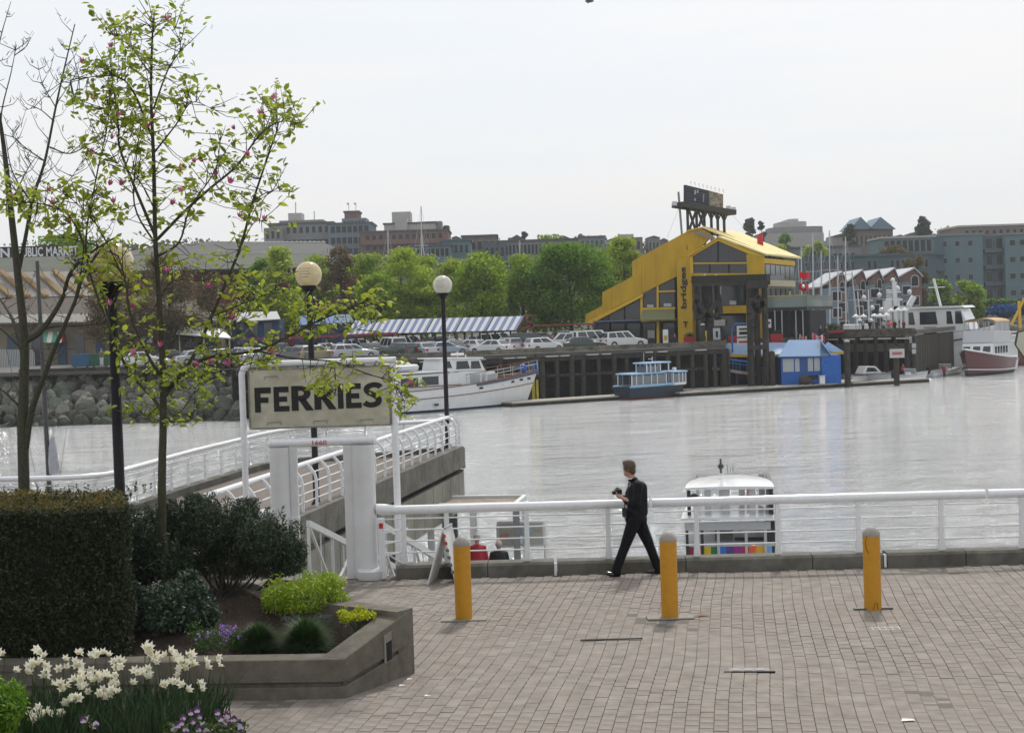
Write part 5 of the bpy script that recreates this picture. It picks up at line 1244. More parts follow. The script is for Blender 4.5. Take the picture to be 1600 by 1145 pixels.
# ================================================================== far buildings
def wall_mat(n, c, v=.08): return mat(n, c, .8, var=v, vscale=.35)
WGL = mat('window_glass', (.012, .015, .018), .12, spec=.3); WFR = mat('window_frame', (.4, .42, .42), .6)
def block(t, px0, px1, pt, Y, depth, zb, m, rows=0, cols=0, ww=.55, wh=.5, frame=True, roof=None, yaw=0.0, margin=.05, name='wall', balcony=0, skip=0.0, gl=None):
    a, b = V(px0, pt, Y), V(px1, pt, Y); zt = (a.z + b.z) / 2; w_ = b.x - a.x; H = zt - zb
    R_ = Matrix.Rotation(yaw, 3, 'Z'); o = Vector((a.x, Y, zb))
    def L(x, y, z): return o + R_ @ Vector((x, y, z))
    MB().prism([L(0, 0, 0), L(w_, 0, 0), L(w_, depth, 0), L(0, depth, 0)], (0, 0, H)).build(name, m, t, world=True)
    if roof: MB().prism([L(-.3, -.3, H), L(w_ + .3, -.3, H), L(w_ + .3, depth + .3, H), L(-.3, depth + .3, H)], (0, 0, .45)).build('roof', roof, t, world=True)
    if rows:
        me = None; cw, ch = w_ * (1 - 2 * margin) / cols, H / rows
        for r_ in range(rows):
            for c in range(cols):
                if rnd.random() < skip: continue
                if me is None:
                    x, z = cw * ww / 2, ch * wh / 2; fr = .1 if frame and cw * ww > 1.5 else .04; mb = MB()
                    mb.mi(0).bx(-x - fr, x + fr, -.06, .1, -z - fr, z + fr); mb.mi(1).bx(-x, x, -.09, .0, -z, z); mb.mi(0).bx(-.03, .03, -.11, -.05, -z, z) if cw * ww > 1.5 else None
                    wo = mb.build('window', [WFR if frame else m, gl or WGL], t); me = wo.data
                else: wo = bpy.data.objects.new('window', me); COL.objects.link(wo); wo.parent = t
                p = wmat(t).inverted() @ L(w_ * margin + cw * (c + .5), 0, ch * (r_ + .52)); wo.location = p; wo.rotation_euler = (0, 0, yaw)
    for k in range(balcony):
        z = H * (k + .98) / (balcony + 1); MB().prism([L(w_ * .02, -1.3, z), L(w_ * .98, -1.3, z), L(w_ * .98, .0, z), L(w_ * .02, .0, z)], (0, 0, .75)).build('balcony', m, t, world=True)
    return L, w_, H
GREYR = mat('grey_roof', (.09, .09, .088), .9, var=.1)
TEAL = wall_mat('teal_wall', (.11, .175, .2)); TEALD = wall_mat('teal_dark', (.07, .11, .125)); BRICK = wall_mat('brick_red', (.17, .1, .08)); STUC = wall_mat('grey_stucco', (.2, .205, .21)); BGREY = wall_mat('blue_grey_wall', (.14, .19, .24)); PALE = wall_mat('pale_wall', (.38, .37, .35)); BRWN = wall_mat('brown_wall', (.16, .13, .11))
def B(label, px, Y, zb=None, name='apartment_building', cat='building'):
    p = V(px, 480, Y); return thing(name, label, cat, (p.x, Y, hz(p.x, Y) - 2 if zb is None else zb)), (hz(p.x, Y) - 4 if zb is None else zb)
# left: condominiums on the ridge
t, zb = B('stepped pale grey apartment block with a tall lift tower on the ridge at far left', 460, 430)
block(t, 420, 520, 350, 430, 18, zb, STUC, 5, 9, roof=GREYR, balcony=3); block(t, 436, 505, 344, 434, 10, zb, STUC, 0, 0); block(t, 450, 471, 333, 438, 6, zb, PALE); block(t, 412, 440, 356, 426, 10, zb, STUC, 4, 3)
for px in (462, 491): MB().beam(V(px, 334 if px == 462 else 345, 439), V(px, 316 if px == 462 else 330, 439), .25).build('aerial', WFR, t, world=True)
t, zb = B('blue glazed apartment tower between two ridge-top blocks, with a brick lift house', 548, 425)
block(t, 512, 580, 350, 425, 16, zb, BGREY, 6, 7, .8, .6, roof=GREYR); block(t, 538, 560, 332, 430, 8, zb, BRICK, 0, 0, roof=GREYR); block(t, 534, 572, 341, 428, 9, zb, BGREY, 5, 6, .7, .6)
for px in (545, 556): MB().beam(V(px, 333, 432), V(px, 318, 432), .15).build('flag_pole', WFR, t, world=True); MB().bx(V(px - 3, 318, 432).x, V(px, 318, 432).x, 431.9, 432, V(px, 320, 432).z, V(px, 317, 432).z).build('flag', WFR, t, world=True)
t, zb = B('brick and grey stepped apartment block with a boxy pale lift tower', 640, 415)
block(t, 562, 700, 362, 415, 20, zb, BRICK, 6, 12, .6, .5, roof=GREYR, balcony=4); block(t, 600, 680, 350, 420, 12, zb, PALE, 2, 9, .6, .2, roof=GREYR); block(t, 612, 641, 331, 425, 8, zb, PALE, 0, 0); block(t, 617, 636, 341, 419, 4, zb, PALE); block(t, 652, 690, 346, 424, 8, zb, STUC, 2, 4, .6, .15)
t, zb = B('teal glazed terraced building below the ridge, behind the trees', 690, 330)
block(t, 640, 705, 385, 330, 14, QZ, TEAL, 7, 8, .75, .6, roof=TEALD, balcony=4); block(t, 600, 650, 395, 328, 10, QZ, TEALD, 6, 5, .75, .6); block(t, 690, 735, 377, 334, 14, QZ, TEAL, 6, 5, .6, .5, roof=TEALD, balcony=3)
t, zb = B('brown office block with a flat roof left of the dark mast', 742, 360)
block(t, 722, 776, 370, 360, 16, QZ + 2, BRWN, 5, 5, .7, .45, roof=GREYR); block(t, 755, 790, 378, 356, 10, QZ + 2, TEALD, 4, 4, .7, .45)
t, zb = B('long low grey office building behind the tree row, with a band of columns', 830, 370)
block(t, 770, 900, 377, 370, 18, QZ + 2, STUC, 5, 20, .7, .6, roof=GREYR)
t, zb = B('blue-grey flat building on the ridge above the broadest tree', 925, 440)
block(t, 905, 945, 371, 440, 14, zb, BGREY, 3, 5, roof=GREYR)
t, zb = B('pale house on the ridge above the left part of the yellow roof', 980, 450)
block(t, 962, 1004, 371, 450, 12, zb, BRWN, 2, 4); block(t, 968, 990, 366, 452, 8, zb, PALE)
# right of the restaurant
t, zb = B('round-cornered pale building with stacked flat tiers on the hilltop', 1240, 470, cat='building', name='tiered_building')
for (a, b, pt, pb, y) in ((1195, 1292, 364, 380, 470), (1205, 1290, 354, 362, 474), (1218, 1264, 346, 356, 478), (1232, 1250, 342, 347, 480)):
    p, q = V(a, pt, y), V(b, pt, y); r_ = V(a, pb, y)
    mb = MB(); w_ = (q.x - p.x) / 2; cx = (p.x + q.x) / 2; zz0 = r_.z if pt > 345 else r_.z; zt = (p.z + q.z) / 2
    k = len(mb.v); n = 20
    for z in (zz0 - 1.5, zt):
        for j in range(n): mb.v.append((cx + w_ * math.copysign(abs(math.cos(2 * PI * j / n)) ** .5, math.cos(2 * PI * j / n)), y + 8 + 8 * math.copysign(abs(math.sin(2 * PI * j / n)) ** .5, math.sin(2 * PI * j / n)), z))
    mb.f = [[j, (j + 1) % n, n + (j + 1) % n, n + j] for j in range(n)] + [list(range(n)), list(range(n, 2 * n))]; mb.m = [0] * len(mb.f)
    mb.build('tier', PALE if pt != 354 else STUC, t, world=True)
block(t, 1180, 1300, 378, 476, 10, zb, PALE)
t, zb = B('large school-like building with two blue gabled roofs on the hilltop', 1362, 450, name='gabled_hall')
block(t, 1332, 1395, 358, 450, 14, zb, BRWN, 4, 8, .5, .4)
BLR = mat('blue_roof_far', (.13, .19, .26), .6)
for a, b, c in ((1328, 1345, 1364), (1358, 1390, 1400)):
    pa, pb_, pc = V(a, 358, 449), V(b if b < 1380 else 1376, 339, 449), V(c, 358, 449); MB().prism([pa, pb_, pc], (0, 15, 0)).build('gable_roof', BLR, t, world=True)
t, zb = B('long low dark teal block with a flat roof behind the townhouses', 1370, 320)
block(t, 1245, 1462, 401, 320, 15, QZ, TEALD, 4, 22, .6, .45, roof=TEALD, skip=.3)
t, zb = B('glazed teal terrace with planted balconies above the dark flat-roofed block', 1415, 345)
block(t, 1376, 1460, 372, 345, 12, QZ, TEAL, 5, 8, .75, .7, roof=PALE, balcony=3)
t, zb = B('low grey building with a pale roofline left of the gabled hall', 1310, 400)
block(t, 1180, 1345, 388, 400, 14, QZ + 3, STUC, 3, 16, .7, .4, roof=GREYR, skip=.2)
t, zb = B('big teal apartment building with five rows of windows at the right edge', 1540, 370, QZ)
block(t, 1456, 1535, 368, 370, 20, QZ, TEAL, 5, 3, .34, .3, roof=STUC, margin=.12); block(t, 1535, 1570, 368, 371.5, 20, QZ, TEALD, 5, 2, .6, .6, balcony=4); block(t, 1570, 1640, 366, 369, 20, QZ, TEAL, 5, 4, .55, .32, roof=STUC)
me_b = [(1462, 1474)]
block(t, 1460, 1474, 372, 368.6, 2, QZ, TEALD, 0, 0, balcony=4)
block(t, 1498, 1640, 353, 384, 18, QZ, BRWN, 8, 12, .5, .35, roof=PALE)
# townhouses
def townhouse(i, px0, px1, peak, eave, lab):
    Y = 232 + i * 3.5; a = V(px0, eave, Y); b = V(px1, eave, Y); pk = V((px0 + px1) / 2 + 6, peak, Y); bot = QZ
    t = thing('townhouse', lab, 'house', (a.x, Y, bot), 0, 'brick townhouses with pale gable roofs')
    ze = (a.z + b.z) / 2
    MB().prism([(a.x, Y, bot), (b.x, Y, bot), (b.x, Y, ze), (pk.x, Y, pk.z), (a.x, Y, ze)], (0, 12, 0)).build('wall', BRICK, t, world=True)
    SK = mat('pale_gable_roof', (.42, .43, .45), .35, var=.12)  # both slopes are pale grey
    wd = b.x - a.x
    # roof slabs slope sideways, left one broad and pale
    MB().prism([(a.x - 1.6, Y - .5, ze - .7), (pk.x, Y - .5, pk.z + .12), (pk.x, Y - .5, pk.z + .35), (a.x - 1.6, Y - .5, ze - .45)], (0, 12.8, 0)).build('roof_slope', SK, t, world=True)
    MB().prism([(pk.x, Y - .5, pk.z + .12), (b.x + .15, Y - .5, ze), (b.x + .15, Y - .5, ze + .25), (pk.x, Y - .5, pk.z + .35)], (0, 12.8, 0)).build('roof_slope', SK, t, world=True)
    MB().prism([(a.x - 1.5, Y + .6, bot), (a.x + wd * .42, Y + .6, bot), (a.x + wd * .42, Y + .6, ze - .6), (a.x - 1.5, Y + .6, ze - .9)], (0, -1.4, 0)).build('bay', BGREY, t, world=True)
    # arched window
    cx = pk.x + wd * .02; zc = ze - .2; ww_ = wd * .18
    arch = [(cx - ww_, zc - 1.3), (cx + ww_, zc - 1.3)] + [(cx + ww_ * math.cos(q), zc + ww_ * math.sin(q)) for q in [PI * k / 8 for k in range(9)]]
    MB().prism([(x, Y - .05, z) for x, z in arch], (0, -.12, 0)).build('arch_frame', WFR, t, world=True)
    w1 = MB().prism([(cx + (x - cx) * .78, Y - .18, zc - .2 + (z - zc + .2) * .82) for x, z in arch], (0, -.04, 0)).build('window', WGL, t, world=True)
    for (dx, dz) in ((wd * .0, 3.6), (-wd * .42, 1.9), (-wd * .42, 4.4), (wd * .05, 6.4)):
        zz = ze - dz
        if zz - .9 < bot: continue
        yy = Y - .82 if dx < 0 else Y - .02
        MB().bx(cx + dx - .75, cx + dx + .75, yy - .1, yy, zz - .9, zz + .7).build('window_frame', WFR, t, world=True); MB().bx(cx + dx - .6, cx + dx + .6, yy - .16, yy - .1, zz - .75, zz + .55).build('window', WGL, t, world=True)
for i, (a, b, pk, ev) in enumerate(((1296, 1322, 427, 442), (1330, 1352, 424, 440), (1356, 1378, 424, 438), (1380, 1402, 421, 436), (1404, 1440, 421, 434))):
    townhouse(i, a, b, pk, ev, '%s of the five brick townhouses counted from the left' % ordn[i])

# hillside woods and single dark conifers
def woods():
    r_ = np.random.RandomState(9); Ps = []
    for k in range(760):
        x = r_.uniform(-260, 260); y = r_.uniform(300, 520) if k < 560 else r_.uniform(505, 540); s = r_.uniform(2.0, 4.2); c = (x, y, hz(x, y) + s * .7); Ps.append(pts_ellipsoid(85, c, (s * 1.2, s, s), .5, k))
    m = mat('wood_leaf', (.06, .09, .03), .7, island=[(.04, .07, .025), (.07, .11, .03), (.1, .14, .04), (.09, .08, .045), (.05, .08, .04)], transl=.2)
    tag(leaf_mesh('hillside_woods', np.concatenate(Ps), 1.3, m, None, aspect=.8), 'green woods and gardens covering the far hillside between the buildings', 'woods', kind='stuff')
woods()
CON = [(0.02, 0.045, 0.025), (0.035, 0.065, 0.035), (0.05, 0.08, 0.04)]
far_tree('conifer', 'dark rounded conifer on the skyline right of the billboard', 1171, 342, 382, 24, 430, CON, 1500, .8, 21, base_z=16, tr=.1)
far_tree('conifer', 'smaller pale conifer beside the dark one on the skyline', 1190, 345, 382, 14, 432, CON, 800, .8, 22, base_z=16, tr=.1)
far_tree('conifer', 'dark pointed conifer on the skyline right of the gabled hall', 1443, 337, 375, 24, 430, CON, 1500, .8, 23, base_z=16, tr=.1)
far_tree('conifer', 'dark conifer directly left of the gabled hall', 1329, 350, 390, 22, 420, CON, 1500, .8, 24, base_z=14, tr=.1)
far_tree('hillside_tree', 'round green tree below the tiered building', 1226, 362, 392, 32, 415, GRD, 1500, .8, 25, base_z=13, tr=.2)
far_tree('hillside_tree', 'yellow-green round tree behind the masts, below the tiered building', 1275, 378, 402, 40, 395, GRL, 1800, .7, 26, base_z=10, tr=.2)
far_tree('hillside_tree', 'yellow-green tree just right of the yellow roof', 1218, 382, 402, 34, 398, GRL, 1500, .7, 27, base_z=10, tr=.2)
far_tree('hillside_tree', 'pale green tree right of the gabled hall, near the right-hand skyline', 1475, 352, 378, 50, 435, GRL, 1500, .8, 28, base_z=17, tr=.2)
far_tree('hillside_tree', 'dark conifer on the ridge above the broadest tree', 820, 362, 388, 14, 440, CON, 800, .8, 29, base_z=17, tr=.1)
far_tree('hillside_tree', 'green tree clump on the ridge right of the long office building', 860, 368, 392, 60, 445, GRN, 2200, .8, 30, base_z=15, tr=.2)
far_tree('shore_tree', 'brown-green tree in front of the big teal apartment building', 1430, 400, 500, 52, 262, BRN, 3200, .45, 31, dens=.1)
far_tree('shore_tree', 'fresh green tree at the foot of the big teal apartment building', 1515, 440, 500, 50, 250, GRN, 2600, .45, 32)
far_tree('shore_tree', 'green tree left of the fresh green one, beside the townhouses', 1470, 435, 500, 40, 256, GRN, 2400, .45, 33)
far_tree('shore_tree', 'low dark bush row below the big teal apartments', 1560, 470, 505, 70, 262, GRD, 2400, .45, 34, cat='bush')
far_tree('hillside_tree', 'reddish-green trees on the terrace above the dark flat block', 1400, 385, 405, 60, 338, BRN, 1500, .6, 35, base_z=11)
far_tree('hillside_tree', 'dark conifer on the ridge right of the brick stepped block', 697, 352, 385, 16, 440, CON, 900, .8, 36, base_z=20, tr=.1)
far_tree('hillside_tree', 'green trees at far left above the market sign', 110, 372, 420, 150, 240, GRD, 5200, .6, 37, base_z=4)

def shore_hedge():
    r_ = np.random.RandomState(4); P = []
    for k in range(75):
        px = 1425 + k * 3.4; c = V(px, 500, 254 + 3 * math.sin(k)); c.z = QZ + 1.6 + .7 * math.sin(k * .7); P.append(pts_ellipsoid(120, c, (2.2, 1.5, 2.0), .5, k))
    tag(leaf_mesh('shore_hedge', np.concatenate(P), .8, mat('shore_hedge_leaf', (.03, .06, .02), .7, island=[(.02, .04, .015), (.04, .08, .02), (.06, .1, .03)], transl=.2), None, aspect=.8), 'dark green hedge along the far shore below the big teal apartments', 'hedge', kind='stuff')
shore_hedge()

def hill_houses():
    cs = [('pale', PALE), ('grey', STUC), ('brown', BRWN), ('brick', BRICK), ('blue-grey', BGREY)]
    for i, px in enumerate((706, 738, 800, 838, 872, 948, 1012, 1030, 1158, 1185, 1300, 1318, 1400, 1424, 1452, 1478)):
        Y = 440 + (i * 37) % 70; w_ = 13 + (i * 7) % 12; pt = 372 + (i * 5) % 9 - (px - 700) * .012; nm, m = cs[i % 5]
        p = V(px, pt, Y); zb = hz(p.x, Y) - 3
        t = thing('hillside_house', '%s little house on the ridge, %s from the left of the scattered hillside houses' % (nm, ordn[i]), 'house', (p.x, Y, zb), 0, 'scattered hillside houses')
        block(t, px, px + w_, pt, Y, 9, zb, m, 2, 3, .5, .4)
        a, b = V(px - 1, pt, Y), V(px + w_ + 1, pt, Y); c = V(px + w_ / 2, pt - 3 - i % 3, Y)
        MB().prism([(a.x, Y - .5, a.z), (b.x, Y - .5, b.z), (c.x, Y - .5, c.z)], (0, 10, 0)).build('roof', GREYR, t, world=True)
hill_houses()
# ================================================================== market hall and sheds at the left
def market():
    t = thing('market_hall', 'long market hall with a big lettered sign, striped glazed roof and coloured awnings', 'building', V(100, 560, 165) * 1.0); t.location.z = QZ
    Y = 168; TAN = wall_mat('tan_wall', (.2, .17, .115)); BRR = mat('brown_roof', (.085, .07, .055), .9, var=.15, vscale=.4); GRR = mat('green_grey_roof', (.075, .09, .06), .85, var=.1, vscale=.2, col2=(.065, .068, .06)); RW = mat('red_wall', (.11, .02, .025), .85)
    def quad(pts, m, nm, off=(0, .2, -.2)): return MB().prism([V(*p) for p in pts], off).build(nm, m, t, world=True)
    # low front with doors
    a, b = V(-40, 500, Y), V(345, 500, Y); z1 = V(150, 505, Y).z
    MB().bx(a.x, b.x, Y, Y + 20, QZ, z1).build('wall', TAN, t, world=True)
    quad([(-40, 505, Y - 1.5), (345, 500, Y - 1.5), (335, 488, Y + 3), (-40, 492, Y + 3)], mat('pale_awning_roof', (.2, .195, .17), .8, var=.1), 'front_roof')
    quad([(-40, 492, Y + 3), (335, 488, Y + 3), (300, 462, Y + 10), (-40, 466, Y + 10)], BRR, 'middle_roof')
    quad([(-40, 466, Y + 10), (150, 462, Y + 10), (128, 424, Y + 17), (-40, 426, Y + 17)], mat('glazed_roof', (.2, .185, .165), .5, var=.12), 'glazed_roof')
    YB = mat('yellow_beam', (.2, .12, .03), .6)
    for k in range(7):
        x0 = -30 + k * 28; quad([(x0 + 42, 464, Y + 9.6), (x0 + 50, 464, Y + 9.6), (x0 + 6, 424, Y + 16.6), (x0 - 2, 424, Y + 16.6)], YB, 'yellow_beam', (0, .1, .25))
    # bins of doors and windows
    for k, px in enumerate((12, 50, 90, 118, 150, 178, 250, 290, 320)):
        p = V(px, 540, Y); q = V(px + 14, 540, Y); MB().bx(p.x, q.x, Y - .12, Y - .01, QZ, z1 - 1.1).build('door', [mat('blue_door', (.04, .08, .14), .6), DARKG][k % 2], t, world=True)
    for k in range(22):
        p = V(-2 + k * 2.6, 560, Y - 6); MB().bx(p.x, p.x + .09, p.y, p.y + .06, QZ, QZ + 1.9).build('white_slat', WFR, t, world=True)
    # awnings in stripes
    for px, c1_, c2_, nm in ((64, (.1, .3, .2), (.6, .6, .55), 'green_awning'), (206, (.08, .17, .4), (.6, .6, .62), 'blue_awning')):
        w_ = bpy.data.objects.new(nm, None); COL.objects.link(w_); w_.parent = t
        for k in range(4):
            m = mat(nm + str(k % 2), c1_ if k % 2 == 0 else c2_, .7)
            MB().prism([V(px + k * 8, 535, Y - 2.5), V(px + 8 + k * 8, 535, Y - 2.5), V(px + 12 + k * 7, 518, Y - .3), V(px + 5 + k * 7, 518, Y - .3)], (0, .05, -.05)).build('stripe', m, w_, world=True)
        MB().prism([V(px + 32, 535, Y - 2.5), V(px + 38, 535, Y - .3), V(px + 34, 518, Y - .3)], (.1, 0, 0)).build('red_side', RED, w_, world=True)
    # sign
    SB = mat('market_sign', (.03, .032, .035), .8); p, q = V(-150, 404, Y + 16), V(96, 400, Y + 16); r_ = V(0, 386, Y + 16)
    MB().bx(p.x, q.x, Y + 16, Y + 16.3, q.z, r_.z).build('sign_board', SB, t, world=True)
    LT = mat('sign_letters', (.62, .63, .64), .5); z0 = V(40, 401.5, Y + 15.9).z; hh = V(40, 386.5, Y + 15.9).z - z0
    def wd(a_, b_): return V(b_, 390, Y + 15.9).x - V(a_, 390, Y + 15.9).x
    for body, xa, xb in (('GRANVILLE', -118, -52), ('ISLAND', -46, 22), ('PUBLIC', 28, 67), ('MARKET', 72, 122)):
        if body == 'ISLAND': body, xa, xb = 'ISLAN', -40, 15
        p = V(xa, 395, Y + 15.9); lettering('sign_word', body, (p.x, Y + 15.98, z0), (1, 0, 0), (0, 0, 1), wd(xa, xb), hh, .03, LT, t, .03)
    for k in range(12): p = V(-10 + k * 9, 385, Y + 16); MB().ball((p.x, Y + 15.8, r_.z + .25), .16, 8, 6).build('sign_lamp', WFR, t, world=True)
    # big roofs behind
    t2 = thing('warehouse', 'large warehouse with a grey-green sloping roof and dark red walls, left of the trees', 'building', V(400, 540, 225) * 1.0); t2.location.z = QZ
    def quad2(pts, m, nm, off=(0, .2, -.3)): return MB().prism([V(*p) for p in pts], off).build(nm, m, t2, world=True)
    z2 = V(400, 419, 215).z
    MB().bx(V(-60, 430, 216).x, V(566, 430, 216).x, 216, 250, QZ, z2 - .1).build('wall', RW, t2, world=True)
    quad2([(-80, 428, 214), (574, 416, 214), (548, 396, 226), (-80, 402, 226)], GRR, 'lower_roof')
    quad2([(150, 399, 226.2), (548, 396, 226.2), (505, 379, 240), (330, 377, 240), (250, 386, 240)], GREYR, 'upper_roof')
    for k in range(26): p = V(330 + k * 7, 379, 239.5); MB().ball((p.x, 239.5, p.z), .22, 6, 4, (1.8, 1, 1)).build('roof_vent', WFR, t2, world=True) if k > 11 else None
    # blue sheds
    for (a, b, pt, pb, Yc, lb, rc) in ((356, 440, 487, 545, 172, 'blue-walled shed with a pale sloping roof at the left of the car park', (.42, .42, .44)), (455, 555, 492, 545, 174, 'low blue-roofed shelter behind the left cars', (.06, .13, .3))):
        s = thing('shed', lb, 'shed', V(a, 540, Yc) * 1.0); s.location.z = QZ; x0, x1 = V(a, 500, Yc).x, V(b, 500, Yc).x; zt = V((a + b) / 2, pt, Yc).z
        MB().bx(x0 + .3, x1 - .3, Yc + .2, Yc + 4, QZ, zt - .9).build('wall', mat('shed_blue', (.035, .07, .15), .8), s, world=True)
        MB().prism([(x0, Yc - .8, zt - 1.1), (x1, Yc - .8, zt - .9), (x1 - .8, Yc + 2, zt), (x0 + .8, Yc + 2, zt)], (0, .2, -.12)).build('roof', mat('shed_roof_%d' % a, rc, .6), s, world=True)
        for k in range(3): MB().bx(x0 + .8 + k * 1.6, x0 + 1.7 + k * 1.6, Yc + .1, Yc + .19, QZ + .9, zt - 1.3).build('window', DARKG, s, world=True)
    s = thing('market_tent', 'white peaked tent roof left of the blue shed', 'tent', V(300, 545, 165) * 1.0); s.location.z = QZ
    p = [V(275, 521, 163), V(362, 528, 163), V(345, 512, 168), V(285, 506, 168)]; MB().prism(p, (0, 0, -.08)).build('canopy', mat('tent_white', (.72, .73, .74), .6), s, world=True)
    for px in (280, 318, 358): q = V(px, 524, 163.3); MB().bx(q.x - .06, q.x + .06, 163.3, 163.42, QZ, q.z - .15).build('post', WFR, s, world=True)
    for k, (px, c, lb) in enumerate(((128, (.03, .1, .2), 'blue waste container standing at the top of the boulder bank'), (157, (.02, .09, .05), 'green waste container right of the blue one'))):
        s = thing('waste_container', lb, 'container', V(px, 565, 150) * 1.0, 0, 'waste containers'); s.location.z = QZ
        MB().box((0, 0, .65), (1.7, 1.1, 1.1), taper=1.08).build('bin', mat('bin_%d' % k, c, .6), s); MB().box((0, 0, 1.25), (1.9, 1.25, .1)).build('lid', mat('bin_%d' % k, c, .6), s)
        for q in (-.6, .6): MB().lathe([(.1, 0), (.1, .1)], 8, (q, -.3, 0)).build('wheel', RUBBER, s)
market()

# ================================================================== boats
def hull(t, L, Bm, zs, zb, m, boot=None, deckm=None, rake=.9, n=18, draft=.5, transom=.86, stripe=None, flare=.22, bulwark=0.0):
    def hb(f): return Bm / 2 * (transom + (1 - transom) * min(1, f / .35)) if f < .35 else Bm / 2 * max(0.0, 1 - ((f - .35) / .65) ** 2.4)
    def zd(f): return zs + (zb - zs) * f ** 2.2
    lv = [(-draft, .35), (0.0, .82), (.22, .87), (.6, .94), (1.0, 1.0)]
    rows = []
    for i in range(n + 1):
        f = i / n; b = hb(f); z1 = zd(f); r_ = []
        for k, (lz, s) in enumerate(lv):
            z = lz if k < 3 else z1 * lz
            g = z / z1 if z > 0 else 0
            x = f * L + rake * max(0, g) * f ** 3 - (0 if z >= 0 else .25 * f)
            bb = b * (s if f < .3 else s - (1 - g) * flare * (f - .3) * (1 if k else 1.2)); bb = max(.015, bb)
            r_.append((x, bb, z))
        rows.append(r_)
    def shell(k0, k1, mt, nm, off=0.0):
        mb = MB()
        for s in (-1, 1):
            k = len(mb.v)
            for r_ in rows: mb.v += [(x, s * (y + off), z) for x, y, z in r_[k0:k1 + 1]]
            w_ = k1 - k0 + 1
            for i in range(n):
                for j in range(w_ - 1): mb.f.append([k + i * w_ + j, k + i * w_ + j + 1, k + (i + 1) * w_ + j + 1, k + (i + 1) * w_ + j]); mb.m.append(0)
        w_ = k1 - k0 + 1; h_ = len(mb.v) // 2
        for j in range(w_ - 1): mb.f.append([j, j + 1, h_ + j + 1, h_ + j]); mb.m.append(0); e = n * w_; mb.f.append([e + j, e + j + 1, h_ + e + j + 1, h_ + e + j]); mb.m.append(0)
        return mb.build(nm, mt, t, smooth=True)
    shell(2, 4, m, 'hull'); shell(0, 2, boot or m, 'boot_stripe')
    mb = MB()
    for i, r_ in enumerate(rows): x, y, z = r_[4]; mb.v += [(x - .02, -y * .97, z - .06 - bulwark), (x - .02, y * .97, z - .06 - bulwark)]
    mb.f = [[2 * i, 2 * i + 2, 2 * i + 3, 2 * i + 1] for i in range(n)]; mb.m = [0] * n
    mb.build('deck', deckm or mat('boat_deck', (.45, .43, .38), .7), t)
    def line(s_, h, r_, mt, nm, f0=0, f1=1.0):
        for s in (-1, 1):
            q = []
            for i in range(int(f0 * n), int(f1 * n) + 1):
                a, b = rows[i][3 if h < 1 else 4], rows[i][4]; z = b[2] * h; g0, g1 = rows[i][2], rows[i][4]; u_ = (z - g0[2]) / max(.01, g1[2] - g0[2]); q.append((g0[0] + (g1[0] - g0[0]) * u_, s * (g0[1] + (g1[1] - g0[1]) * u_ + s_), z))
            MB().tube(q, r_, 5).build(nm, mt, t)
    return rows, line, zd, hb
def boat_place(name, label, a, b, cat='boat', group=None):     # a: stern point, b: bow point on the water
    d = b - a; return thing(name, label, cat, (a.x, a.y, WZ), math.atan2(d.y, d.x), group), d.length
BW = mat('boat_white', (.68, .69, .7), .3, coat=.5, var=.04, vscale=.5); BWG = mat('boat_grey_white', (.5, .51, .53), .4)
NAVY = mat('navy', (.02, .035, .08), .35, coat=.5); TEAK = mat('teak', (.17, .08, .045), .6); TEAKL = mat('teak_deck', (.38, .3, .22), .7)
def profile(t, poly, y0, y1, m, nm, bevel=0): return MB().prism([(x, y0, z) for x, z in poly], (0, y1 - y0, 0)).build(nm, m, t, bevel=bevel)
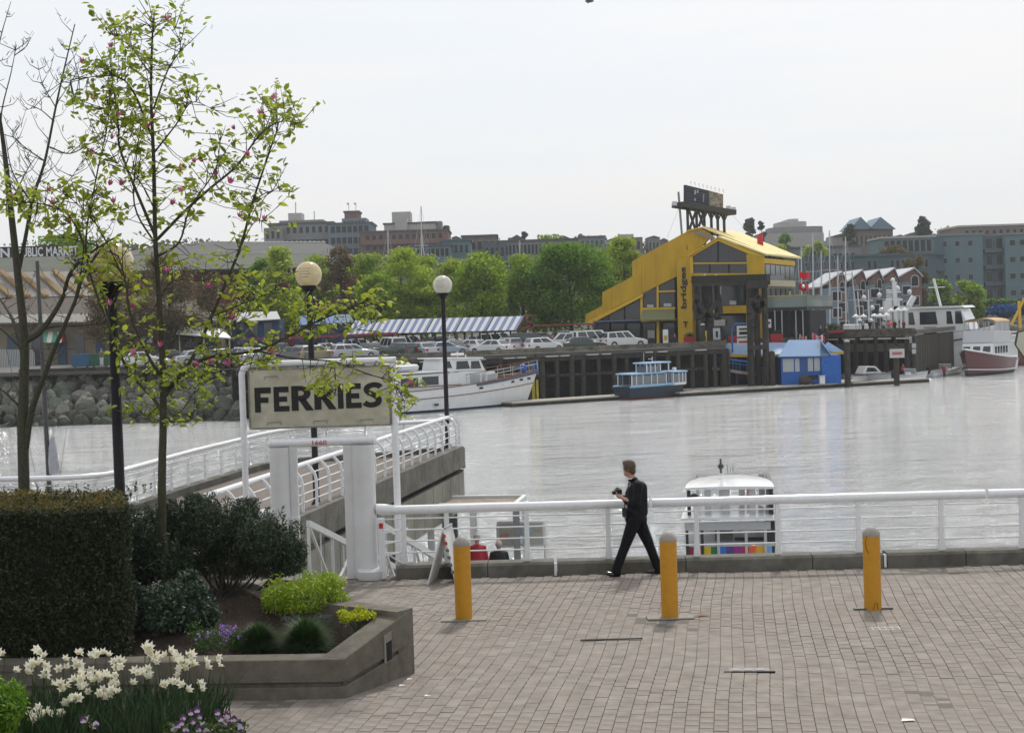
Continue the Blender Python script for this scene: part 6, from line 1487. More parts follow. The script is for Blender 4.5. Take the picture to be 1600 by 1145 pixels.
def yacht():
    t, L = boat_place('motor_yacht', 'large white motor yacht with navy bow trim and a wheelhouse, moored below the quay wall', G(548, 651, WZ), G(822, 631, WZ))
    NB_ = mat('yacht_boot', (.02, .04, .09), .5)
    rows, line, zd, hb = hull(t, L, 4.8, 1.9, 3.15, BW, NB_, TEAKL, rake=1.5, draft=.5, bulwark=.25)
    line(.03, 1.0, .045, TEAK, 'cap_rail'); line(.04, .62, .035, TEAK, 'rub_rail'); line(.03, .94, .13, NAVY, 'bow_trim', .62, 1.0)
    P = lambda px: (px - 548) / (822 - 548.) * L
    W1 = 1.65
    profile(t, [(P(560), 1.7), (P(760), 2.1), (P(755), 3.3), (P(700), 3.45), (P(560), 3.3)], -W1, W1, BW, 'deckhouse', .05)
    profile(t, [(P(556), 3.42), (P(700), 3.5), (P(700), 3.62), (P(556), 3.55)], -W1 - .25, W1 + .25, BW, 'boat_deck_roof', .03)
    profile(t, [(P(668), 3.5), (P(742), 3.4), (P(734), 4.55), (P(672), 4.6)], -1.35, 1.35, BW, 'wheelhouse', .04)
    profile(t, [(P(664), 4.62), (P(738), 4.5), (P(738), 4.62), (P(664), 4.75)], -1.55, 1.55, BW, 'wheelhouse_roof', .03)
    for a, b, z0, z1, y in ((696, 716, 3.65, 4.35, 1.36), (719, 734, 3.62, 4.3, 1.36), (680, 688, 3.8, 4.4, 1.36)):
        for s in (-1, 1): profile(t, [(P(a) , z0), (P(b) + .1, z0), (P(b) - .15, z1), (P(a) + .05, z1)], s * y, s * (y + .03), DARKG, 'wheelhouse_window')
    for a, b, c, d_, s1 in ((640, 665, 2.4, 3.15, 0), (714, 730, 2.35, 3.1, 0), (733, 738, 2.35, 3.1, 0), (742, 758, 2.4, 3.05, 0), (575, 600, 2.3, 3.1, 0), (608, 634, 2.3, 3.1, 0)):
        for s in (-1, 1): MB().bx(P(a), P(b), s * W1 if s > 0 else -W1 - .02, s * W1 + .02 if s > 0 else -W1, c, d_).build('saloon_window', DARKG if a in (575, 608, 640) else mat('yacht_panel', (.36, .38, .4), .4), t)
    for px in (655, 728, 748, 766, 788, 806, 823):
        f = min(.97, P(px) / L); i = min(len(rows) - 1, int(f * 18)); z = zd(f) * (.78 if px > 700 else .32); r_ = rows[i]; yy = r_[3][1] + .0
        MB().box((P(px), -yy - .02, z), (.4, .12, .2)).build('porthole', DARKG, t)
    # inflatable dinghy on the roof, lift
    MB().tube(catmull([(P(603), -.7, 3.95), (P(635), -.75, 3.95), (P(645), 0, 4.0), (P(635), .75, 3.95), (P(603), .7, 3.95)], 5), .28, 10).build('dinghy', BWG, t, smooth=True)
    MB().ball((P(618), 0, 4.15), 1, 14, 8, (1.5, .8, .5)).build('dinghy_cover', mat('cream_cover', (.6, .57, .45), .6), t, smooth=True)
    # bow rail and anchor gear
    for z in (.55, .9):
        q = []
        for i in range(10, 19): x, y, zz = rows[i][4]; q.append((x - (.1 if i < 18 else .0), -(y - .08), zz + z))
        q2 = [(a, -b, c) for a, b, c in q][::-1]; MB().tube(q + q2, .035, 5).build('bow_rail', TEAK if z > .6 else CHROME, t)
    for i in range(10, 19, 1):
        for s in (-1, 1): x, y, zz = rows[i][4]; MB().tube([(x, s * (y - .06), zz), (x - .05, s * (y - .08), zz + .9)], .03, 5).build('stanchion', CHROME, t)
    MB().ball((P(815), -.3, 3.35), .42, 10, 8).build('blue_fender', mat('fender_blue', (.02, .08, .35), .5), t, smooth=True)
    MB().box((P(795), 0, 2.7), (1.8, 1.0, .3)).build('deck_hatch', TEAK, t)
    for px, h in ((690, 5.4), (712, 5.2), (725, 4.9)): MB().tube([(P(px), 0, 4.6), (P(px), 0, h)], .06, 5).build('mast', BW, t)
    MB().box((P(712), 0, 4.95), (1.2, .5, .22)).build('radar', BW, t, bevel=.05)
    for s in (-1, 1): profile(t, [(P(672), 2.2), (P(680), 2.2), (P(690), 3.5), (P(682), 3.5)], s * (W1 + .01), s * (W1 + .06), BW, 'side_fashion')
    for s in (-1, 1): profile(t, [(P(620), 2.25), (P(700), 2.25), (P(700), 2.32), (P(620), 2.32)], s * (W1 + .02), s * (W1 + .07), TEAK, 'trim')
yacht()
for (px0, px1, py0, py1, c, lb) in ((815, 842, 562, 588, (.05, .16, .42), 'blue notice board on the quay wall above the yacht bow'), (812, 842, 594, 624, (.5, .4, .03), 'yellow board hanging on the quay wall below the blue one')):
    a, b = V(px0, py0, 148.2), V(px1, py1, 148.2); t = thing('wall_board', lb, 'board', (a.x, 148.2, b.z)); n = Vector((.5, -.86, 0))
    MB().prism([(a.x, 148.0, b.z), (b.x, 148.5, b.z), (b.x, 148.5, a.z), (a.x, 148.0, a.z)], (0, -.1, 0)).build('panel', mat('board_%d' % py0, c, .6, var=.15, vscale=.8), t, world=True)
    for q in (.15, .85): MB().beam((a.x + (b.x - a.x) * q, 148.3, b.z), (a.x + (b.x - a.x) * q, 148.3, a.z + .5), .1).build('batten', TIMB, t, world=True)

def small_ferry():
    a, b = G(972, 625, WZ), G(1066, 618, WZ); t, L = boat_place('harbour_ferry', 'small dark blue harbour ferry with light blue roofs and a raised wheelhouse', a, b, 'ferry')
    LB = mat('light_blue_trim', (.25, .42, .62), .5); DN = mat('ferry_navy', (.015, .03, .05), .4)
    rows, line, zd, hb = hull(t, L, 2.6, 1.25, 1.35, DN, mat('ferry_red', (.1, .02, .02), .6), LB, rake=.3, transom=.9)
    line(.02, 1.0, .12, LB, 'gunwale')
    P = lambda px: (px - 972) / 94. * L
    for s in (-1, 1):
        for px in (977, 984, 994, 1007, 1016, 1030, 1041, 1050, 1056, 1061): MB().bx(P(px) - .04, P(px) + .04, s * 1.0 - .04, s * 1.0 + .04, 1.2, 2.35).build('cabin_post', BW, t)
        MB().bx(P(978), P(1028), s * .97, s * .98, 1.35, 2.25).build('cabin_window', mat('pale_window', (.16, .18, .2), .1, spec=.8), t); MB().bx(P(1040), P(1060), s * .97, s * .98, 1.35, 2.25).build('cabin_window', MATS['pale_window'], t)
        MB().bx(P(977), P(1060), s * 1.0 - .03, s * 1.0 + .03, 1.15, 1.38).build('cabin_side', BW, t)
    MB().bx(P(975), P(1028), -1.2, 1.2, 2.35, 2.5).build('roof', LB, t, bevel=.06); MB().bx(P(1038), P(1063), -1.2, 1.2, 2.35, 2.5).build('roof', LB, t, bevel=.06)
    MB().bx(P(999), P(1040), -.95, .95, 3.3, 3.45).build('wheelhouse_roof', LB, t, bevel=.06)
    for s in (-1, 1):
        for px in (1003, 1009, 1016, 1024, 1037): MB().bx(P(px) - .05, P(px) + .05, s * .75 - .04, s * .75 + .04, 2.45, 3.32).build('wheelhouse_post', BW, t)
    MB().bx(P(1004), P(1024), -.7, .7, 2.5, 3.1).build('wheelhouse_window', MATS['pale_window'], t)
    MB().tube([(P(1007), 0, 3.4), (P(1007), 0, 4.4)], .02, 5).build('whip_aerial', BW, t); MB().tube([(P(1020), 0, 3.4), (P(1020), 0, 3.95)], .04, 5).build('mast', BW, t); MB().box((P(1017), 0, 3.75), (.5, .08, .06)).build('light_bar', BW, t)
    MB().box((P(1052), -.2, 2.65), (.3, .3, .35)).build('life_ring_box', BW, t)
small_ferry()

def aquabus():
    Y = 44.0; c = V(1143, 860, Y)
    t = thing('passenger_ferry', 'open-sided white passenger ferry with a rainbow stripe, just beyond the promenade railing', 'ferry', (c.x, Y, WZ), rad(-8.1))
    # local: x across the picture, y away, z up from water
    L, Bm = 2.55, 5.6
    DK = mat('ferry_dark', (.03, .03, .035), .5); GW = mat('ferry_grey', (.42, .43, .44), .4)
    def X(px, z): return V(px, 800, Y).x - c.x + (z - 2) * .035
    def Zp(py): return V(1143, py, Y).z - WZ
    z_top, z_low = Zp(754), Zp(797)
    w0, w1 = -1.27, 1.2
    # hull
    mb = MB(); sec = [(-1.2, 0), (-1.28, .7), (1.25, .7), (1.15, 0)]
    pts = []
    for y, s, zz in ((-1.2, .9, .6), (-.9, 1.0, .6), (2.5, 1.0, .62), (4.2, .75, .7), (5.0, .2, .8)):
        pts.append([(s * x, y, z if z <= 0 else zz) for x, z in sec])
    mb.v = [p for q in pts for p in q]
    for i in range(4):
        for j in range(4): mb.f.append([i * 4 + j, i * 4 + (j + 1) % 4, (i + 1) * 4 + (j + 1) % 4, (i + 1) * 4 + j]); mb.m.append(0)
    mb.f += [[0, 1, 2, 3], [16, 17, 18, 19]]; mb.m += [0, 0]; mb.build('hull', BW, t)
    cols = [(.22, .02, .06), (.6, .22, .02), (.55, .4, .02), (.03, .14, .06), (.02, .16, .5), (.08, .05, .2), (.25, .03, .2), (.4, .03, .08), (.65, .12, .04), (.6, .35, .02), (.15, .35, .6)]
    n = len(cols); xa, xb = -1.2, 1.12
    for i, c_ in enumerate(cols):
        a0, a1 = xa + (xb - xa) * i / n, xa + (xb - xa) * (i + 1) / n; MB().bx(a0, a1, -1.26, -1.2, .85, 1.39).build('rainbow_block', mat('rainbow_%d' % i, c_, .5), t)
    lettering('boat_name', 'aquabus', (c.x - .95, Y - 1.28, WZ + .87), (math.cos(rad(8.1)), -math.sin(rad(8.1)), 0), (0, 0, 1), 1.9, .3, .0, BW, t, .02)
    MB().bx(-1.25, 1.2, -1.25, 1.6, 1.39, 1.5).build('gunwale', GW, t)
    # lower roof, wavy coaming, posts
    def roofp(x0, x1, y0, y1, z, th, nm, arch=.16):
        mb = MB(); m_, n_ = 10, 6; top = []
        for j in range(n_ + 1):
            for i in range(m_ + 1):
                f, g = i / m_, j / n_; tp_ = math.sqrt(max(.05, 1 - (g * .93) ** 3)); mb.v.append(((x0 + x1) / 2 + (x1 - x0) * (f - .5) * tp_, y0 + (y1 - y0) * g, z + arch * math.sin(PI * f) ** .7 * math.sin(PI * (g * .9 + .05)) ** .5))
        k = len(mb.v); mb.v += [(x, y, z - th) for x, y, _ in mb.v[:k]]
        for j in range(n_):
            for i in range(m_): a = j * (m_ + 1) + i; q = [a, a + 1, a + m_ + 2, a + m_ + 1]; mb.f.append(q); mb.f.append([v + k for v in q][::-1]); mb.m += [0, 0]
        bd = [i for i in range(m_ + 1)] + [(m_ + 1) * j + m_ for j in range(1, n_ + 1)] + [(m_ + 1) * n_ + i for i in range(m_ - 1, -1, -1)] + [(m_ + 1) * j for j in range(n_ - 1, 0, -1)]
        for i in range(len(bd)): a, b = bd[i], bd[(i + 1) % len(bd)]; mb.f.append([a, b, b + k, a + k]); mb.m.append(0)
        mb.build(nm, BW, t, smooth=True)
    zu = z_top - .02
    roofp(-1.25, 1.23, -1.0, 2.2, zu, .06, 'upper_roof', .06)
    roofp(-1.36, 1.2, -1.5, 3.8, z_low - .02, .05, 'lower_roof', .05)
    MB().bx(-1.28, 1.1, -1.35, -1.3, z_low - .38, z_low - .16).build('coaming', GW, t)
    for k, x in enumerate((-1.15, -.98, -.62, -.25, -.1, .35, .62, .95)):
        y = -.95 if k % 2 == 0 else 2.6; w_ = .05 if k in (0, 1) else .09
        MB().bx(x - w_, x + w_, y, y + .08, z_low - .1, zu).build('upper_post', GW if k else DK, t)
    MB().bx(1.08, 1.2, -.9, 2.8, z_low - .3, zu).build('dark_side_pillar', DK, t)
    for k, x in enumerate((-1.22, -.95, -.8, -.5, -.35, .28, .42, .78, .95)):
        y = -1.3 if k % 2 == 0 else 1.8; MB().bx(x - .04, x + .04, y, y + .08, 1.0, z_low - .2).build('lower_post', DK if k in (0, 1, 2, 5, 7) else GW, t)
    MB().bx(.98, 1.22, -1.2, 2.5, .6, z_low - .15).build('dark_stern_panel', DK, t)
    MB().bx(-.45, .05, -.8, 0, 1.0, z_low - .35).build('wheel_box', mat('ferry_box', (.2, .2, .19), .7), t); MB().bx(.1, .9, -.9, -.6, 1.0, 1.55).build('seat_back', mat('seat_dark', (.07, .07, .08), .7), t)
    MB().bx(-1.1, -.55, -.9, -.5, 1.0, 1.3).build('bench', GW, t); MB().tube([(-.9, -.9, 1.1), (-.5, -.9, 1.35), (-.3, -.9, 1.36)], .03, 6).build('hand_rail', mat('rail_red', (.3, .05, .05), .5), t)
    z = zu + .2
    MB().tube([(-.25, 1, z), (-.25, 1, z + .42)], .03, 6).build('signal_mast', DK, t); MB().ball((-.25, 1, z + .2), .09, 8, 6).build('signal_light', DK, t)
    for k in range(3): MB().tube([(-.05 + k * .08, 1, z), (-.05 + k * .08, 1, z + .25 - .05 * (k == 1))], .018, 5).build('horn', CHROME, t)
    MB().ball((-1.0, -.95, zu - .28), .12, 10, 8).build('black_lamp', DK, t); MB().bx(.5, .68, 2.5, 2.54, z_low + .05, zu - .25).build('life_jacket', mat('jacket_pink', (.6, .3, .3), .7), t)
aquabus()

def small_boats():
    specs = [((1322, 592), (1398, 597), 4.9, 'small white open motorboat with a low windscreen, leftmost at the narrow dock', 0), ((1396, 597), (1446, 593), 4.6, 'small white motorboat with a red-clad figure at the helm, second at the narrow dock', 1), ((1450, 590), (1502, 583), 5.6, 'small white motorboat with raised bow, nearest the maroon boat', 1), ((1325, 584), (1392, 582), 6, 'white cabin motorboat with a curved windscreen behind the leftmost open boat', 2)]
    for a, b, L0, lb, kd in specs:
        pa, pb = G(*a, WZ), G(*b, WZ)
        if kd == 2: pa, pb = V(a[0], 590, 168), V(b[0], 590, 170)
        t, L = boat_place('motorboat', lb, pa, pb, 'motorboat', 'small white motorboats')
        rows, line, zd, hb = hull(t, L, 1.9, .62, .95, BW, BWG, BWG, rake=.5, n=12, draft=.2, bulwark=.12); line(.01, 1.0, .04, mat('grey_rub', (.2, .2, .21), .6), 'rub_rail')
        x = L * .5
        profile(t, [(x, .75), (x + .5, .75), (x + .05, 1.3), (x - .02, 1.3)], -.7, .7, mat('pale_screen', (.3, .33, .35), .1, spec=.8), 'windscreen'); profile(t, [(x - .02, 1.28), (x + .08, 1.28), (x + .08, 1.34), (x - .02, 1.34)], -.75, .75, BW, 'screen_frame')
        MB().box((x - .7, -.35, .75), (.4, .4, .45)).build('seat', BW, t); MB().box((.1, 0, .8), (.4, .45, .75)).build('outboard_motor', BLACKM, t, bevel=.05)
        if kd == 2: profile(t, [(x - 1.4, .8), (x + 1.2, .8), (x + .3, 1.6), (x - .9, 1.65)], -.8, .8, BW, 'cabin', .06); profile(t, [(x - 1.0, 1.0), (x + .6, 1.0), (x + .15, 1.45), (x - .8, 1.5)], -.82, .82, DARKG, 'cabin_window')
small_boats()

def maroon():
    Y = 172; a = V(1560, 560, Y + 9); b = V(1512, 560, Y); a.z = b.z = WZ
    t, L = boat_place('cruiser', 'maroon-hulled cabin cruiser seen bow-on, with a tan canopy over its upper deck', a, b); t.scale = (1, 1.1, 1.22)
    MR = mat('maroon_hull', (.1, .015, .02), .35, coat=.5)
    rows, line, zd, hb = hull(t, L, 4.4, 1.5, 2.5, MR, mat('boot_black', (.02, .02, .02), .6), BWG, rake=1.1, transom=.9); line(.02, 1.0, .09, BW, 'rub_rail'); line(.03, .25, .06, BW, 'waterline_stripe')
    profile(t, [(L * .15, 1.4), (L * .75, 1.8), (L * .68, 2.9), (L * .15, 2.8)], -1.6, 1.6, BW, 'cabin', .08)
    profile(t, [(L * .1, 2.85), (L * .66, 2.95), (L * .62, 4.1), (L * .1, 4.0)], -1.7, 1.7, BWG, 'upper_bulwark', .08)
    for y in (-1.05, 0, 1.05): MB().add([(L * .745, y - .4, 2.0), (L * .745, y + .4, 2.0), (L * .70, y + .36, 2.65), (L * .70, y - .36, 2.65)], [(0, 1, 2, 3)]).build('front_window', DARKG, t)
    for k in range(5):
        for s in (-1, 1): MB().bx(L * (.2 + .09 * k), L * (.26 + .09 * k), s * 1.6 if s > 0 else -1.63, 1.63 if s > 0 else -1.6, 1.95, 2.6).build('side_window', DARKG, t)
    CN = mat('tan_canopy', (.5, .3, .14), .7)
    mb = MB(); 
    for i in range(9):
        th = PI * i / 8; mb.v += [(L * .12, -1.7 * math.cos(th), 4.9 + .35 * math.sin(th)), (L * .6, -1.7 * math.cos(th), 4.9 + .35 * math.sin(th))]
    mb.f = [[2 * i, 2 * i + 1, 2 * i + 3, 2 * i + 2] for i in range(8)]; mb.m = [0] * 8; mb.build('canopy', CN, t)
    for x in (.14, .3, .45, .59):
        for y in (-1.65, -.55, .55, 1.65): MB().tube([(L * x, y, 4.0), (L * x, y, 4.95)], .04, 5).build('canopy_post', CHROME, t)
    MB().bx(L * .13, L * .59, 1.6, 1.62, 4.05, 4.9).build('clear_side', mat('clear_vinyl', (.45, .46, .47), .2), t)
    # white boat moored alongside
    a = V(1592, 560, Y + 8); b = V(1566, 560, Y + 1); a.z = b.z = WZ; t, L = boat_place('cruiser', 'white cruiser moored directly right of the maroon-hulled boat', a, b)
    t.location.y += 8; t.location.x += 1.2
    rows, line, zd, hb = hull(t, L, 3.2, 1.3, 2.0, BW, BWG, BWG, rake=.8); line(.02, 1.0, .08, NAVY, 'rub_rail'); profile(t, [(L * .05, 1.2), (L * .7, 1.6), (L * .6, 3.6), (L * .05, 3.6)], -1.4, 1.4, BW, 'cabin', .08)
    for k in range(4): MB().bx(L * (.1 + .12 * k), L * (.18 + .12 * k), -1.43, -1.4, 2.6, 3.3).build('side_window', DARKG, t)
    MB().bx(0, L * .55, -1.6, 1.6, 4.5, 4.62).build('bimini', BW, t); [MB().tube([(x, y, 3.5), (x, y, 4.5)], .04, 5).build('bimini_post', CHROME, t) for x in (.3, L * .5) for y in (-1.4, 1.4)]
    # big white yacht behind the timber pier
    a = V(1418, 500, 196); b = V(1545, 500, 190); a.z = b.z = WZ; t, L = boat_place('large_yacht', 'large white yacht with a long cabin behind the umbrella deck', a, b); t.scale = (1, 1, 1.36)
    rows, line, zd, hb = hull(t, L, 4.6, 3.0, 4.1, BW, NAVY, BWG, rake=1.6); line(.02, .8, .08, NAVY, 'hull_stripe')
    profile(t, [(.3, 2.9), (L * .84, 3.6), (L * .72, 5.6), (.3, 5.7)], -1.8, 1.8, BW, 'cabin', .08); profile(t, [(0, 5.65), (L * .78, 5.65), (L * .74, 5.85), (0, 5.85)], -2.1, 2.1, BW, 'cabin_roof')
    for f0, f1 in ((.08, .16), (.22, .44), (.55, .63), (.655, .75)): profile(t, [(L * f0, 4.2), (L * f1, 4.2), (L * f1 - .25, 5.35), (L * f0, 5.35)], -1.84, -1.8, DARKG, 'cabin_window')
    MB().box((L * .35, -1.95, 3.5), (1.6, .2, .9)).build('dark_vent', BLACKM, t)
    MB().beam((L * .42, 0, 5.8), (L * .34, 0, 8.4), .25).build('radar_arch', BW, t); MB().beam((L * .3, -.8, 7.6), (L * .45, .8, 7.6), .08).build('cross_tree', BW, t)
    # red hulled boats at the right edge
    for k, (px, px2, Yc, lb) in enumerate(((1462, 1500, 222, 'small white launch far back between the big yacht and the townhouses'), (1545, 1580, 218, 'white cabin launch behind the canopy of the maroon boat'), (1500, 1530, 228, 'low white launch near the far rocks'))):
        a, b = V(px, 500, Yc), V(px2, 500, Yc + 3); a.z = b.z = WZ; t, L = boat_place('launch', lb, a, b, 'boat', 'white launches in the back of the marina')
        hull(t, L, 2.4, 1.4, 1.9, BW, NAVY, BWG, n=10); profile(t, [(L * .15, 1.3), (L * .6, 1.4), (L * .5, 2.7 + k * .4), (L * .15, 2.7 + k * .4)], -1, 1, BW, 'cabin', .06); profile(t, [(L * .2, 1.9), (L * .53, 1.9), (L * .49, 2.5), (L * .2, 2.5)], -1.03, -1, DARKG, 'window'); MB().tube([(L * .3, 0, 2.7), (L * .3, 0, 5)], .05, 5).build('mast', BW, t)
    for k, (px, Yc, lb) in enumerate(((1568, 205, 'low dark red boat with a white rail at the right edge behind the cruisers'), (1590, 198, 'dark red workboat cut by the right edge, in front of the rocks'))):
        a = V(px - 20, 500, Yc); b = V(px + 45, 500, Yc); a.z = b.z = WZ; t, L = boat_place('workboat', lb, a, b)
        rows, line, zd, hb = hull(t, L, 3, 2.2, 3.0, MR, None, BWG, rake=.8); line(.02, 1, .08, BW, 'rail'); profile(t, [(L * .2, 2.2), (L * .5, 2.2), (L * .48, 4.0), (L * .2, 4.0)], -1, 1, BW if k else RED, 'wheelhouse', .05)
        profile(t, [(L * .24, 3.1), (L * .46, 3.1), (L * .45, 3.7), (L * .24, 3.7)], -1.03, -1, DARKG, 'window')
maroon()

def masts():
    spec = [(1283, 392, 520, 203, 0), (1309, 400, 520, 207, 0), (1214, 420, 500, 210, 0), (1232, 430, 540, 200, 0), (1252, 385, 525, 205, 2), (1270, 365, 525, 208, 0), (1296, 360, 522, 198, 0), (1321, 370, 520, 196, 0), (1339, 425, 512, 194, -8), (658, 322, 470, 215, 2), (606, 360, 470, 213, 0), (778, 367, 470, 225, 0), (812, 376, 460, 228, 0), (672, 362, 470, 212, -14)]
    names = ['mast between the two tallest masts right of the restaurant', 'short mast right of the thick tall mast', 'mast close behind the restaurant veranda', 'mast behind the restaurant patio, lowest of the left group', 'mast just right of the restaurant roof', 'tallest mast in the group right of the restaurant', 'thick tall mast left of the townhouses', 'mast in front of the leftmost townhouse', 'leaning mast in front of the second townhouse', 'tall mast rising above the brick stepped block', 'mast above the light green tree', 'dark mast right of the brown office block', 'short mast in front of the long office building', 'slanting stay mast right of the tallest left mast']
    DM = mat('mast_dark', (.06, .06, .07), .5); LM_ = mat('mast_alloy', (.5, .51, .52), .4)
    for (px, pt, pb, Y, ln), nm in zip(spec, names):
        top = V(px + ln * -1 if ln < 0 else px, pt, Y) if ln >= 0 else V(px + ln, pt, Y); bot = V(px if ln >= 0 else px + 6, pb, Y)
        land = px < 900
        b = Vector((bot.x, Y, WZ if not land else QZ)); t = thing('sailboat', 'white sailboat, its ' + nm, 'sailboat', b, 0, 'sailboats whose masts rise over the far shore')
        if land: t['label'] = 'boat ' + nm; 
        m_ = DM if 'dark' in nm else LM_
        MB().tube([b + Vector((0, 0, 1)), top], [.13, .07], 7).build('mast', m_, t, smooth=True, world=True)
        sp = b.lerp(top, .72); MB().beam(sp - Vector((.9, 0, 0)), sp + Vector((.9, 0, 0)), .07).build('spreader', m_, t, world=True)
        for s in (-1, 1): MB().tube([b + Vector((s * 1.2, 0, 1.2)), sp + Vector((s * .9, 0, 0)), top], .018, 4).build('stay', m_, t, world=True)
        h = thing('hull_group', None, None); h.parent = t
        mb = MB()
        hh = hull(h, 8, 2.4, 1.0, 1.3, BW, NAVY, BWG, rake=.8, n=10); h.location = (-4, 0, 0)
        MB().box((.5, 0, 1.3), (3, 1.6, .5)).build('cabin', BW, t, bevel=.08); MB().tube([(.2, 0, 2.1), (-2.8, 0, 2.1)], .12, 7).build('boom', m_, t)
masts()
def near_sailboat():
    Y = 50; b = V(84, 742, Y); b.z = WZ; t = thing('sailboat', 'sailboat moored beyond the left railing, its tall dark mast behind the bare tree', 'sailboat', b)
    hull(t, 8, 2.5, 1.0, 1.3, BW, NAVY, BWG, rake=.8)
    top = V(58, 408, Y); foot = V(76, 738, Y); m_ = mat('near_mast', (.05, .05, .055), .4)
    MB().tube([Vector((foot.x, Y, WZ + 1)), foot, top], [.085, .08, .06], 8).build('mast', m_, t, smooth=True, world=True)
    MB().beam(V(10, 545, Y), V(122, 545, Y), .03).build('spreader', m_, t, world=True)
    for px, px2 in ((10, 60), (122, 60), (62, 58)):
        MB().tube([V(px2, 412, Y), V(px, 545, Y), V(56 if px < 60 else 94, 742, Y)], .008, 4).build('stay', m_, t, world=True)
    a = V(82, 668, Y); MB().lathe([(.15, 0), (.17, .4), (.13, .9), (.04, 1.2)], 10, tuple(V(84, 740, Y))).build('sail_cover', mat('sail_grey', (.33, .34, .37), .8, var=.1, vscale=2), t, smooth=True, world=True)
near_sailboat()
# ================================================================== yellow restaurant
def restaurant():
    b = rad(22.8); u = Vector((math.cos(b), -math.sin(b), 0)); v = Vector((math.sin(b), math.cos(b), 0)); p0 = Vector((V(1193, 480, 165).x, 165, QZ)); Z = Vector((0, 0, 1))
    def F(px, py, d=0.0): return PL(px, py, p0 + v * d, v)
    t = thing('restaurant', 'big yellow gabled restaurant building with a vertical bridges sign on its pylon', 'restaurant', p0)
    YW = mat('yellow_boards', (.5, .31, .012), .75, var=.09, vscale=.5, col2=(.42, .255, .012), stretch=(1, 1, .25)); YR = mat('sunlit_yellow_roof', (.74, .62, .27), .6, var=.1, vscale=.5, stretch=(.3, 3, 1)); YT = mat('yellow_trim', (.6, .38, .015), .6)  # roof slopes facing right have their sunlit brightness put into the cream-yellow
    GL = mat('restaurant_glass', (.025, .03, .035), .12, spec=.7); INT = mat('interior_dark', (.02, .02, .022), .9)
    def face(pts, d, th, m, nm, **k): return MB().prism([F(x, y, d) for x, y in pts], v * th).build(nm, m, t, world=True, **k)
    # dark body behind the glass
    face([(925, 504), (1055, 434), (1080, 400), (1190, 400), (1193, 548), (930, 545)], 2.2, 11.0, INT, 'interior')
    # big sloping yellow wall, three steps
    face([(1000, 424), (988, 408), (1073, 362), (1096, 357), (1114, 368), (1078, 402), (1057, 404), (1057, 432), (1000, 460)], .9, .35, YW, 'upper_wall')
    face([(988, 408), (1002, 402), (1002, 459), (941, 490), (941, 457), (988, 432)], .85, .3, YW, 'middle_wall')
    face([(941, 459), (955, 452), (955, 484), (925, 501), (915, 506), (915, 491), (941, 478)], .8, .3, YW, 'lower_wall')
    face([(915, 504), (925, 499), (1003, 459), (1005, 463), (925, 505)], .7, .2, YT, 'sloping_trim')
    for k in range(5):
        y0 = 470 - k * 0
    # sloping glass panes below it
    for i, (x0, x1) in enumerate(((928, 950), (952, 975), (977, 1001))):
        yb = 501; f = lambda x: 503 - (x - 925) * .575
        face([(x0, yb), (x1, yb), (x1, f(x1)), (x0, min(yb - .5, f(x0)))], 1.2, .08, GL, 'sloping_pane')
    face([(1004, 461), (1026, 447), (1026, 481), (1004, 482)], 1.2, .08, GL, 'pane'); face([(1029, 446), (1054, 432), (1054, 455), (1029, 456)], 1.2, .08, GL, 'pane'); face([(1029, 458), (1054, 457), (1054, 480), (1029, 481)], 1.2, .08, GL, 'pane')
    for pts in (((1000.5, 462), (1004, 460), (1004, 498), (1000.5, 498)), ((1026, 446), (1029, 445), (1029, 482), (1026, 482)), ((1029, 454.5), (1055, 453.5), (1055, 456), (1029, 457)), ((1003, 481), (1055, 480), (1055, 483), (1003, 484))): face(pts, .95, .2, YT, 'mullion')
    face([(926, 501.5), (1003, 499), (1003, 501), (926, 503.5)], 0.6, .5, mat('canopy_blue_edge', (.1, .14, .22), .5), 'canopy_edge')
    a = [F(1004, 484, .8), F(1054, 483, .8), F(1054, 499, -1.0), F(1000, 500, -1.0)]
    MB().prism(a, (0, .05, -.1)).build('entrance_awning', mat('awning_green', (.16, .17, .08), .7), t, world=True)
    face([(1026, 501), (1030, 501), (1030, 545), (1026, 545)], .5, .4, YT, 'post'); face([(1002, 500), (1055, 498), (1055, 501), (1002, 503)], .5, .4, YT, 'beam')
    for x0, x1 in ((930, 952), (955, 976), (980, 1000), (1005, 1024), (1033, 1054)): face([(x0, 545), (x1, 545), (x1, 505), (x0, 505)], 1.3, .08, GL, 'ground_floor_pane')
    face([(1012, 516), (1023, 516), (1023, 528), (1012, 528)], 1.1, .1, PALE, 'menu_board')
    # pylon with the sign
    pn = thing('pylon', None, None); pn.parent = t
    MB().prism([F(1057, 404, -.6), F(1080, 402, -.6), F(1083, 541, -.6), F(1060, 541, -.6)], v * 1.9).build('pylon_wall', YW, pn, world=True)
    o = F(1075.5, 482, -.66); top = F(1073.5, 417, -.66); hgt = (top - o).length
    lettering('sign_lettering', 'bridges', o, Z, -u, hgt, .82, .0, mat('sign_black', (.015, .015, .015), .6), pn, .035)
    q = F(1071, 503, -.7); MB().box(q, (.5, .15, .12)).build('wall_light', BLACKM, pn, world=True); MB().box(q + Z * -.35, (.1, .15, .5)).build('wall_light_stem', BLACKM, pn, world=True)
    # projecting gable
    g = thing('gable_bay', None, None); g.parent = t
    def gf(pts, d, th, m, nm): return MB().prism([F(x, y, d) for x, y in pts], v * th).build(nm, m, g, world=True)
    gf([(1078, 401), (1122, 371.5), (1122, 376.5), (1081, 401)], -1.2, .5, YT, 'verge_board'); gf([(1122, 371.5), (1193, 399), (1193, 403), (1170, 397), (1122, 376.5)], -1.2, .5, YT, 'verge_board')
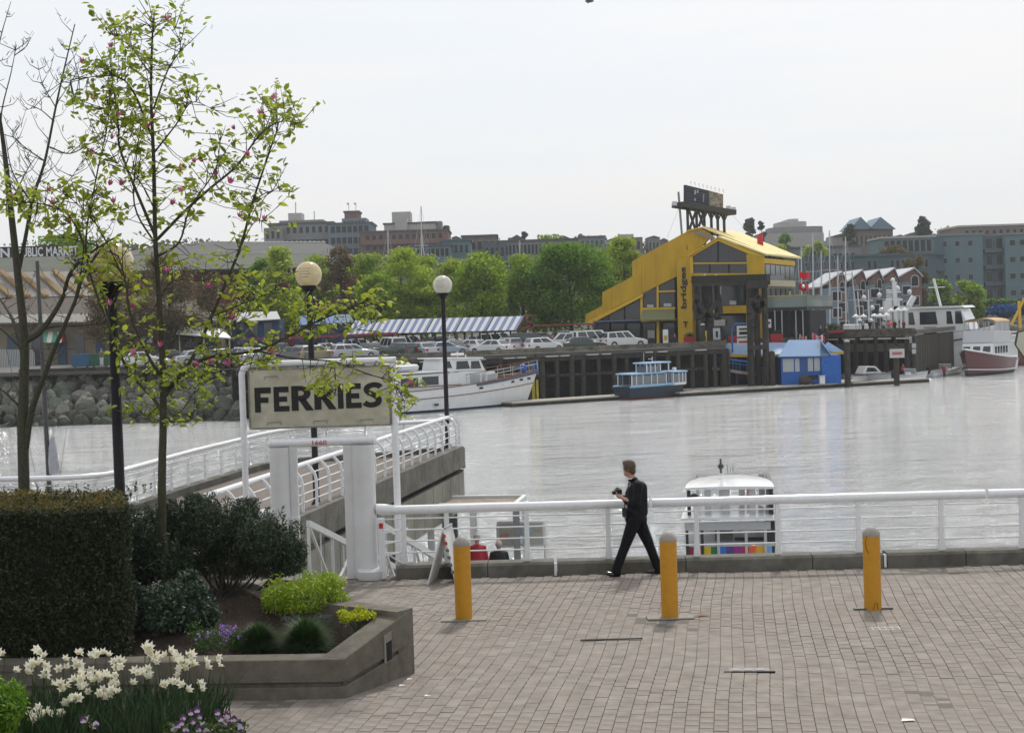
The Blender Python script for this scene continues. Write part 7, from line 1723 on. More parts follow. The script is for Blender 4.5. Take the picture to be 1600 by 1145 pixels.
    gf([(1166, 397), (1193, 401), (1193, 438), (1168, 436)], -1.2, .5, YW, 'corner_panel'); gf([(1080, 427), (1168, 427), (1168, 436), (1080, 437)], -1.2, .5, YW, 'sill_panel'); gf([(1080, 410.5), (1168, 410), (1168, 412), (1080, 412.5)], -1.15, .3, YT, 'transom')
    gf([(1078, 401), (1082, 399), (1083, 437), (1079, 437)], -1.2, .5, YT, 'jamb')
    gf([(1082, 427), (1108, 427), (1108, 412), (1082, 412)], -.9, .08, GL, 'gable_pane'); gf([(1110, 427), (1138, 427), (1138, 412), (1110, 412)], -.9, .08, GL, 'gable_pane'); gf([(1140, 427), (1167, 427), (1167, 412), (1140, 412)], -.9, .08, GL, 'gable_pane')
    gf([(1082, 410), (1121, 410), (1121, 377), (1082, 400)], -.9, .08, GL, 'gable_pane'); gf([(1123, 410), (1167, 410), (1167, 397), (1123, 377)], -.9, .08, GL, 'gable_pane')
    gf([(1080, 401), (1122, 374), (1193, 400), (1193, 437), (1080, 437)], -.7, .1, INT, 'gable_backing')
    # white gulls on the sill are separate things (below)
    # roofs
    pk, ev = F(1122, 371.3, -1.4), F(1196, 398.5, -1.4)
    MB().prism([pk, ev, ev + v * 5, pk + v * 5], Z * .18).build('gable_roof', YR, t, world=True)
    le = F(1076, 401, -1.4); MB().prism([le, pk, pk + v * 2.2, le + v * 2.2], Z * .12).build('gable_roof_left', YT, t, world=True)
    rk, re_ = F(1098, 356.5, .7), F(1200, 399, .7)
    for k in range(12):
        f0, f1 = k / 12, (k + 1) / 12 - .004; a_, b_ = rk + v * (17 * f0), rk + v * (17 * f1); c_, d_ = re_ + v * (17 * f1), re_ + v * (17 * f0)
        MB().prism([a_, b_, c_, d_], Z * (.2 if k % 2 else .22)).build('roof_sheet', YR, t, world=True)
    l2 = F(1072, 362, .7); MB().prism([l2, rk, rk + v * 17, l2 + v * 17], Z * .15).build('roof_ridge_panel', YT, t, world=True)
    # brown roof edge between the two roofs
    MB().beam(F(1086, 362, .5), F(1116, 373, .5), .3, .35).build('steel_flashing', mat('flashing', (.2, .19, .18), .5), t, world=True)
    # right flank
    c0 = F(1195, 480, 0); c0.z = 0
    def S(s, z): return Vector((c0.x, c0.y, 0)) + v * s + Z * z
    zt = F(1195, 403, 0).z; L = 15
    def side(s0, s1, z0, z1, m, nm, off=0.0): return MB().prism([S(s0, z0) + u * off, S(s1, z0) + u * off, S(s1, z1) + u * off, S(s0, z1) + u * off], u * .12).build(nm, m, t, world=True)
    side(0, L, QZ, zt - .1, mat('cream_side', (.42, .38, .24), .7), 'side_wall', -.3)
    side(0, L, zt - .55, zt, YT, 'side_fascia', .0); side(0, L, zt - 3.0, zt - 2.3, mat('cream_band', (.5, .45, .3), .6), 'side_band', .0)
    for k in range(6): side(.5 + k * 2.4, 2.6 + k * 2.4, zt - 2.15, zt - .7, GL, 'upper_side_window', -.05); side(.5 + k * 2.4, 2.4 + k * 2.4, zt - 6.0, zt - 3.2, GL, 'lower_side_window', -.05)
    MB().beam(F(1197, 434, -1) , F(1222, 434, 2), .5, .5).build('rolled_awning', mat('awning_grey', (.2, .2, .21), .6), t, world=True)
    # balcony and dark veranda to the right
    z1, z2 = F(1200, 481, 0).z, F(1200, 463, 0).z
    A, Bq = p0 + u * .2, p0 + u * 4.8 - v * 0.6
    bal = thing('veranda', None, None); bal.parent = t
    A.z = Bq.z = 0
    MB().prism([A + Z * (z1 - .35), Bq + Z * (z1 - .35), Bq + v * 14 + Z * (z1 - .35), A + v * 14 + Z * (z1 - .35)], Z * .35).build('veranda_deck', mat('veranda_dark', (.02, .022, .025), .6), bal, world=True)
    MB().prism([A + Z * z1, Bq + Z * z1, Bq + Z * z2, A + Z * z2], v * .03).build('glass_rail', mat('green_glass', (.16, .2, .18), .1, spec=.7), bal, world=True); MB().prism([Bq + Z * z1, Bq + v * 14 + Z * z1, Bq + v * 14 + Z * z2, Bq + Z * z2], u * .03).build('glass_rail', MATS['green_glass'], bal, world=True)
    MB().beam(A + Z * z2, Bq + Z * z2, .08).build('rail_cap', YT, bal, world=True)
    MB().prism([A + v * 1 + Z * QZ, Bq + v * 1 + Z * QZ, Bq + v * 1 + Z * (z1 - .4), A + v * 1 + Z * (z1 - .4)], v * 9).build('veranda_room', INT, bal, world=True)
    for k in range(7): q = A + u * (.3 + k * .75) - v * .2; MB().bx(q.x - .05, q.x + .05, q.y - .05, q.y + .05, QZ, z1 - .3).build('veranda_post', WFR if k % 3 else TIMB, bal, world=True)
    # lower storey under the gable
    face([(1098, 479), (1166, 477), (1166, 489), (1098, 491)], .3, .3, YW, 'yellow_spandrel'); face([(1166, 440), (1174, 440), (1174, 545), (1166, 545)], .4, .3, YW, 'yellow_pier'); face([(1184, 440), (1193, 440), (1193, 545), (1184, 545)], .4, .3, YW, 'yellow_pier')
    for x0, x1, y0, y1 in ((1090, 1124, 441, 477), (1127, 1163, 441, 477), (1088, 1124, 493, 540), (1127, 1163, 493, 540), (1176, 1183, 441, 540)): face([(x0, y1), (x1, y1), (x1, y0), (x0, y0)], .6, .08, GL, 'recessed_pane')
    face([(1124, 441), (1127, 441), (1127, 477), (1124, 477)], .5, .15, WFR, 'white_mullion'); face([(1116, 499), (1133, 499), (1133, 509), (1116, 509)], .2, .1, PALE, 'notice_panel')
    face([(1140, 470), (1150, 470), (1150, 476), (1140, 476)], .55, .05, WFR, 'table_top'); face([(1037, 474), (1049, 474), (1049, 479), (1037, 479)], 1.1, .05, WFR, 'table_top'); face([(1011, 476), (1021, 476), (1021, 480), (1011, 480)], 1.1, .05, WFR, 'table_top')
    for k, (px, py) in enumerate(((1099, 433), (1116, 434))):
        q = F(px, py + 2.5, -1.4); s = thing('gull', 'white gull perched on the yellow gable sill, %s of the two' % ['left', 'right'][k], 'gull', q)
        MB().ball((0, 0, .22), .2, 10, 6, (1.3, .7, .75)).build('body', BW, s, smooth=True); MB().ball((.2, 0, .42), .1, 8, 6).build('head', BW, s, smooth=True); MB().lathe([(.05, 0), (.02, .15)], 6).build('leg', mat('gull_leg', (.5, .3, .05), .6), s); MB().beam((.28, 0, .42), (.38, 0, .4), .04).build('beak', mat('gull_leg', (.5, .3, .05), .6), s)
    # ------------- rooftop billboard
    bb = thing('billboard', 'dark rooftop billboard with lamps on a strutted platform above the yellow roof', 'billboard', F(1100, 356, 3))
    bu = Vector((math.cos(rad(38)), -math.sin(rad(-50)) * .6, 0)).normalized()
    bv = Vector((-bu.y, bu.x, 0)); q0 = F(1100, 356, 3.0)
    def Bp(px, py, off=0.0): return PL(px, py, q0 + bv * off, bv)
    DKB = mat('board_dark', (.03, .035, .05), .6); PST = mat('post_dark', (.05, .047, .042), .8)
    bl, br_ = Bp(1071, 318), Bp(1128, 330); zt_l, zt_r = Bp(1070, 289).z, Bp(1128, 305).z
    zt = (zt_l + zt_r) / 2; zb = (bl.z + br_.z) / 2
    MB().prism([Bp(1071, 317), Bp(1108, 325), Bp(1108, 298), Bp(1071, 289)], bv * .35).build('dark_panel', DKB, bb, world=True)
    MB().prism([Bp(1108, 325), Bp(1130, 330), Bp(1130, 304), Bp(1108, 298)], bv * .35).build('picture_panel', mat('billboard_picture', (.33, .29, .2), .7, var=.5, vscale=1.6, col2=(.12, .09, .06)), bb, world=True)
    for k in range(6): MB().beam(Bp(1071, 292 + k * 4.5, -.03), Bp(1107, 300 + k * 4.3, -.03), .05).build('batten', mat('batten_grey', (.08, .085, .1), .6), bb, world=True)
    for (x, y, h_, c_) in ((1085, 297, 7, 0), (1089, 297, 5, 0), (1098, 303, 13, 1), (1085, 310, 4, 0)): MB().prism([Bp(x, y + h_, -.08), Bp(x + 2, y + h_, -.08), Bp(x + 2.4, y, -.08), Bp(x + .4, y, -.08)], bv * .04).build('painted_figure', WFR if not c_ else mat('painted_pink', (.35, .2, .18), .7), bb, world=True)
    MB().beam(Bp(1058, 320, .2), Bp(1142, 333, .2), 2.0, .55).build('platform', PST, bb, world=True)
    for k, (px, pt) in enumerate(((1074, 326), (1088, 328), (1100, 329), (1111, 331), (1121, 333), (1131, 334))):
        tp = Bp(px, pt, .1); ln = 5.6 - k * .55 if k > 1 else 5.6; MB().beam(tp, tp - Z * (ln if k else 7.4), .28).build('post', PST, bb, world=True)
        if k > 1: MB().beam(tp - Z * .9, Bp(px - 6, pt - 2, .1), .12).build('brace', PST, bb, world=True); MB().beam(tp - Z * .9, Bp(px + 6, pt, .1), .12).build('brace', PST, bb, world=True)
    for (a, c) in (((1076, 327), (1087, 360)), ((1088, 328), (1076, 362)), ((1091, 330), (1099, 352)), ((1100, 330), (1092, 354)), ((1075, 358), (1097, 362)), ((1103, 372), (1097, 356)), ((1074, 390), (1075, 366)), ((1088, 385), (1091, 366))): MB().beam(Bp(*a, -.1), Bp(*c, -.1), .2).build('cross_brace', PST, bb, world=True)
    MB().tube([Bp(1060, 300, .8), Bp(1066, 374, .8)], .12, 6).build('conduit', mat('conduit_grey', (.25, .25, .26), .5), bb, world=True)
    for k in range(9): p = Bp(1080 + k * 6.3, 290 + k * 1.6, -.6); q = Bp(1078 + k * 6.3, 286 + k * 1.6, -1.3); MB().tube([p, p + Z * .5, q], .025, 4).build('lamp_arm', WFR, bb, world=True)
    for (px, py) in ((1054, 318), (1138, 325), (1146, 327)): MB().box(Bp(px, py, 0), (.5, .35, .45)).build('floodlight', CHROME, bb, world=True)
    for px, py, px2, py2 in ((1062, 322, 1042, 372), (1142, 333, 1175, 372)): MB().tube([Bp(px, py), Bp(px2, py2)], .012, 4).build('guy_wire', PST, bb, world=True)
    q = F(1188, 384, 10); tag(MB().lathe([(.35, -4), (.35, 1.3)], 12, tuple(q)).build('chimney_pipe', RED), 'red flue pipe rising behind the right roof slope of the yellow restaurant', 'chimney')
restaurant()

# ================================================================== timber dolphins in front of it
def dolphins():
    Yd = 160
    for k, (xs, lb, ptop) in enumerate((((1088, 1099, 1108, 1120), 'dark timber pile tower with cross braces, left of the two in front of the restaurant', 440), ((1170, 1181, 1194), 'dark timber pile tower with cross braces, right of the two in front of the restaurant', 444))):
        Yd = 160 if k == 0 else 156.5
        b = V(xs[1], 560, Yd); t = thing('pile_tower', lb, 'tower', (b.x, Yd, WZ), 0, 'timber pile towers')
        yb = 548 if k == 0 else (545 if False else 600)
        for i, px in enumerate(xs):
            top = V(px, ptop, Yd + (i % 2) * .8); bot = top.copy(); bot.z = QZ - .2 if k == 0 else WZ - 1
            if k == 0 and i in (0, 3): bot.z = V(px, 500, Yd).z
            MB().tube([bot, top], [.36, .3], 9).build('pile', TIMB, t, smooth=True, world=True)
        w0, w1 = xs[0] - 4, xs[-1] + 4
        MB().beam(V(w0, ptop + 1, Yd), V(w1, ptop, Yd), 1.6, .8).build('cap_timber', TIMB, t, world=True)
        if k == 0: br = [((1086, 468), (1112, 500)), ((1122, 470), (1096, 502)), ((1085, 484), (1089, 460)), ((1122, 460), (1126, 490)), ((1088, 495), (1124, 492))]
        else: br = [((1170, 490), (1184, 462)), ((1198, 490), (1184, 462)), ((1172, 466), (1184, 490)), ((1196, 466), (1184, 490)), ((1169, 543), (1196, 542)), ((1170, 500), (1192, 470))]
        for a, c in br: MB().beam(V(*a, Yd - .5), V(*c, Yd - .5), .5, .45).build('brace', TIMB, t, world=True)
    q = V(1083, 437, 160); r_ = V(1201, 434, 156.5); t = thing('gantry_beam', 'thick dark mossy beam spanning the two timber pile towers', 'beam', (q.x, Yd, q.z))
    MB().beam(q, r_, 1.2, .75).build('beam', mat('mossy_beam', (.02, .026, .014), .9, var=.4, vscale=2), t, world=True)
    MB().beam(q + Vector((0, -.7, -.55)), r_ + Vector((0, -.7, -.55)), .3, .35).build('lower_beam', TIMB, t, world=True)
dolphins()

# ================================================================== kiosk, ramp, canopies, signs by the restaurant
def waterside():
    BLU = mat('kiosk_blue', (.015, .11, .42), .6, var=.1, vscale=1); BRF = mat('kiosk_roof', (.1, .22, .42), .6, var=.1, vscale=1.2, stretch=(4, 1, 1)); BR2 = mat('canopy_roof', (.3, .42, .62), .6, var=.08, vscale=1); YB = mat('yellow_band', (.55, .36, .02), .6)
    Y = 157
    t = thing('kiosk', 'bright blue kiosk with a blue hipped roof on the floating dock', 'kiosk', V(1270, 590, Y)); dz = WZ + .42; t.location.z = dz
    x0, x1, x2 = V(1221, 590, Y).x, V(1283, 590, Y).x, V(1313, 590, Y).x; e, rp = V(1250, 556, Y).z, V(1250, 530, Y).z
    MB().bx(x0, x2 - .0, Y, Y + 5, dz, e).build('wall', BLU, t, world=True)
    MB().bx(x1, x2 + .02, Y - .35, Y, dz, e - .05).build('side_room', BLU, t, world=True)
    for a, b in ((1223, 1240), (1242, 1249), (1262, 1270), (1272, 1281)): MB().bx(V(a, 570, Y).x, V(b, 570, Y).x, Y - .08, Y, dz + 1.3, e - .25).build('pale_panel', mat('kiosk_panel', (.4, .43, .45), .5), t, world=True)
    MB().bx(V(1251, 570, Y).x, V(1260, 570, Y).x, Y - .06, Y, dz, e - .3).build('door', mat('kiosk_door', (.03, .09, .25), .6), t, world=True)
    ov = .6
    P = [V(1216, 557, Y - ov), V(1285, 556, Y - ov), V(1281, 531, Y + 1.8), V(1232, 531, Y + 1.8)]
    MB().prism(P, (0, .12, -.12)).build('roof', BRF, t, world=True)
    MB().prism([V(1265, 556, Y - .5), V(1281, 531, Y + 1.7), V(1296, 556, Y - .5)], (0, .3, 0)).build('gable_end', mat('kiosk_gable', (.16, .25, .32), .6), t, world=True)
    MB().prism([V(1281, 531, Y - .5), V(1300, 556, Y - .5), V(1302, 556, Y + 4), V(1283, 531, Y + 4)], (0, 0, -.12)).build('roof_right', BRF, t, world=True)
    q = V(1290, 566, Y - .4); MB().box(q, (.12, .05, .12)).build('vent', BLACKM, t, world=True)
    s = thing('white_bin', 'small white bin by the kiosk corner', 'bin', V(1284, 585, Y - 1.2)); s.location.z = dz; MB().bx(-.28, .28, -.25, .25, 0, .8).build('bin', BW, s, bevel=.05); MB().bx(-.32, .32, -.3, .3, .8, .88).build('lid', BWG, s)
    s = thing('covered_barbecue', 'dark covered machine in front of the kiosk window', 'machine', V(1259, 590, Y - 1.4)); s.location.z = dz; MB().ball((0, 0, .5), .5, 12, 8, (1.6, .7, 1)).build('cover', mat('cover_brown', (.05, .04, .035), .8), s, smooth=True); MB().bx(.2, 1.2, -.25, .25, .55, .95).build('box', BLACKM, s); [MB().lathe([(.12, 0), (.12, .12)], 8, (x, 0, 0)).build('wheel', RUBBER, s) for x in (-.6, .8)]
    # long light blue canopy behind
    c = thing('dock_shelter', 'long light blue shelter roof with a yellow band, behind the timber towers', 'shelter', V(1180, 590, 161)); c.location.z = dz
    MB().prism([V(1128, 554, 158.2), V(1232, 553, 158.2), V(1240, 535, 161.5), V(1132, 536, 161.5)], (0, .1, -.1)).build('roof', BR2, c, world=True)
    MB().prism([V(1128, 554, 158.1), V(1232, 553, 158.1), V(1232, 557, 158.1), V(1128, 558, 158.1)], (0, .15, 0)).build('yellow_fascia', YB, c, world=True)
    MB().prism([V(1294, 534, 160.6), V(1318, 549, 160.0), V(1300, 551, 160.0), V(1288, 540, 160.4)], (0, .6, -.1)).build('roof_wing', BR2, c, world=True); MB().prism([V(1298, 550, 160), V(1319, 549, 160), V(1319, 553, 160), V(1300, 554, 160)], (0, .15, 0)).build('yellow_fascia', YB, c, world=True)
    for px in (1132, 1150, 1168, 1186, 1204, 1222): q = V(px, 556, 158.6); MB().bx(q.x - .1, q.x + .1, 158.5, 158.7, dz, q.z - .2).build('post', mat('shelter_post', (.03, .06, .14), .6), c, world=True)
    MB().bx(V(1132, 570, 162).x, V(1215, 570, 162).x, 161.2, 161.4, dz, V(1180, 558, 161).z).build('back_wall', mat('shelter_back', (.02, .035, .07), .8), c, world=True)
    MB().bx(V(1185, 570, 161).x, V(1198, 570, 161).x, 161, 161.1, dz, dz + 1.8).build('grey_panel', mat('shelter_panel', (.25, .27, .28), .6), c, world=True)
    for a, b_ in ((1150, 1160), (1164, 1172)): MB().bx(V(a, 570, 161).x, V(b_, 570, 161).x, 161, 161.06, dz + .5, dz + 1.4).build('red_rack', mat('rack_red', (.2, .05, .04), .7), c, world=True)
    # ramp with blue rails
    r_ = thing('dock_ramp', 'sloping ramp with bright blue handrails going down to the kiosk dock', 'ramp', V(1115, 560, 158))
    RB = mat('rail_blue', (.03, .13, .38), .5)
    for off in (0, 1.5):
        for a, b_, w_ in (((1113, 558), (1200, 569), .16), ((1113, 563), (1200, 575), .08), ((1113, 575), (1200, 588), .3)): MB().beam(V(*a, 157.5 + off), V(*b_, 157.5 + off), w_).build('rail' if w_ < .25 else 'stringer', RB if w_ < .25 else CONCL, r_, world=True)
        for k in range(9): px = 1113 + k * 10.8; MB().beam(V(px, 558 + k * 1.37, 157.5 + off), V(px, 576 + k * 1.6, 157.5 + off), .06).build('rail_post', RB, r_, world=True)
    # mooring piles
    for k, (px, pt, pb, w_, lb) in enumerate(((1206, 551, 600, .3, 'short dark mooring pile left of the kiosk'), (1323, 534, 598, .32, 'dark mooring pile with a white cap right of the kiosk'), (1400, 545, 600, .3, 'mooring pile carrying a pale notice among the motorboats'), (1098, 508, 548, .22, 'post with a red ring on the quay deck behind the ramp'), (1130, 550, 605, .4, 'dark pile cluster at the head of the blue ramp'))):
        q = V(px, pt, 156.5 if k != 4 else 157); t = thing('mooring_pile', lb, 'pile', (q.x, q.y, WZ if k != 3 else QZ), 0, 'mooring piles'); h = q.z - t.location.z
        MB().lathe([(w_, -1 if k != 3 else 0), (w_, h)], 10).build('pile', TIMB, t, smooth=True); MB().lathe([(w_ * 1.05, h), (w_ * .8, h + .15), (.01, h + .2)], 10).build('cap', WFR if k in (1, 3) else TIMB, t)
        if k == 2: MB().bx(-.75, .75, -.4, -.34, h - .9, h).build('notice', mat('notice_pale', (.5, .47, .46), .6), t); MB().bx(-.5, .5, -.43, -.4, h - .6, h - .3).build('notice_print', mat('notice_print', (.35, .12, .12), .6), t)
    # signs on the quay
    YS = 158
    for k, (px, pt, pb, w_, c_, lb, txt) in enumerate(((1120, 513, 550, 12, (.03, .09, .25), 'blue and white information sign with a dark figure, at the quay edge', 1), (1163, 506, 550, 24, (.62, .62, .6), 'white sign with black lettering in a blue tubular frame', 2), (1201, 499, 512, 8, (.6, .6, .58), 'small white notice on the right pile tower', 3), (1100, 517, 545, 10, (.55, .38, .02), 'yellow box standing behind the left pile tower', 0), (1040, 515, 545, 9, (.65, .66, .66), 'narrow white sign standing at the yellow pylon', 4), (1107, 543, 551, 13, (.5, .42, .42), 'small pinkish notice on the quay edge left of the ramp', 3))):
        a, b = V(px - w_ / 2, pt, YS), V(px + w_ / 2, pb, YS); t = thing('quay_sign' if k != 3 else 'yellow_box', lb, 'sign' if k != 3 else 'box', ((a.x + b.x) / 2, YS, b.z))
        W_, H = b.x - a.x, a.z - b.z; m = mat('sgn_%d' % k, c_, .6)
        if k == 1:
            RB = MATS['rail_blue']; MB().tube([(-W_ / 2 - .5, 0, 0), (-W_ / 2 - .5, 0, H * .85), (-W_ / 2 - .1, 0, H), (W_ / 2 + .1, 0, H), (W_ / 2 + .5, 0, H * .85), (W_ / 2 + .5, 0, 0)], .09, 6).build('frame', RB, t)
            MB().bx(-W_ / 2, W_ / 2, -.05, .05, H * .55, H * .93).build('upper_board', m, t); MB().bx(-W_ / 2, W_ / 2, -.05, .05, H * .28, H * .5).build('lower_board', m, t)
            for z0, z1 in ((.62, .72), (.78, .84)): MB().bx(-W_ * .35, W_ * .35, -.08, -.05, H * z0, H * z1).build('print_line', BLACKM, t)
            for z0, z1 in ((.33, .4),): MB().bx(-W_ * .4, W_ * .4, -.08, -.05, H * z0, H * z1).build('print_line', RED, t)
        elif k == 0:
            MB().bx(-W_ / 2, W_ / 2, -.1, .1, H * .0, H * .5).build('blue_board', m, t); MB().bx(-W_ / 2, W_ / 2, -.1, .1, H * .52, H).build('white_board', WFR, t); MB().bx(-.1, .12, -.14, -.1, H * .62, H * .88).build('pictogram', BLACKM, t)
            MB().bx(W_ / 2, W_ / 2 + .3, -.1, .1, -1, H * .8).build('dark_post', TIMB, t)
        else: MB().bx(-W_ / 2, W_ / 2, -.08, .08, 0, H).build('panel', m, t, bevel=.02); MB().bx(-W_ * .3, W_ * .3, -.11, -.08, H * .45, H * .7).build('print_line', BLACKM if k != 4 else mat('amber', (.5, .3, .05), .6), t)
    # red planters and bushes on the patio
    for k, (px, w_, lb) in enumerate(((1077, 17, 'red planter box left of the left pile tower'), (1146, 15, 'red planter box between the pile towers'), (1213, 19, 'red planter box right of the right pile tower'), (1176, 12, 'red planter box behind the white sign'))):
        Yp = 162.5; a, b = V(px - w_ / 2, 524, Yp), V(px + w_ / 2, 541, Yp); t = thing('planter_box', lb, 'planter', ((a.x + b.x) / 2, Yp, QZ), 0, 'red planter boxes on the patio')
        MB().bx(a.x - t.location.x, b.x - t.location.x, -.3, .3, 0, .95).build('box', mat('planter_red', (.38, .02, .025), .6), t)
        leaf_mesh('plant', pts_ellipsoid(350, (t.location.x, Yp, QZ + 1.1), (w_ / 2 / 15, .35, .35), .2, k), .16, mat('patio_plant', (.03, .06, .02), .6, island=[(.02, .04, .015), (.05, .09, .025)]), t, kind='stuff')
    # flags
    FR = mat('flag_red', (.6, .02, .03), .6, transl=.3)
    def flag(px, py, w_, h_, Yf, lb, m, pole=None, maple=False):
        q = V(px, py, Yf); t = thing('flag', lb, 'flag', q); mb = MB(); n = 8; s = 1 / ppm(Yf)
        for i in range(n + 1):
            for j in (0, 1): mb.v.append((i / n * w_ * s, .35 * math.sin(i * .9), -j * h_ * s + .12 * math.sin(i * 1.3) - i / n * .2 + .03))
        mb.f = [[2 * i, 2 * i + 1, 2 * i + 3, 2 * i + 2] for i in range(n)]; mb.m = [0] * n
        if maple: mb.m = [0, 0, 1, 1, 1, 1, 0, 0]
        mb.build('cloth', [m, BW] if maple else m, t, auto=False)
        if maple:
            cx, cz = w_ * s * .5, -h_ * s * .5; pts = [(cx + math.cos(a) * r_ * h_ * s * .34, -.4, cz + math.sin(a) * r_ * h_ * s * .34) for a, r_ in [(PI / 2 + 2 * PI * k / 10, 1 if k % 2 == 0 else .5) for k in range(10)]]
            MB().prism(pts, (0, .02, 0)).build('leaf_emblem', FR, t)
        if pole: p = V(*pole[0], Yf), V(*pole[1], Yf); MB().tube([p[0], p[1]], .06, 6).build('pole', WFR, t, world=True)
    flag(1248, 425, 18, 10, 170, 'upper red flag flying right of the restaurant', FR, ((1247, 405), (1252, 525)))
    flag(1248, 443, 16, 11, 169, 'lower red flag with a white mark, below the upper red flag', FR); q = V(1255, 448, 168.5); MB().ball(tuple(q), .22, 6, 4).build('white_mark', BW, bpy.data.objects['flag.001'], world=True)
    flag(1253, 463, 10, 10, 171, 'dark red flag hanging lowest of the three right of the restaurant', mat('flag_dark_red', (.35, .02, .04), .7))
    flag(1271, 523, 18, 10, 160, 'Canadian flag above the right part of the kiosk roof', FR, ((1270, 520), (1270, 545)), True); flag(1250, 525, 12, 8, 160, 'Canadian flag above the left part of the kiosk roof', FR, ((1250, 522), (1249, 545)), True)
    q = V(1234, 455, 165); r_ = V(1238, 528, 165); t = thing('flagpole', 'slim grey pole with a red foot in front of the veranda', 'pole', (r_.x, 165, QZ)); MB().tube([Vector((r_.x, 165, QZ)), q], .09, 7).build('pole', WFR, t, world=True); MB().lathe([(.12, 0), (.12, .8)], 8).build('foot', RED, t)
    # umbrellas
    def umbrella(px, py, w_, Yu, lb, group='white umbrellas on the timber deck', base=1.35):
        q = V(px, py, Yu); t = thing('umbrella', lb, 'umbrella', (q.x, Yu, base), 0, group); h = q.z - base; r_ = w_ / 2 / ppm(Yu)
        MB().lathe([(r_, h - .35), (r_ * .96, h - .3), (r_ * .5, h - .08), (.02, h)], 10).build('canopy', BW, t); MB().tube([(0, 0, 0), (0, 0, h)], .05, 6).build('pole', WFR, t)
    umbrella(1251, 494, 12, 168, 'white umbrella on the patio beside the veranda, apart from the others', base=QZ)
    for k, (px, py) in enumerate(((1337, 491), (1349, 491), (1366, 490), (1375, 490), (1385, 489), (1392, 482), (1403, 481), (1413, 481), (1343, 497), (1361, 497))):
        umbrella(px, py, 12 if k < 8 else 9, 178 + (k % 3) * 2, 'white umbrella on the timber deck, %s from the left in the %s row' % (ordn[k] if k < 8 else ordn[k - 8], 'back' if k < 8 else 'lower front'))
    umbrella(1391, 503, 13, 176, 'bright red umbrella on the timber deck'); bpy.data.objects['umbrella.%03d' % 11].children[0].data.materials[0] = FR
waterside()

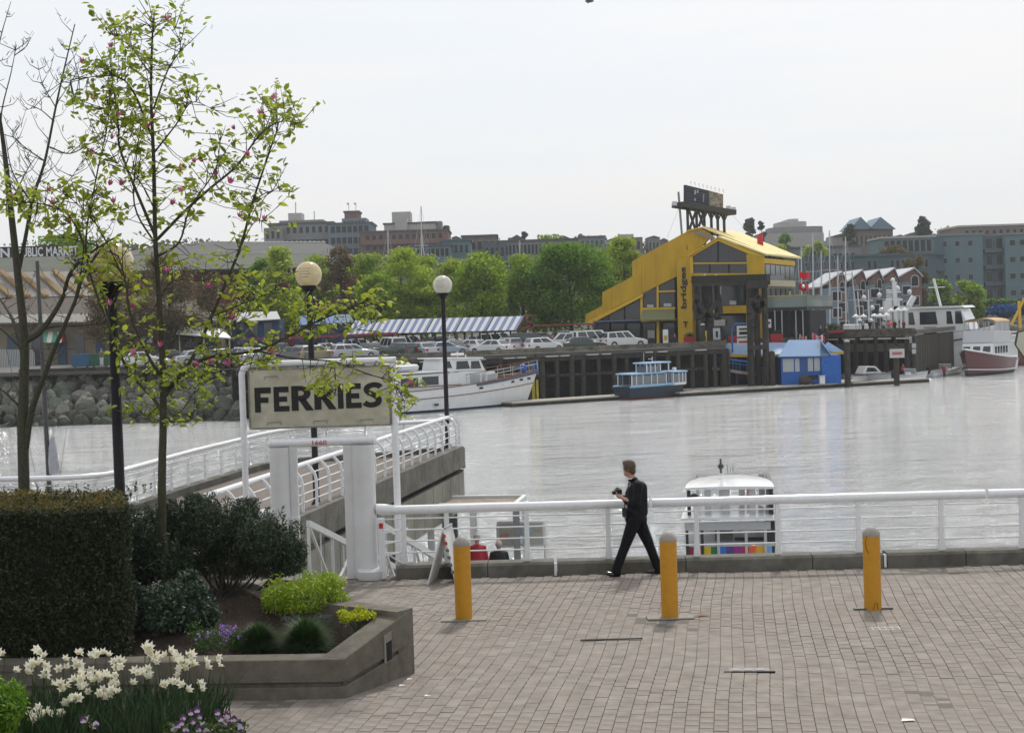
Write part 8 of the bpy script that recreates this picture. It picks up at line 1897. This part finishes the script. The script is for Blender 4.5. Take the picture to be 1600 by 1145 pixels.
# ================================================================== timber pier with the deck at the right
def timber_pier():
    t = thing('timber_pier', 'tall dark timber pier with piles below, right of the kiosk', 'pier', (40, 172, WZ))
    Z = Vector((0, 0, 1)); A, Bq, C_, D = Vector((V(1286, 520, 176).x, 176, 1.3)), Vector((V(1428, 520, 168).x, 168, 1.3)), Vector((V(1489, 520, 189).x, 189, 1.3)), Vector((V(1290, 520, 196).x, 196, 1.3))
    DB = mat('pier_deck', (.1, .09, .07), .9, var=.3, vscale=.6)
    MB().prism([A, Bq, C_, D], Z * -.3).build('deck', DB, t, world=True)
    MB().beam(A - Z * .1, Bq - Z * .1, .6, .9).build('edge_log', TIMBL, t, world=True); MB().beam(Bq - Z * .1, C_ - Z * .1, .6, .5).build('edge_log', TIMBL, t, world=True)
    MB().beam(A - Z * 1.75, Bq - Z * 1.75, .3, .9).build('waler', mat('pier_waler', (.07, .07, .055), .9, var=.3), t, world=True)
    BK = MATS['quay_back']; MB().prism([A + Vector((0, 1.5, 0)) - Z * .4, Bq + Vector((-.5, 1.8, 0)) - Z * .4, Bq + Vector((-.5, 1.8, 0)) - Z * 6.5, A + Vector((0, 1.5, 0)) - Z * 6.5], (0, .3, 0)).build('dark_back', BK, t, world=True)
    n = 9
    for k in range(n): p = A.lerp(Bq, (k + .3) / n); r_ = .28; MB().tube([p - Z * 6.5, p - Z * .6], r_, 8).build('pile', TIMB, t, world=True)
    for k in range(5): p = A.lerp(Bq, (k + .1) / 5.1) - Z * .75; q = A.lerp(Bq, (k + .8) / 5.1) - Z * .75; MB().beam(p + Vector((0, -.35, 0)), q + Vector((0, -.35, 0)), .2, .16).build('bleached_board', MATS['bleached_wood'], t, world=True)
    n = 24
    for k in range(n): p = Bq.lerp(C_, (k + .5) / n); p2 = Bq.lerp(C_, (k + 1.35) / n); MB().prism([p - Z * 6.3, p2 - Z * 6.3, p2 - Z * .5, p - Z * .5], (-.3, .1, 0)).build('sheet_plank', mat('pier_planks', (.05, .045, .035), .9, island=[(.035, .033, .025), (.065, .055, .042), (.045, .045, .035)], var=.3), t, world=True)
    for k in range(2): q = V(1428, 540 + k * 9, 167.4); MB().box(q, (.45, .1, .5)).build('small_notice', WFR, t, world=True)
    # white posts and radar masts on a boat behind the deck
    bt = thing('research_vessel', 'white vessel with stacked radar masts and domes behind the deck umbrellas', 'boat', (V(1392, 520, 192).x, 192, WZ))
    hull(bt, 14, 4, 2.6, 3.4, BW, NAVY, BWG, rake=.8, n=10); W = lambda x, y: V(x, y, 192)
    for a, b_, w_ in (((1397, 440), (1400, 505), .5), ((1384, 468), (1410, 468), .25), ((1386, 457), (1408, 456), .2), ((1380, 482), (1420, 481), .5), ((1386, 470), (1386, 500), .9), ((1404, 468), (1404, 500), .2), ((1392, 482), (1392, 512), .25), ((1402, 482), (1402, 512), .25), ((1408, 482), (1408, 512), .25), ((1414, 482), (1414, 512), .3), ((1428, 463), (1420, 478), .6), ((1357, 452), (1358, 500), .12), ((1350, 470), (1364, 469), .12), ((1340, 455), (1344, 500), .1)):
        MB().beam(W(*a), W(*b_), w_).build('mast_member', BW, bt, world=True)
    MB().bx(W(1376, 0).x, W(1388, 0).x, 192, 192.8, W(0 + 1380, 483).z, W(1380, 452).z).build('white_funnel', BWG, bt, world=True, bevel=.1)
    for px, py, r_ in ((1395, 438, .3), (1402, 451, .36), (1374, 461, .3), (1421, 456, .3), (1398, 446, .25), (1350, 465, .3), (1378, 485, .4), (1363, 481, .3)): MB().ball(tuple(W(px, py)), r_, 10, 7).build('radar_dome', BW, bt, smooth=True, world=True)
    MB().bx(W(1310, 0).x, W(1345, 0).x, 191, 194, W(1320, 516).z, W(1320, 507).z).build('bow_house', BW, bt, world=True, bevel=.1)
    # furniture and bushes on the deck
    b = thing('deck_bush', 'green bush in a red trough at the left end of the timber deck', 'bush', V(1300, 520, 174)); b.location.z = 1.3
    leaf_mesh('foliage', pts_ellipsoid(900, (b.location.x, 174, 1.9), (1.3, .6, .6), .3, 5), .2, mat('deck_bush_leaf', (.04, .09, .02), .6, island=[(.03, .06, .015), (.06, .12, .025)]), b, kind='stuff'); MB().bx(-1.3, 1.3, -.4, .4, 0, .3).build('trough', MATS['planter_red'], b)
    # far right: pale stone edge cut by the frame and rocks on the far shore
    g = V(1586, 560, 60); t2 = thing('channel_marker', 'pale rounded signboard cut by the right edge of the view', 'sign', (g.x + 1, 60, WZ))
    MB().prism([V(1586, 538, 60), V(1590, 517, 60), V(1640, 505, 60), V(1640, 560, 60), V(1601, 562, 60)], (0, .15, 0)).build('board', mat('marker_edge', (.05, .045, .03), .6), t2, world=True, bevel=.04)
    MB().prism([V(1588.5, 539, 59.95), V(1592, 520, 59.95), V(1640, 508, 59.95), V(1640, 557, 59.95), V(1602, 558.5, 59.95)], (0, .05, 0)).build('face', mat('marker_face', (.45, .43, .36), .6), t2, world=True)
    q = V(1625, 560, 60); MB().tube([(q.x, 60.1, WZ - 1), (q.x, 60.1, q.z)], .12, 8).build('post', TIMB, t2, world=True)
    RK = MATS['boulder']; sb = thing('shore_rocks', 'bank of rocks on the far shore under the big teal apartments', 'rocks', (V(1560, 500, 238).x, 238, QZ))
    src = [o.data for o in bpy.data.objects['rock_bank'].children if o.name.startswith('rock.') or o.name == 'rock']
    for k in range(150):
        px = rnd.uniform(1440, 1640); Yr = rnd.uniform(234, 244); p = V(px, 500, Yr); o = bpy.data.objects.new('rock', rnd.choice(src[150:220])); COL.objects.link(o); o.parent = sb; o.location = (p.x - sb.location.x, Yr - 238, -.9 + (Yr - 234) * .18 + rnd.uniform(-.3, .2)); s = rnd.uniform(.5, .95); o.scale = (s * 1.3, s, s * .7); o.rotation_euler = (rnd.uniform(0, 6), rnd.uniform(0, 6), 0)
    q = V(1588, 500, 215); cr = thing('yellow_crane', 'yellow crane arm at the right edge above the workboats', 'crane', (q.x, 215, QZ - 4)); MB().beam(V(1580, 508, 215), V(1601, 466, 215), .28).build('jib', mat('crane_yellow', (.55, .33, .02), .6), cr, world=True); MB().beam(V(1592, 470, 215), V(1594, 512, 215), .35).build('mast', MATS['crane_yellow'], cr, world=True)
    bs = thing('blue_tarpaulin', 'blue tarpaulin heap on the far shore rocks', 'tarpaulin', V(1565, 482, 246)); leaf_mesh('cloth', pts_ellipsoid(700, V(1566, 484, 245), (2.6, 1, .8), .8, 2), .8, mat('tarp_blue', (.03, .12, .3), .6), bs)
timber_pier()

# ================================================================== dock things just below the railing
def near_dock():
    AL = mat('shelter_white', (.6, .6, .6), .45); zr = -1.05
    t = thing('dock_roof', 'low flat gravel-topped roof with white edges on the ferry dock behind the railing', 'shelter', G(740, 790, -1.1)); t.location.z = -3.5
    p = [G(672, 791, zr), G(806, 789, zr), G(820, 777, zr), G(696, 779, zr)]
    MB().prism(p, (0, 0, -.08)).build('roof', mat('roof_gravel', (.28, .24, .19), .9, var=.3, vscale=3, col2=(.2, .16, .12)), t, world=True)
    for a, b in zip(p, p[1:] + p[:1]): MB().beam(a + Vector((0, 0, .02)), b + Vector((0, 0, .02)), .12, .12).build('edge_trim', AL, t, world=True)
    for k, (a, f) in enumerate(((p[0], .1), (p[1], .1), (p[2], .1), (p[3], .1), (p[0].lerp(p[1], .5), 0), (p[3].lerp(p[2], .35), 0))): MB().bx(a.x - .09, a.x + .09, a.y - .09, a.y + .09, -3.5, zr - .1).build('post', mat('shelter_grey', (.2, .21, .22), .5) if k % 2 else AL, t, world=True)
    Yb = 41.5
    s = thing('information_board', 'rounded information board with small notices on the ferry dock', 'notice board', V(813, 860, Yb)); s.location.z = -3.5
    a, b = V(776, 815, Yb), V(852, 853, Yb)
    MB().bx(a.x, b.x, Yb, Yb + .1, b.z, a.z).build('frame', mat('board_rim', (.5, .51, .52), .4), s, world=True, bevel=.03)
    MB().bx(a.x + .06, b.x - .06, Yb - .02, Yb + .0, b.z + .06, a.z - .06).build('board', mat('info_board', (.33, .34, .31), .6), s, world=True)
    for k, (x0, y0, x1, y1, c_) in enumerate(((802, 837, 817, 849, (.5, .56, .65)), (782, 834, 795, 839, (.4, .2, .15)), (815, 825, 832, 833, (.25, .38, .45)), (833, 820, 846, 828, (.35, .3, .25)), (786, 822, 800, 828, (.4, .4, .35)))): q, r_ = V(x0, y0, Yb - .05), V(x1, y1, Yb - .05); MB().bx(q.x, r_.x, Yb - .045, Yb - .02, r_.z, q.z).build('notice', mat('notice_%d' % k, c_, .6), s, world=True)
    for px in (778, 852): q = V(px, 850, Yb); MB().tube([(q.x, Yb + .12, -3.5), (q.x, Yb + .12, a.z - .1)], .035, 6).build('post', AL, s, world=True)
near_dock()
# ================================================================== people
HAIRB = mat('hair_brown', (.075, .05, .032), .6, var=.35, vscale=25); HAIRG = mat('hair_grey', (.3, .29, .28), .7, var=.2, vscale=20)
SUIT = mat('suit_black', (.008, .0085, .012), .75, spec=.2, var=.25, vscale=9, bump=.25, bscale=14); TROU = mat('trousers_black', (.006, .006, .008), .8, spec=.2, var=.25, vscale=9, bump=.2, bscale=14)
SHOE = mat('shoe_leather', (.012, .012, .012), .18, coat=.6)
def walking_man():
    Y = 23.0; P = lambda px, py, o=0.0: V(px, py, Y + o)
    t = thing('person', 'man in a dark suit striding left along the railing, camera in his raised hands', 'person', (P(985, 900).x, Y, 0))
    hip = P(994, 811); chest = P(994, 770); neck = P(987, 748, 0); head = P(983, 731)
    kn, an = P(977, 852, -.08), P(963, 889, -.08); kf, af = P(1014, 850, .1), P(1029, 889, .1)
    hl, hr = P(990, 816, -.08), P(999, 816, .09)
    shl, shr = P(997, 759, -.19), P(989, 757, .17)
    el, er = P(995, 786, -.24), P(980, 783, .16)
    wl, wr = P(975, 779, -.1), P(970, 776, .06)
    # one continuous body: head, neck, torso, arms to wrists, legs, feet
    caps = [('e', head + Vector((0, 0, .0)), (.088, .082, .118)), (head + Vector((-.03, .02, -.075)), head + Vector((-.045, .03, -.09)), .045, .04), (head + Vector((.01, 0, -.04)), neck + Vector((.02, 0, -.06)), .055, .06),
            (chest + Vector((0, 0, .1)), hip, .11, .11), (shl, shr, .06, .06), (shl, el, .045, .038), (el, wl, .036, .028), (shr, er, .045, .038), (er, wr, .036, .028),
            (hl, kn, .075, .052), (kn, an, .05, .036), (hr, kf, .075, .052), (kf, af, .05, .036)]
    organic('body', caps, .012, SKIN, t, 3)
    # facial features turned away to the upper left: nose, ear
    MB().prism([head + Vector((-.082, .03, .01)), head + Vector((-.105, .042, -.022)), head + Vector((-.08, .035, -.03))], (.004, .02, 0)).build('nose', SKIN, t, world=True)
    MB().ball(tuple(head + Vector((-.018, -.083, -.008))), .026, 8, 6, (.65, .4, 1.15)).build('ear', SKIN, t, smooth=True, world=True)
    organic('hair', [('e', head + Vector((.006, -.02, .026)), (.096, .085, .108)), ('e', head + Vector((.045, -.02, -.035)), (.055, .07, .07)), ('e', head + Vector((-.05, .01, .075)), (.05, .06, .045))], .01, HAIRB, t, 3)
    # shirt collar and jacket
    MB().tube([neck + Vector((-.055, -.03, .0)), neck + Vector((0, -.075, .005)), neck + Vector((.045, -.06, .01))], .014, 6).build('shirt_collar', mat('shirt_white', (.6, .6, .62), .7), t, smooth=True, world=True)
    jac = [(chest + Vector((.0, -.05, .02)), P(994, 806, -.05), .135, .14), (chest + Vector((0, .05, .02)), P(994, 806, .05), .135, .14), (shl + Vector((.0, .03, .0)), shr, .085, .08), (shl, el, .074, .06), (el, wl + Vector((.045, 0, -.01)), .06, .043), (shr, er, .07, .058), (er, wr + Vector((.04, 0, -.01)), .056, .042),
           (P(1001, 762, -.03), P(1002, 800, -.03), .1, .1), ('e', P(994, 811, 0), (.17, .17, .08)), (neck + Vector((.03, 0, -.03)), chest + Vector((0, 0, .1)), .07, .12), (P(990, 800, -.1), P(987, 818, -.08), .1, .06), (P(1000, 800, .02), P(1004, 817, 0), .1, .07)]
    organic('jacket', jac, .012, SUIT, t, 3)
    MB().tube([neck + Vector((-.05, -.045, -.02)), neck + Vector((.02, -.085, .005)), neck + Vector((.06, -.04, .015))], .018, 6).build('collar', SUIT, t, smooth=True, world=True)
    tr = [(hl + Vector((0, 0, .05)), hl, .12, .115), (hr + Vector((0, 0, .05)), hr, .12, .115), (hl, kn, .108, .078), (kn, an + Vector((0, 0, -.0)), .076, .068), (an, an + Vector((.0, 0, -.045)), .07, .074), (hr, kf, .108, .078), (kf, af, .074, .066), (af, af + Vector((0.0, 0, -.03)), .068, .07)]
    organic('trousers', tr, .012, TROU, t, 3)
    f0, f1 = P(966, 896, -.08), P(946, 897.5, -.1); f0.z = .045; f1.z = .065
    organic('shoe', [(f0, f0.lerp(f1, .55) + Vector((0, 0, -.01)), .045, .043), (f0.lerp(f1, .5) + Vector((0, 0, -.005)), f1 + Vector((.03, 0, 0)), .042, .03), (f0 + Vector((0, 0, .04)), f0, .045, .04)], .009, SHOE, t, 2)
    g0, g1 = P(1031, 893, .1), P(1024, 900, .1); g0.z = .13; g1.z = .03
    organic('shoe', [(g0, g1 + Vector((0, 0, .03)), .042, .038), (g1 + Vector((.02, 0, .02)), g1 + Vector((-.11, 0, .008)), .038, .028)], .009, SHOE, t, 2)
    # hands: palm, four curled fingers, thumb, around the camera
    for k, (w_, s) in enumerate(((wl, -1), (wr, 1))):
        c = P(968, 775, s * .055 - .02); pd = (c - w_).normalized(); caps = [(w_, c, .027, .03), (c + Vector((0, 0, .012)), c + pd * .03 + Vector((0, 0, -.012)), .026, .022)]
        for j in range(4):
            b0 = c + pd * .03 + Vector((0, 0, .028 - j * .019)); l = (.034, .038, .035, .027)[j]; m_ = b0 + pd * l * .8 + Vector((0, s * -.006, .004)); e = m_ + Vector((-.004, -s * l * .75, .01)); caps += [(b0, m_, .0095, .009), (m_, e, .009, .0075)]
        caps += [(c + Vector((.0, -s * .012, .024)), c + Vector((-.02, -s * .03, .05)), .0115, .0095), (c + Vector((-.02, -s * .03, .05)), c + Vector((-.045, -s * .035, .055)), .0095, .008)]
        organic('hand', caps, .0065, SKIN, t, 1)
    cm = thing('camera', 'small black camera held in the walking man\'s raised hands', 'camera', P(966, 768, -.01), rad(20))
    MB().box((0, 0, 0), (.075, .13, .085)).build('body', BLACKM, cm, bevel=.01); MB().tube([(-.03, 0, -.005), (-.09, 0, -.01)], [.034, .03], 14).build('lens', BLACKM, cm, smooth=True); MB().box((0, .02, .05), (.03, .04, .02)).build('viewfinder', BLACKM, cm)
    bg = thing('camera_bag', 'small dark pouch hanging in front of the walking man\'s hip', 'bag', P(976, 800, -.12)); MB().box((0, 0, 0), (.07, .1, .14)).build('pouch', mat('pouch_black', (.015, .015, .02), .7), bg, bevel=.015); MB().tube([(0, 0, .06), (.03, .03, .3), (.14, .08, .52)], .008, 5).build('strap', BLACKM, bg); MB().tube([(-.02, 0, -.06), (0, 0, -.1), (.02, 0, -.07)], .005, 4).build('loose_strap', BLACKM, bg)
walking_man()

def person(px, pyh, Y, z0, label, top, legs, hair, h=None, face=0.0, voxel=.03, bald=False, arms='down', wide=1.0):
    """standing figure whose head top is seen at (px, pyh) at Y metres, feet at level z0"""
    hd = V(px, pyh, Y); H = h or (hd.z - z0); s = H / 1.75
    t = thing('person', label, 'person', (hd.x, Y, hd.z - H), face); b = t.location; R_ = Matrix.Rotation(face, 3, 'Z')
    L = lambda x, y, z: Vector(b) + R_ @ (Vector((x, y, z)) * s)
    m1, m2 = mat('cloth_%s' % str(top), top, .8, var=.12, vscale=6), mat('cloth_%s' % str(legs), legs, .8, var=.12, vscale=6)
    cp = [('e', tuple(L(0, 0, 1.63)), (.085 * s, .095 * s, .12 * s)), (L(0, 0, 1.55), L(0, .0, 1.42), .055 * s, .06 * s), (L(0, 0, 1.35), L(0, 0, .95), .12 * s, .12 * s), (L(-.17, 0, 1.4), L(.17, 0, 1.4), .05 * s, .05 * s)]
    arm = []
    for q in (-1, 1):
        sh, e = L(q * .18, 0, 1.38), L(q * .25, .03, 1.1); w_ = L(q * .24, -.06, .86) if arms == 'down' else L(q * .1, -.3, 1.12)
        cp += [(sh, e, .045 * s, .038 * s), (e, w_, .036 * s, .026 * s)]; arm += [(sh, e, .07 * s, .058 * s), (e, e.lerp(w_, .85), .055 * s, .045 * s)]
        dn = (w_ - e).normalized()
        cp += [(w_, w_ + dn * .07 * s, .03 * s, .024 * s)] + [(w_ + dn * .07 * s + R_ @ Vector((0, .018 * (j - 1.5), 0)) * s, w_ + dn * (.14 - .01 * abs(j - 1)) * s + R_ @ Vector((0, .02 * (j - 1.5), 0)) * s, .009 * s, .007 * s) for j in range(4)]
        cp += [(L(q * .09, 0, .92), L(q * .1, -.02 * q, .5), .08 * s, .055 * s), (L(q * .1, -.02 * q, .5), L(q * .1, .02 * q, .08), .05 * s, .035 * s), (L(q * .1, .03, .05), L(q * .11, -.15, .03), .04 * s, .03 * s)]
    organic('body', cp, voxel, SKIN, t, 2)
    organic('jacket', [(L(0, 0, 1.3), L(0, 0, .98), .155 * s * wide, .165 * s * wide), (L(-.12, 0, 1.36), L(.12, 0, 1.36), .1 * s, .1 * s), (L(-.06 * wide, 0, 1.2), L(-.08 * wide, 0, .95), .13 * s, .13 * s), (L(.06 * wide, 0, 1.2), L(.08 * wide, 0, .95), .13 * s, .13 * s)] + arm, voxel, m1, t, 2)
    organic('trousers', [(L(q * .09, 0, .92), L(q * .1, -.02 * q, .5), .11 * s, .08 * s) for q in (-1, 1)] + [(L(q * .1, -.02 * q, .5), L(q * .1, .02 * q, .1), .08 * s, .065 * s) for q in (-1, 1)], voxel, m2, t, 2)
    organic('hair', [('e', tuple(L(0, .025, 1.665 if not bald else 1.63)), (.098 * s, .1 * s, (.105 if not bald else .085) * s))], voxel * .8, hair, t, 2)
    MB().box(L(0, -.105, 1.61), (.025 * s, .04 * s, .05 * s)).build('nose', SKIN, t, world=True)
    return t
person(745, 834, 39.5, -3.5, 'grey-haired person in a dark red coat on the ferry dock behind the left bollard', (.3, .02, .03), (.05, .05, .06), HAIRG, h=1.68, face=PI, voxel=.022, wide=1.25)
person(779, 843, 39.8, -3.5, 'balding person in a black coat standing on the ferry dock, right of the red-coated one', (.015, .015, .018), (.03, .03, .035), HAIRG, h=1.7, face=PI, voxel=.022, wide=1.3, bald=True)
person(158, 544, 147, QZ, 'person in an olive top and white trousers at the top of the boulder bank', (.12, .12, .06), (.5, .5, .5), HAIRB, h=1.75, voxel=.05)
person(672, 541, 149.5, QZ + .2, 'person in a pinkish shirt bending by the quay edge above the yacht', (.45, .25, .25), (.05, .05, .07), HAIRG, h=1.5, voxel=.05, arms='front')
person(1054, 521, 159, QZ, 'dark-clothed person standing at the foot of the yellow pylon', (.02, .02, .03), (.03, .04, .07), HAIRB, h=1.8, voxel=.05)
person(1411, 568, 168.5, WZ + .3, 'person in a red jacket standing at the motorboats', (.4, .03, .03), (.02, .02, .03), HAIRB, h=1.5, voxel=.05)
person(1475, 568, 172, WZ + .3, 'person in a reddish top on the motorboat nearest the maroon boat', (.3, .05, .04), (.05, .05, .05), HAIRG, h=1.6, voxel=.05)
for k, (px, c_) in enumerate(((1243, (.05, .05, .06)), (1258, (.02, .02, .02)), (1282, (.02, .025, .04)), (1291, (.03, .03, .03)))):
    person(px, 508, 164, QZ, '%s dark figure from the left on the patio right of the restaurant' % ordn[k], c_, (.02, .02, .025), HAIRB, h=1.72, voxel=.055)
for k, (px, c_) in enumerate(((1348, (.25, .3, .4)), (1359, (.02, .02, .02)), (1370, (.03, .03, .03)), (1380, (.4, .38, .36)), (1398, (.02, .02, .03)), (1412, (.15, .02, .02)))):
    person(px, 499.5, 172.5, 1.3, '%s figure from the left seated among the umbrellas on the timber deck' % ordn[k], c_, (.02, .02, .025), HAIRB, h=1.35, voxel=.055)
# a gull crossing the top of the picture
q = V(921, 2, 90); s = thing('gull', 'small dark bird flying at the top edge of the sky', 'bird', q); GD = mat('gull_dark', (.1, .1, .11), .7)
MB().ball((0, 0, 0), .12, 8, 6, (2.2, .8, .8)).build('body', GD, s, smooth=True)
for k in (-1, 1): MB().prism([(0.1, 0, 0), (-.12, 0, 0), (-.2, k * .5, .12), (-.05, k * .9, .02), (.02, k * .5, .14)], (0, 0, .015)).build('wing', GD, s)
bpy.data.scenes.remove(TS)
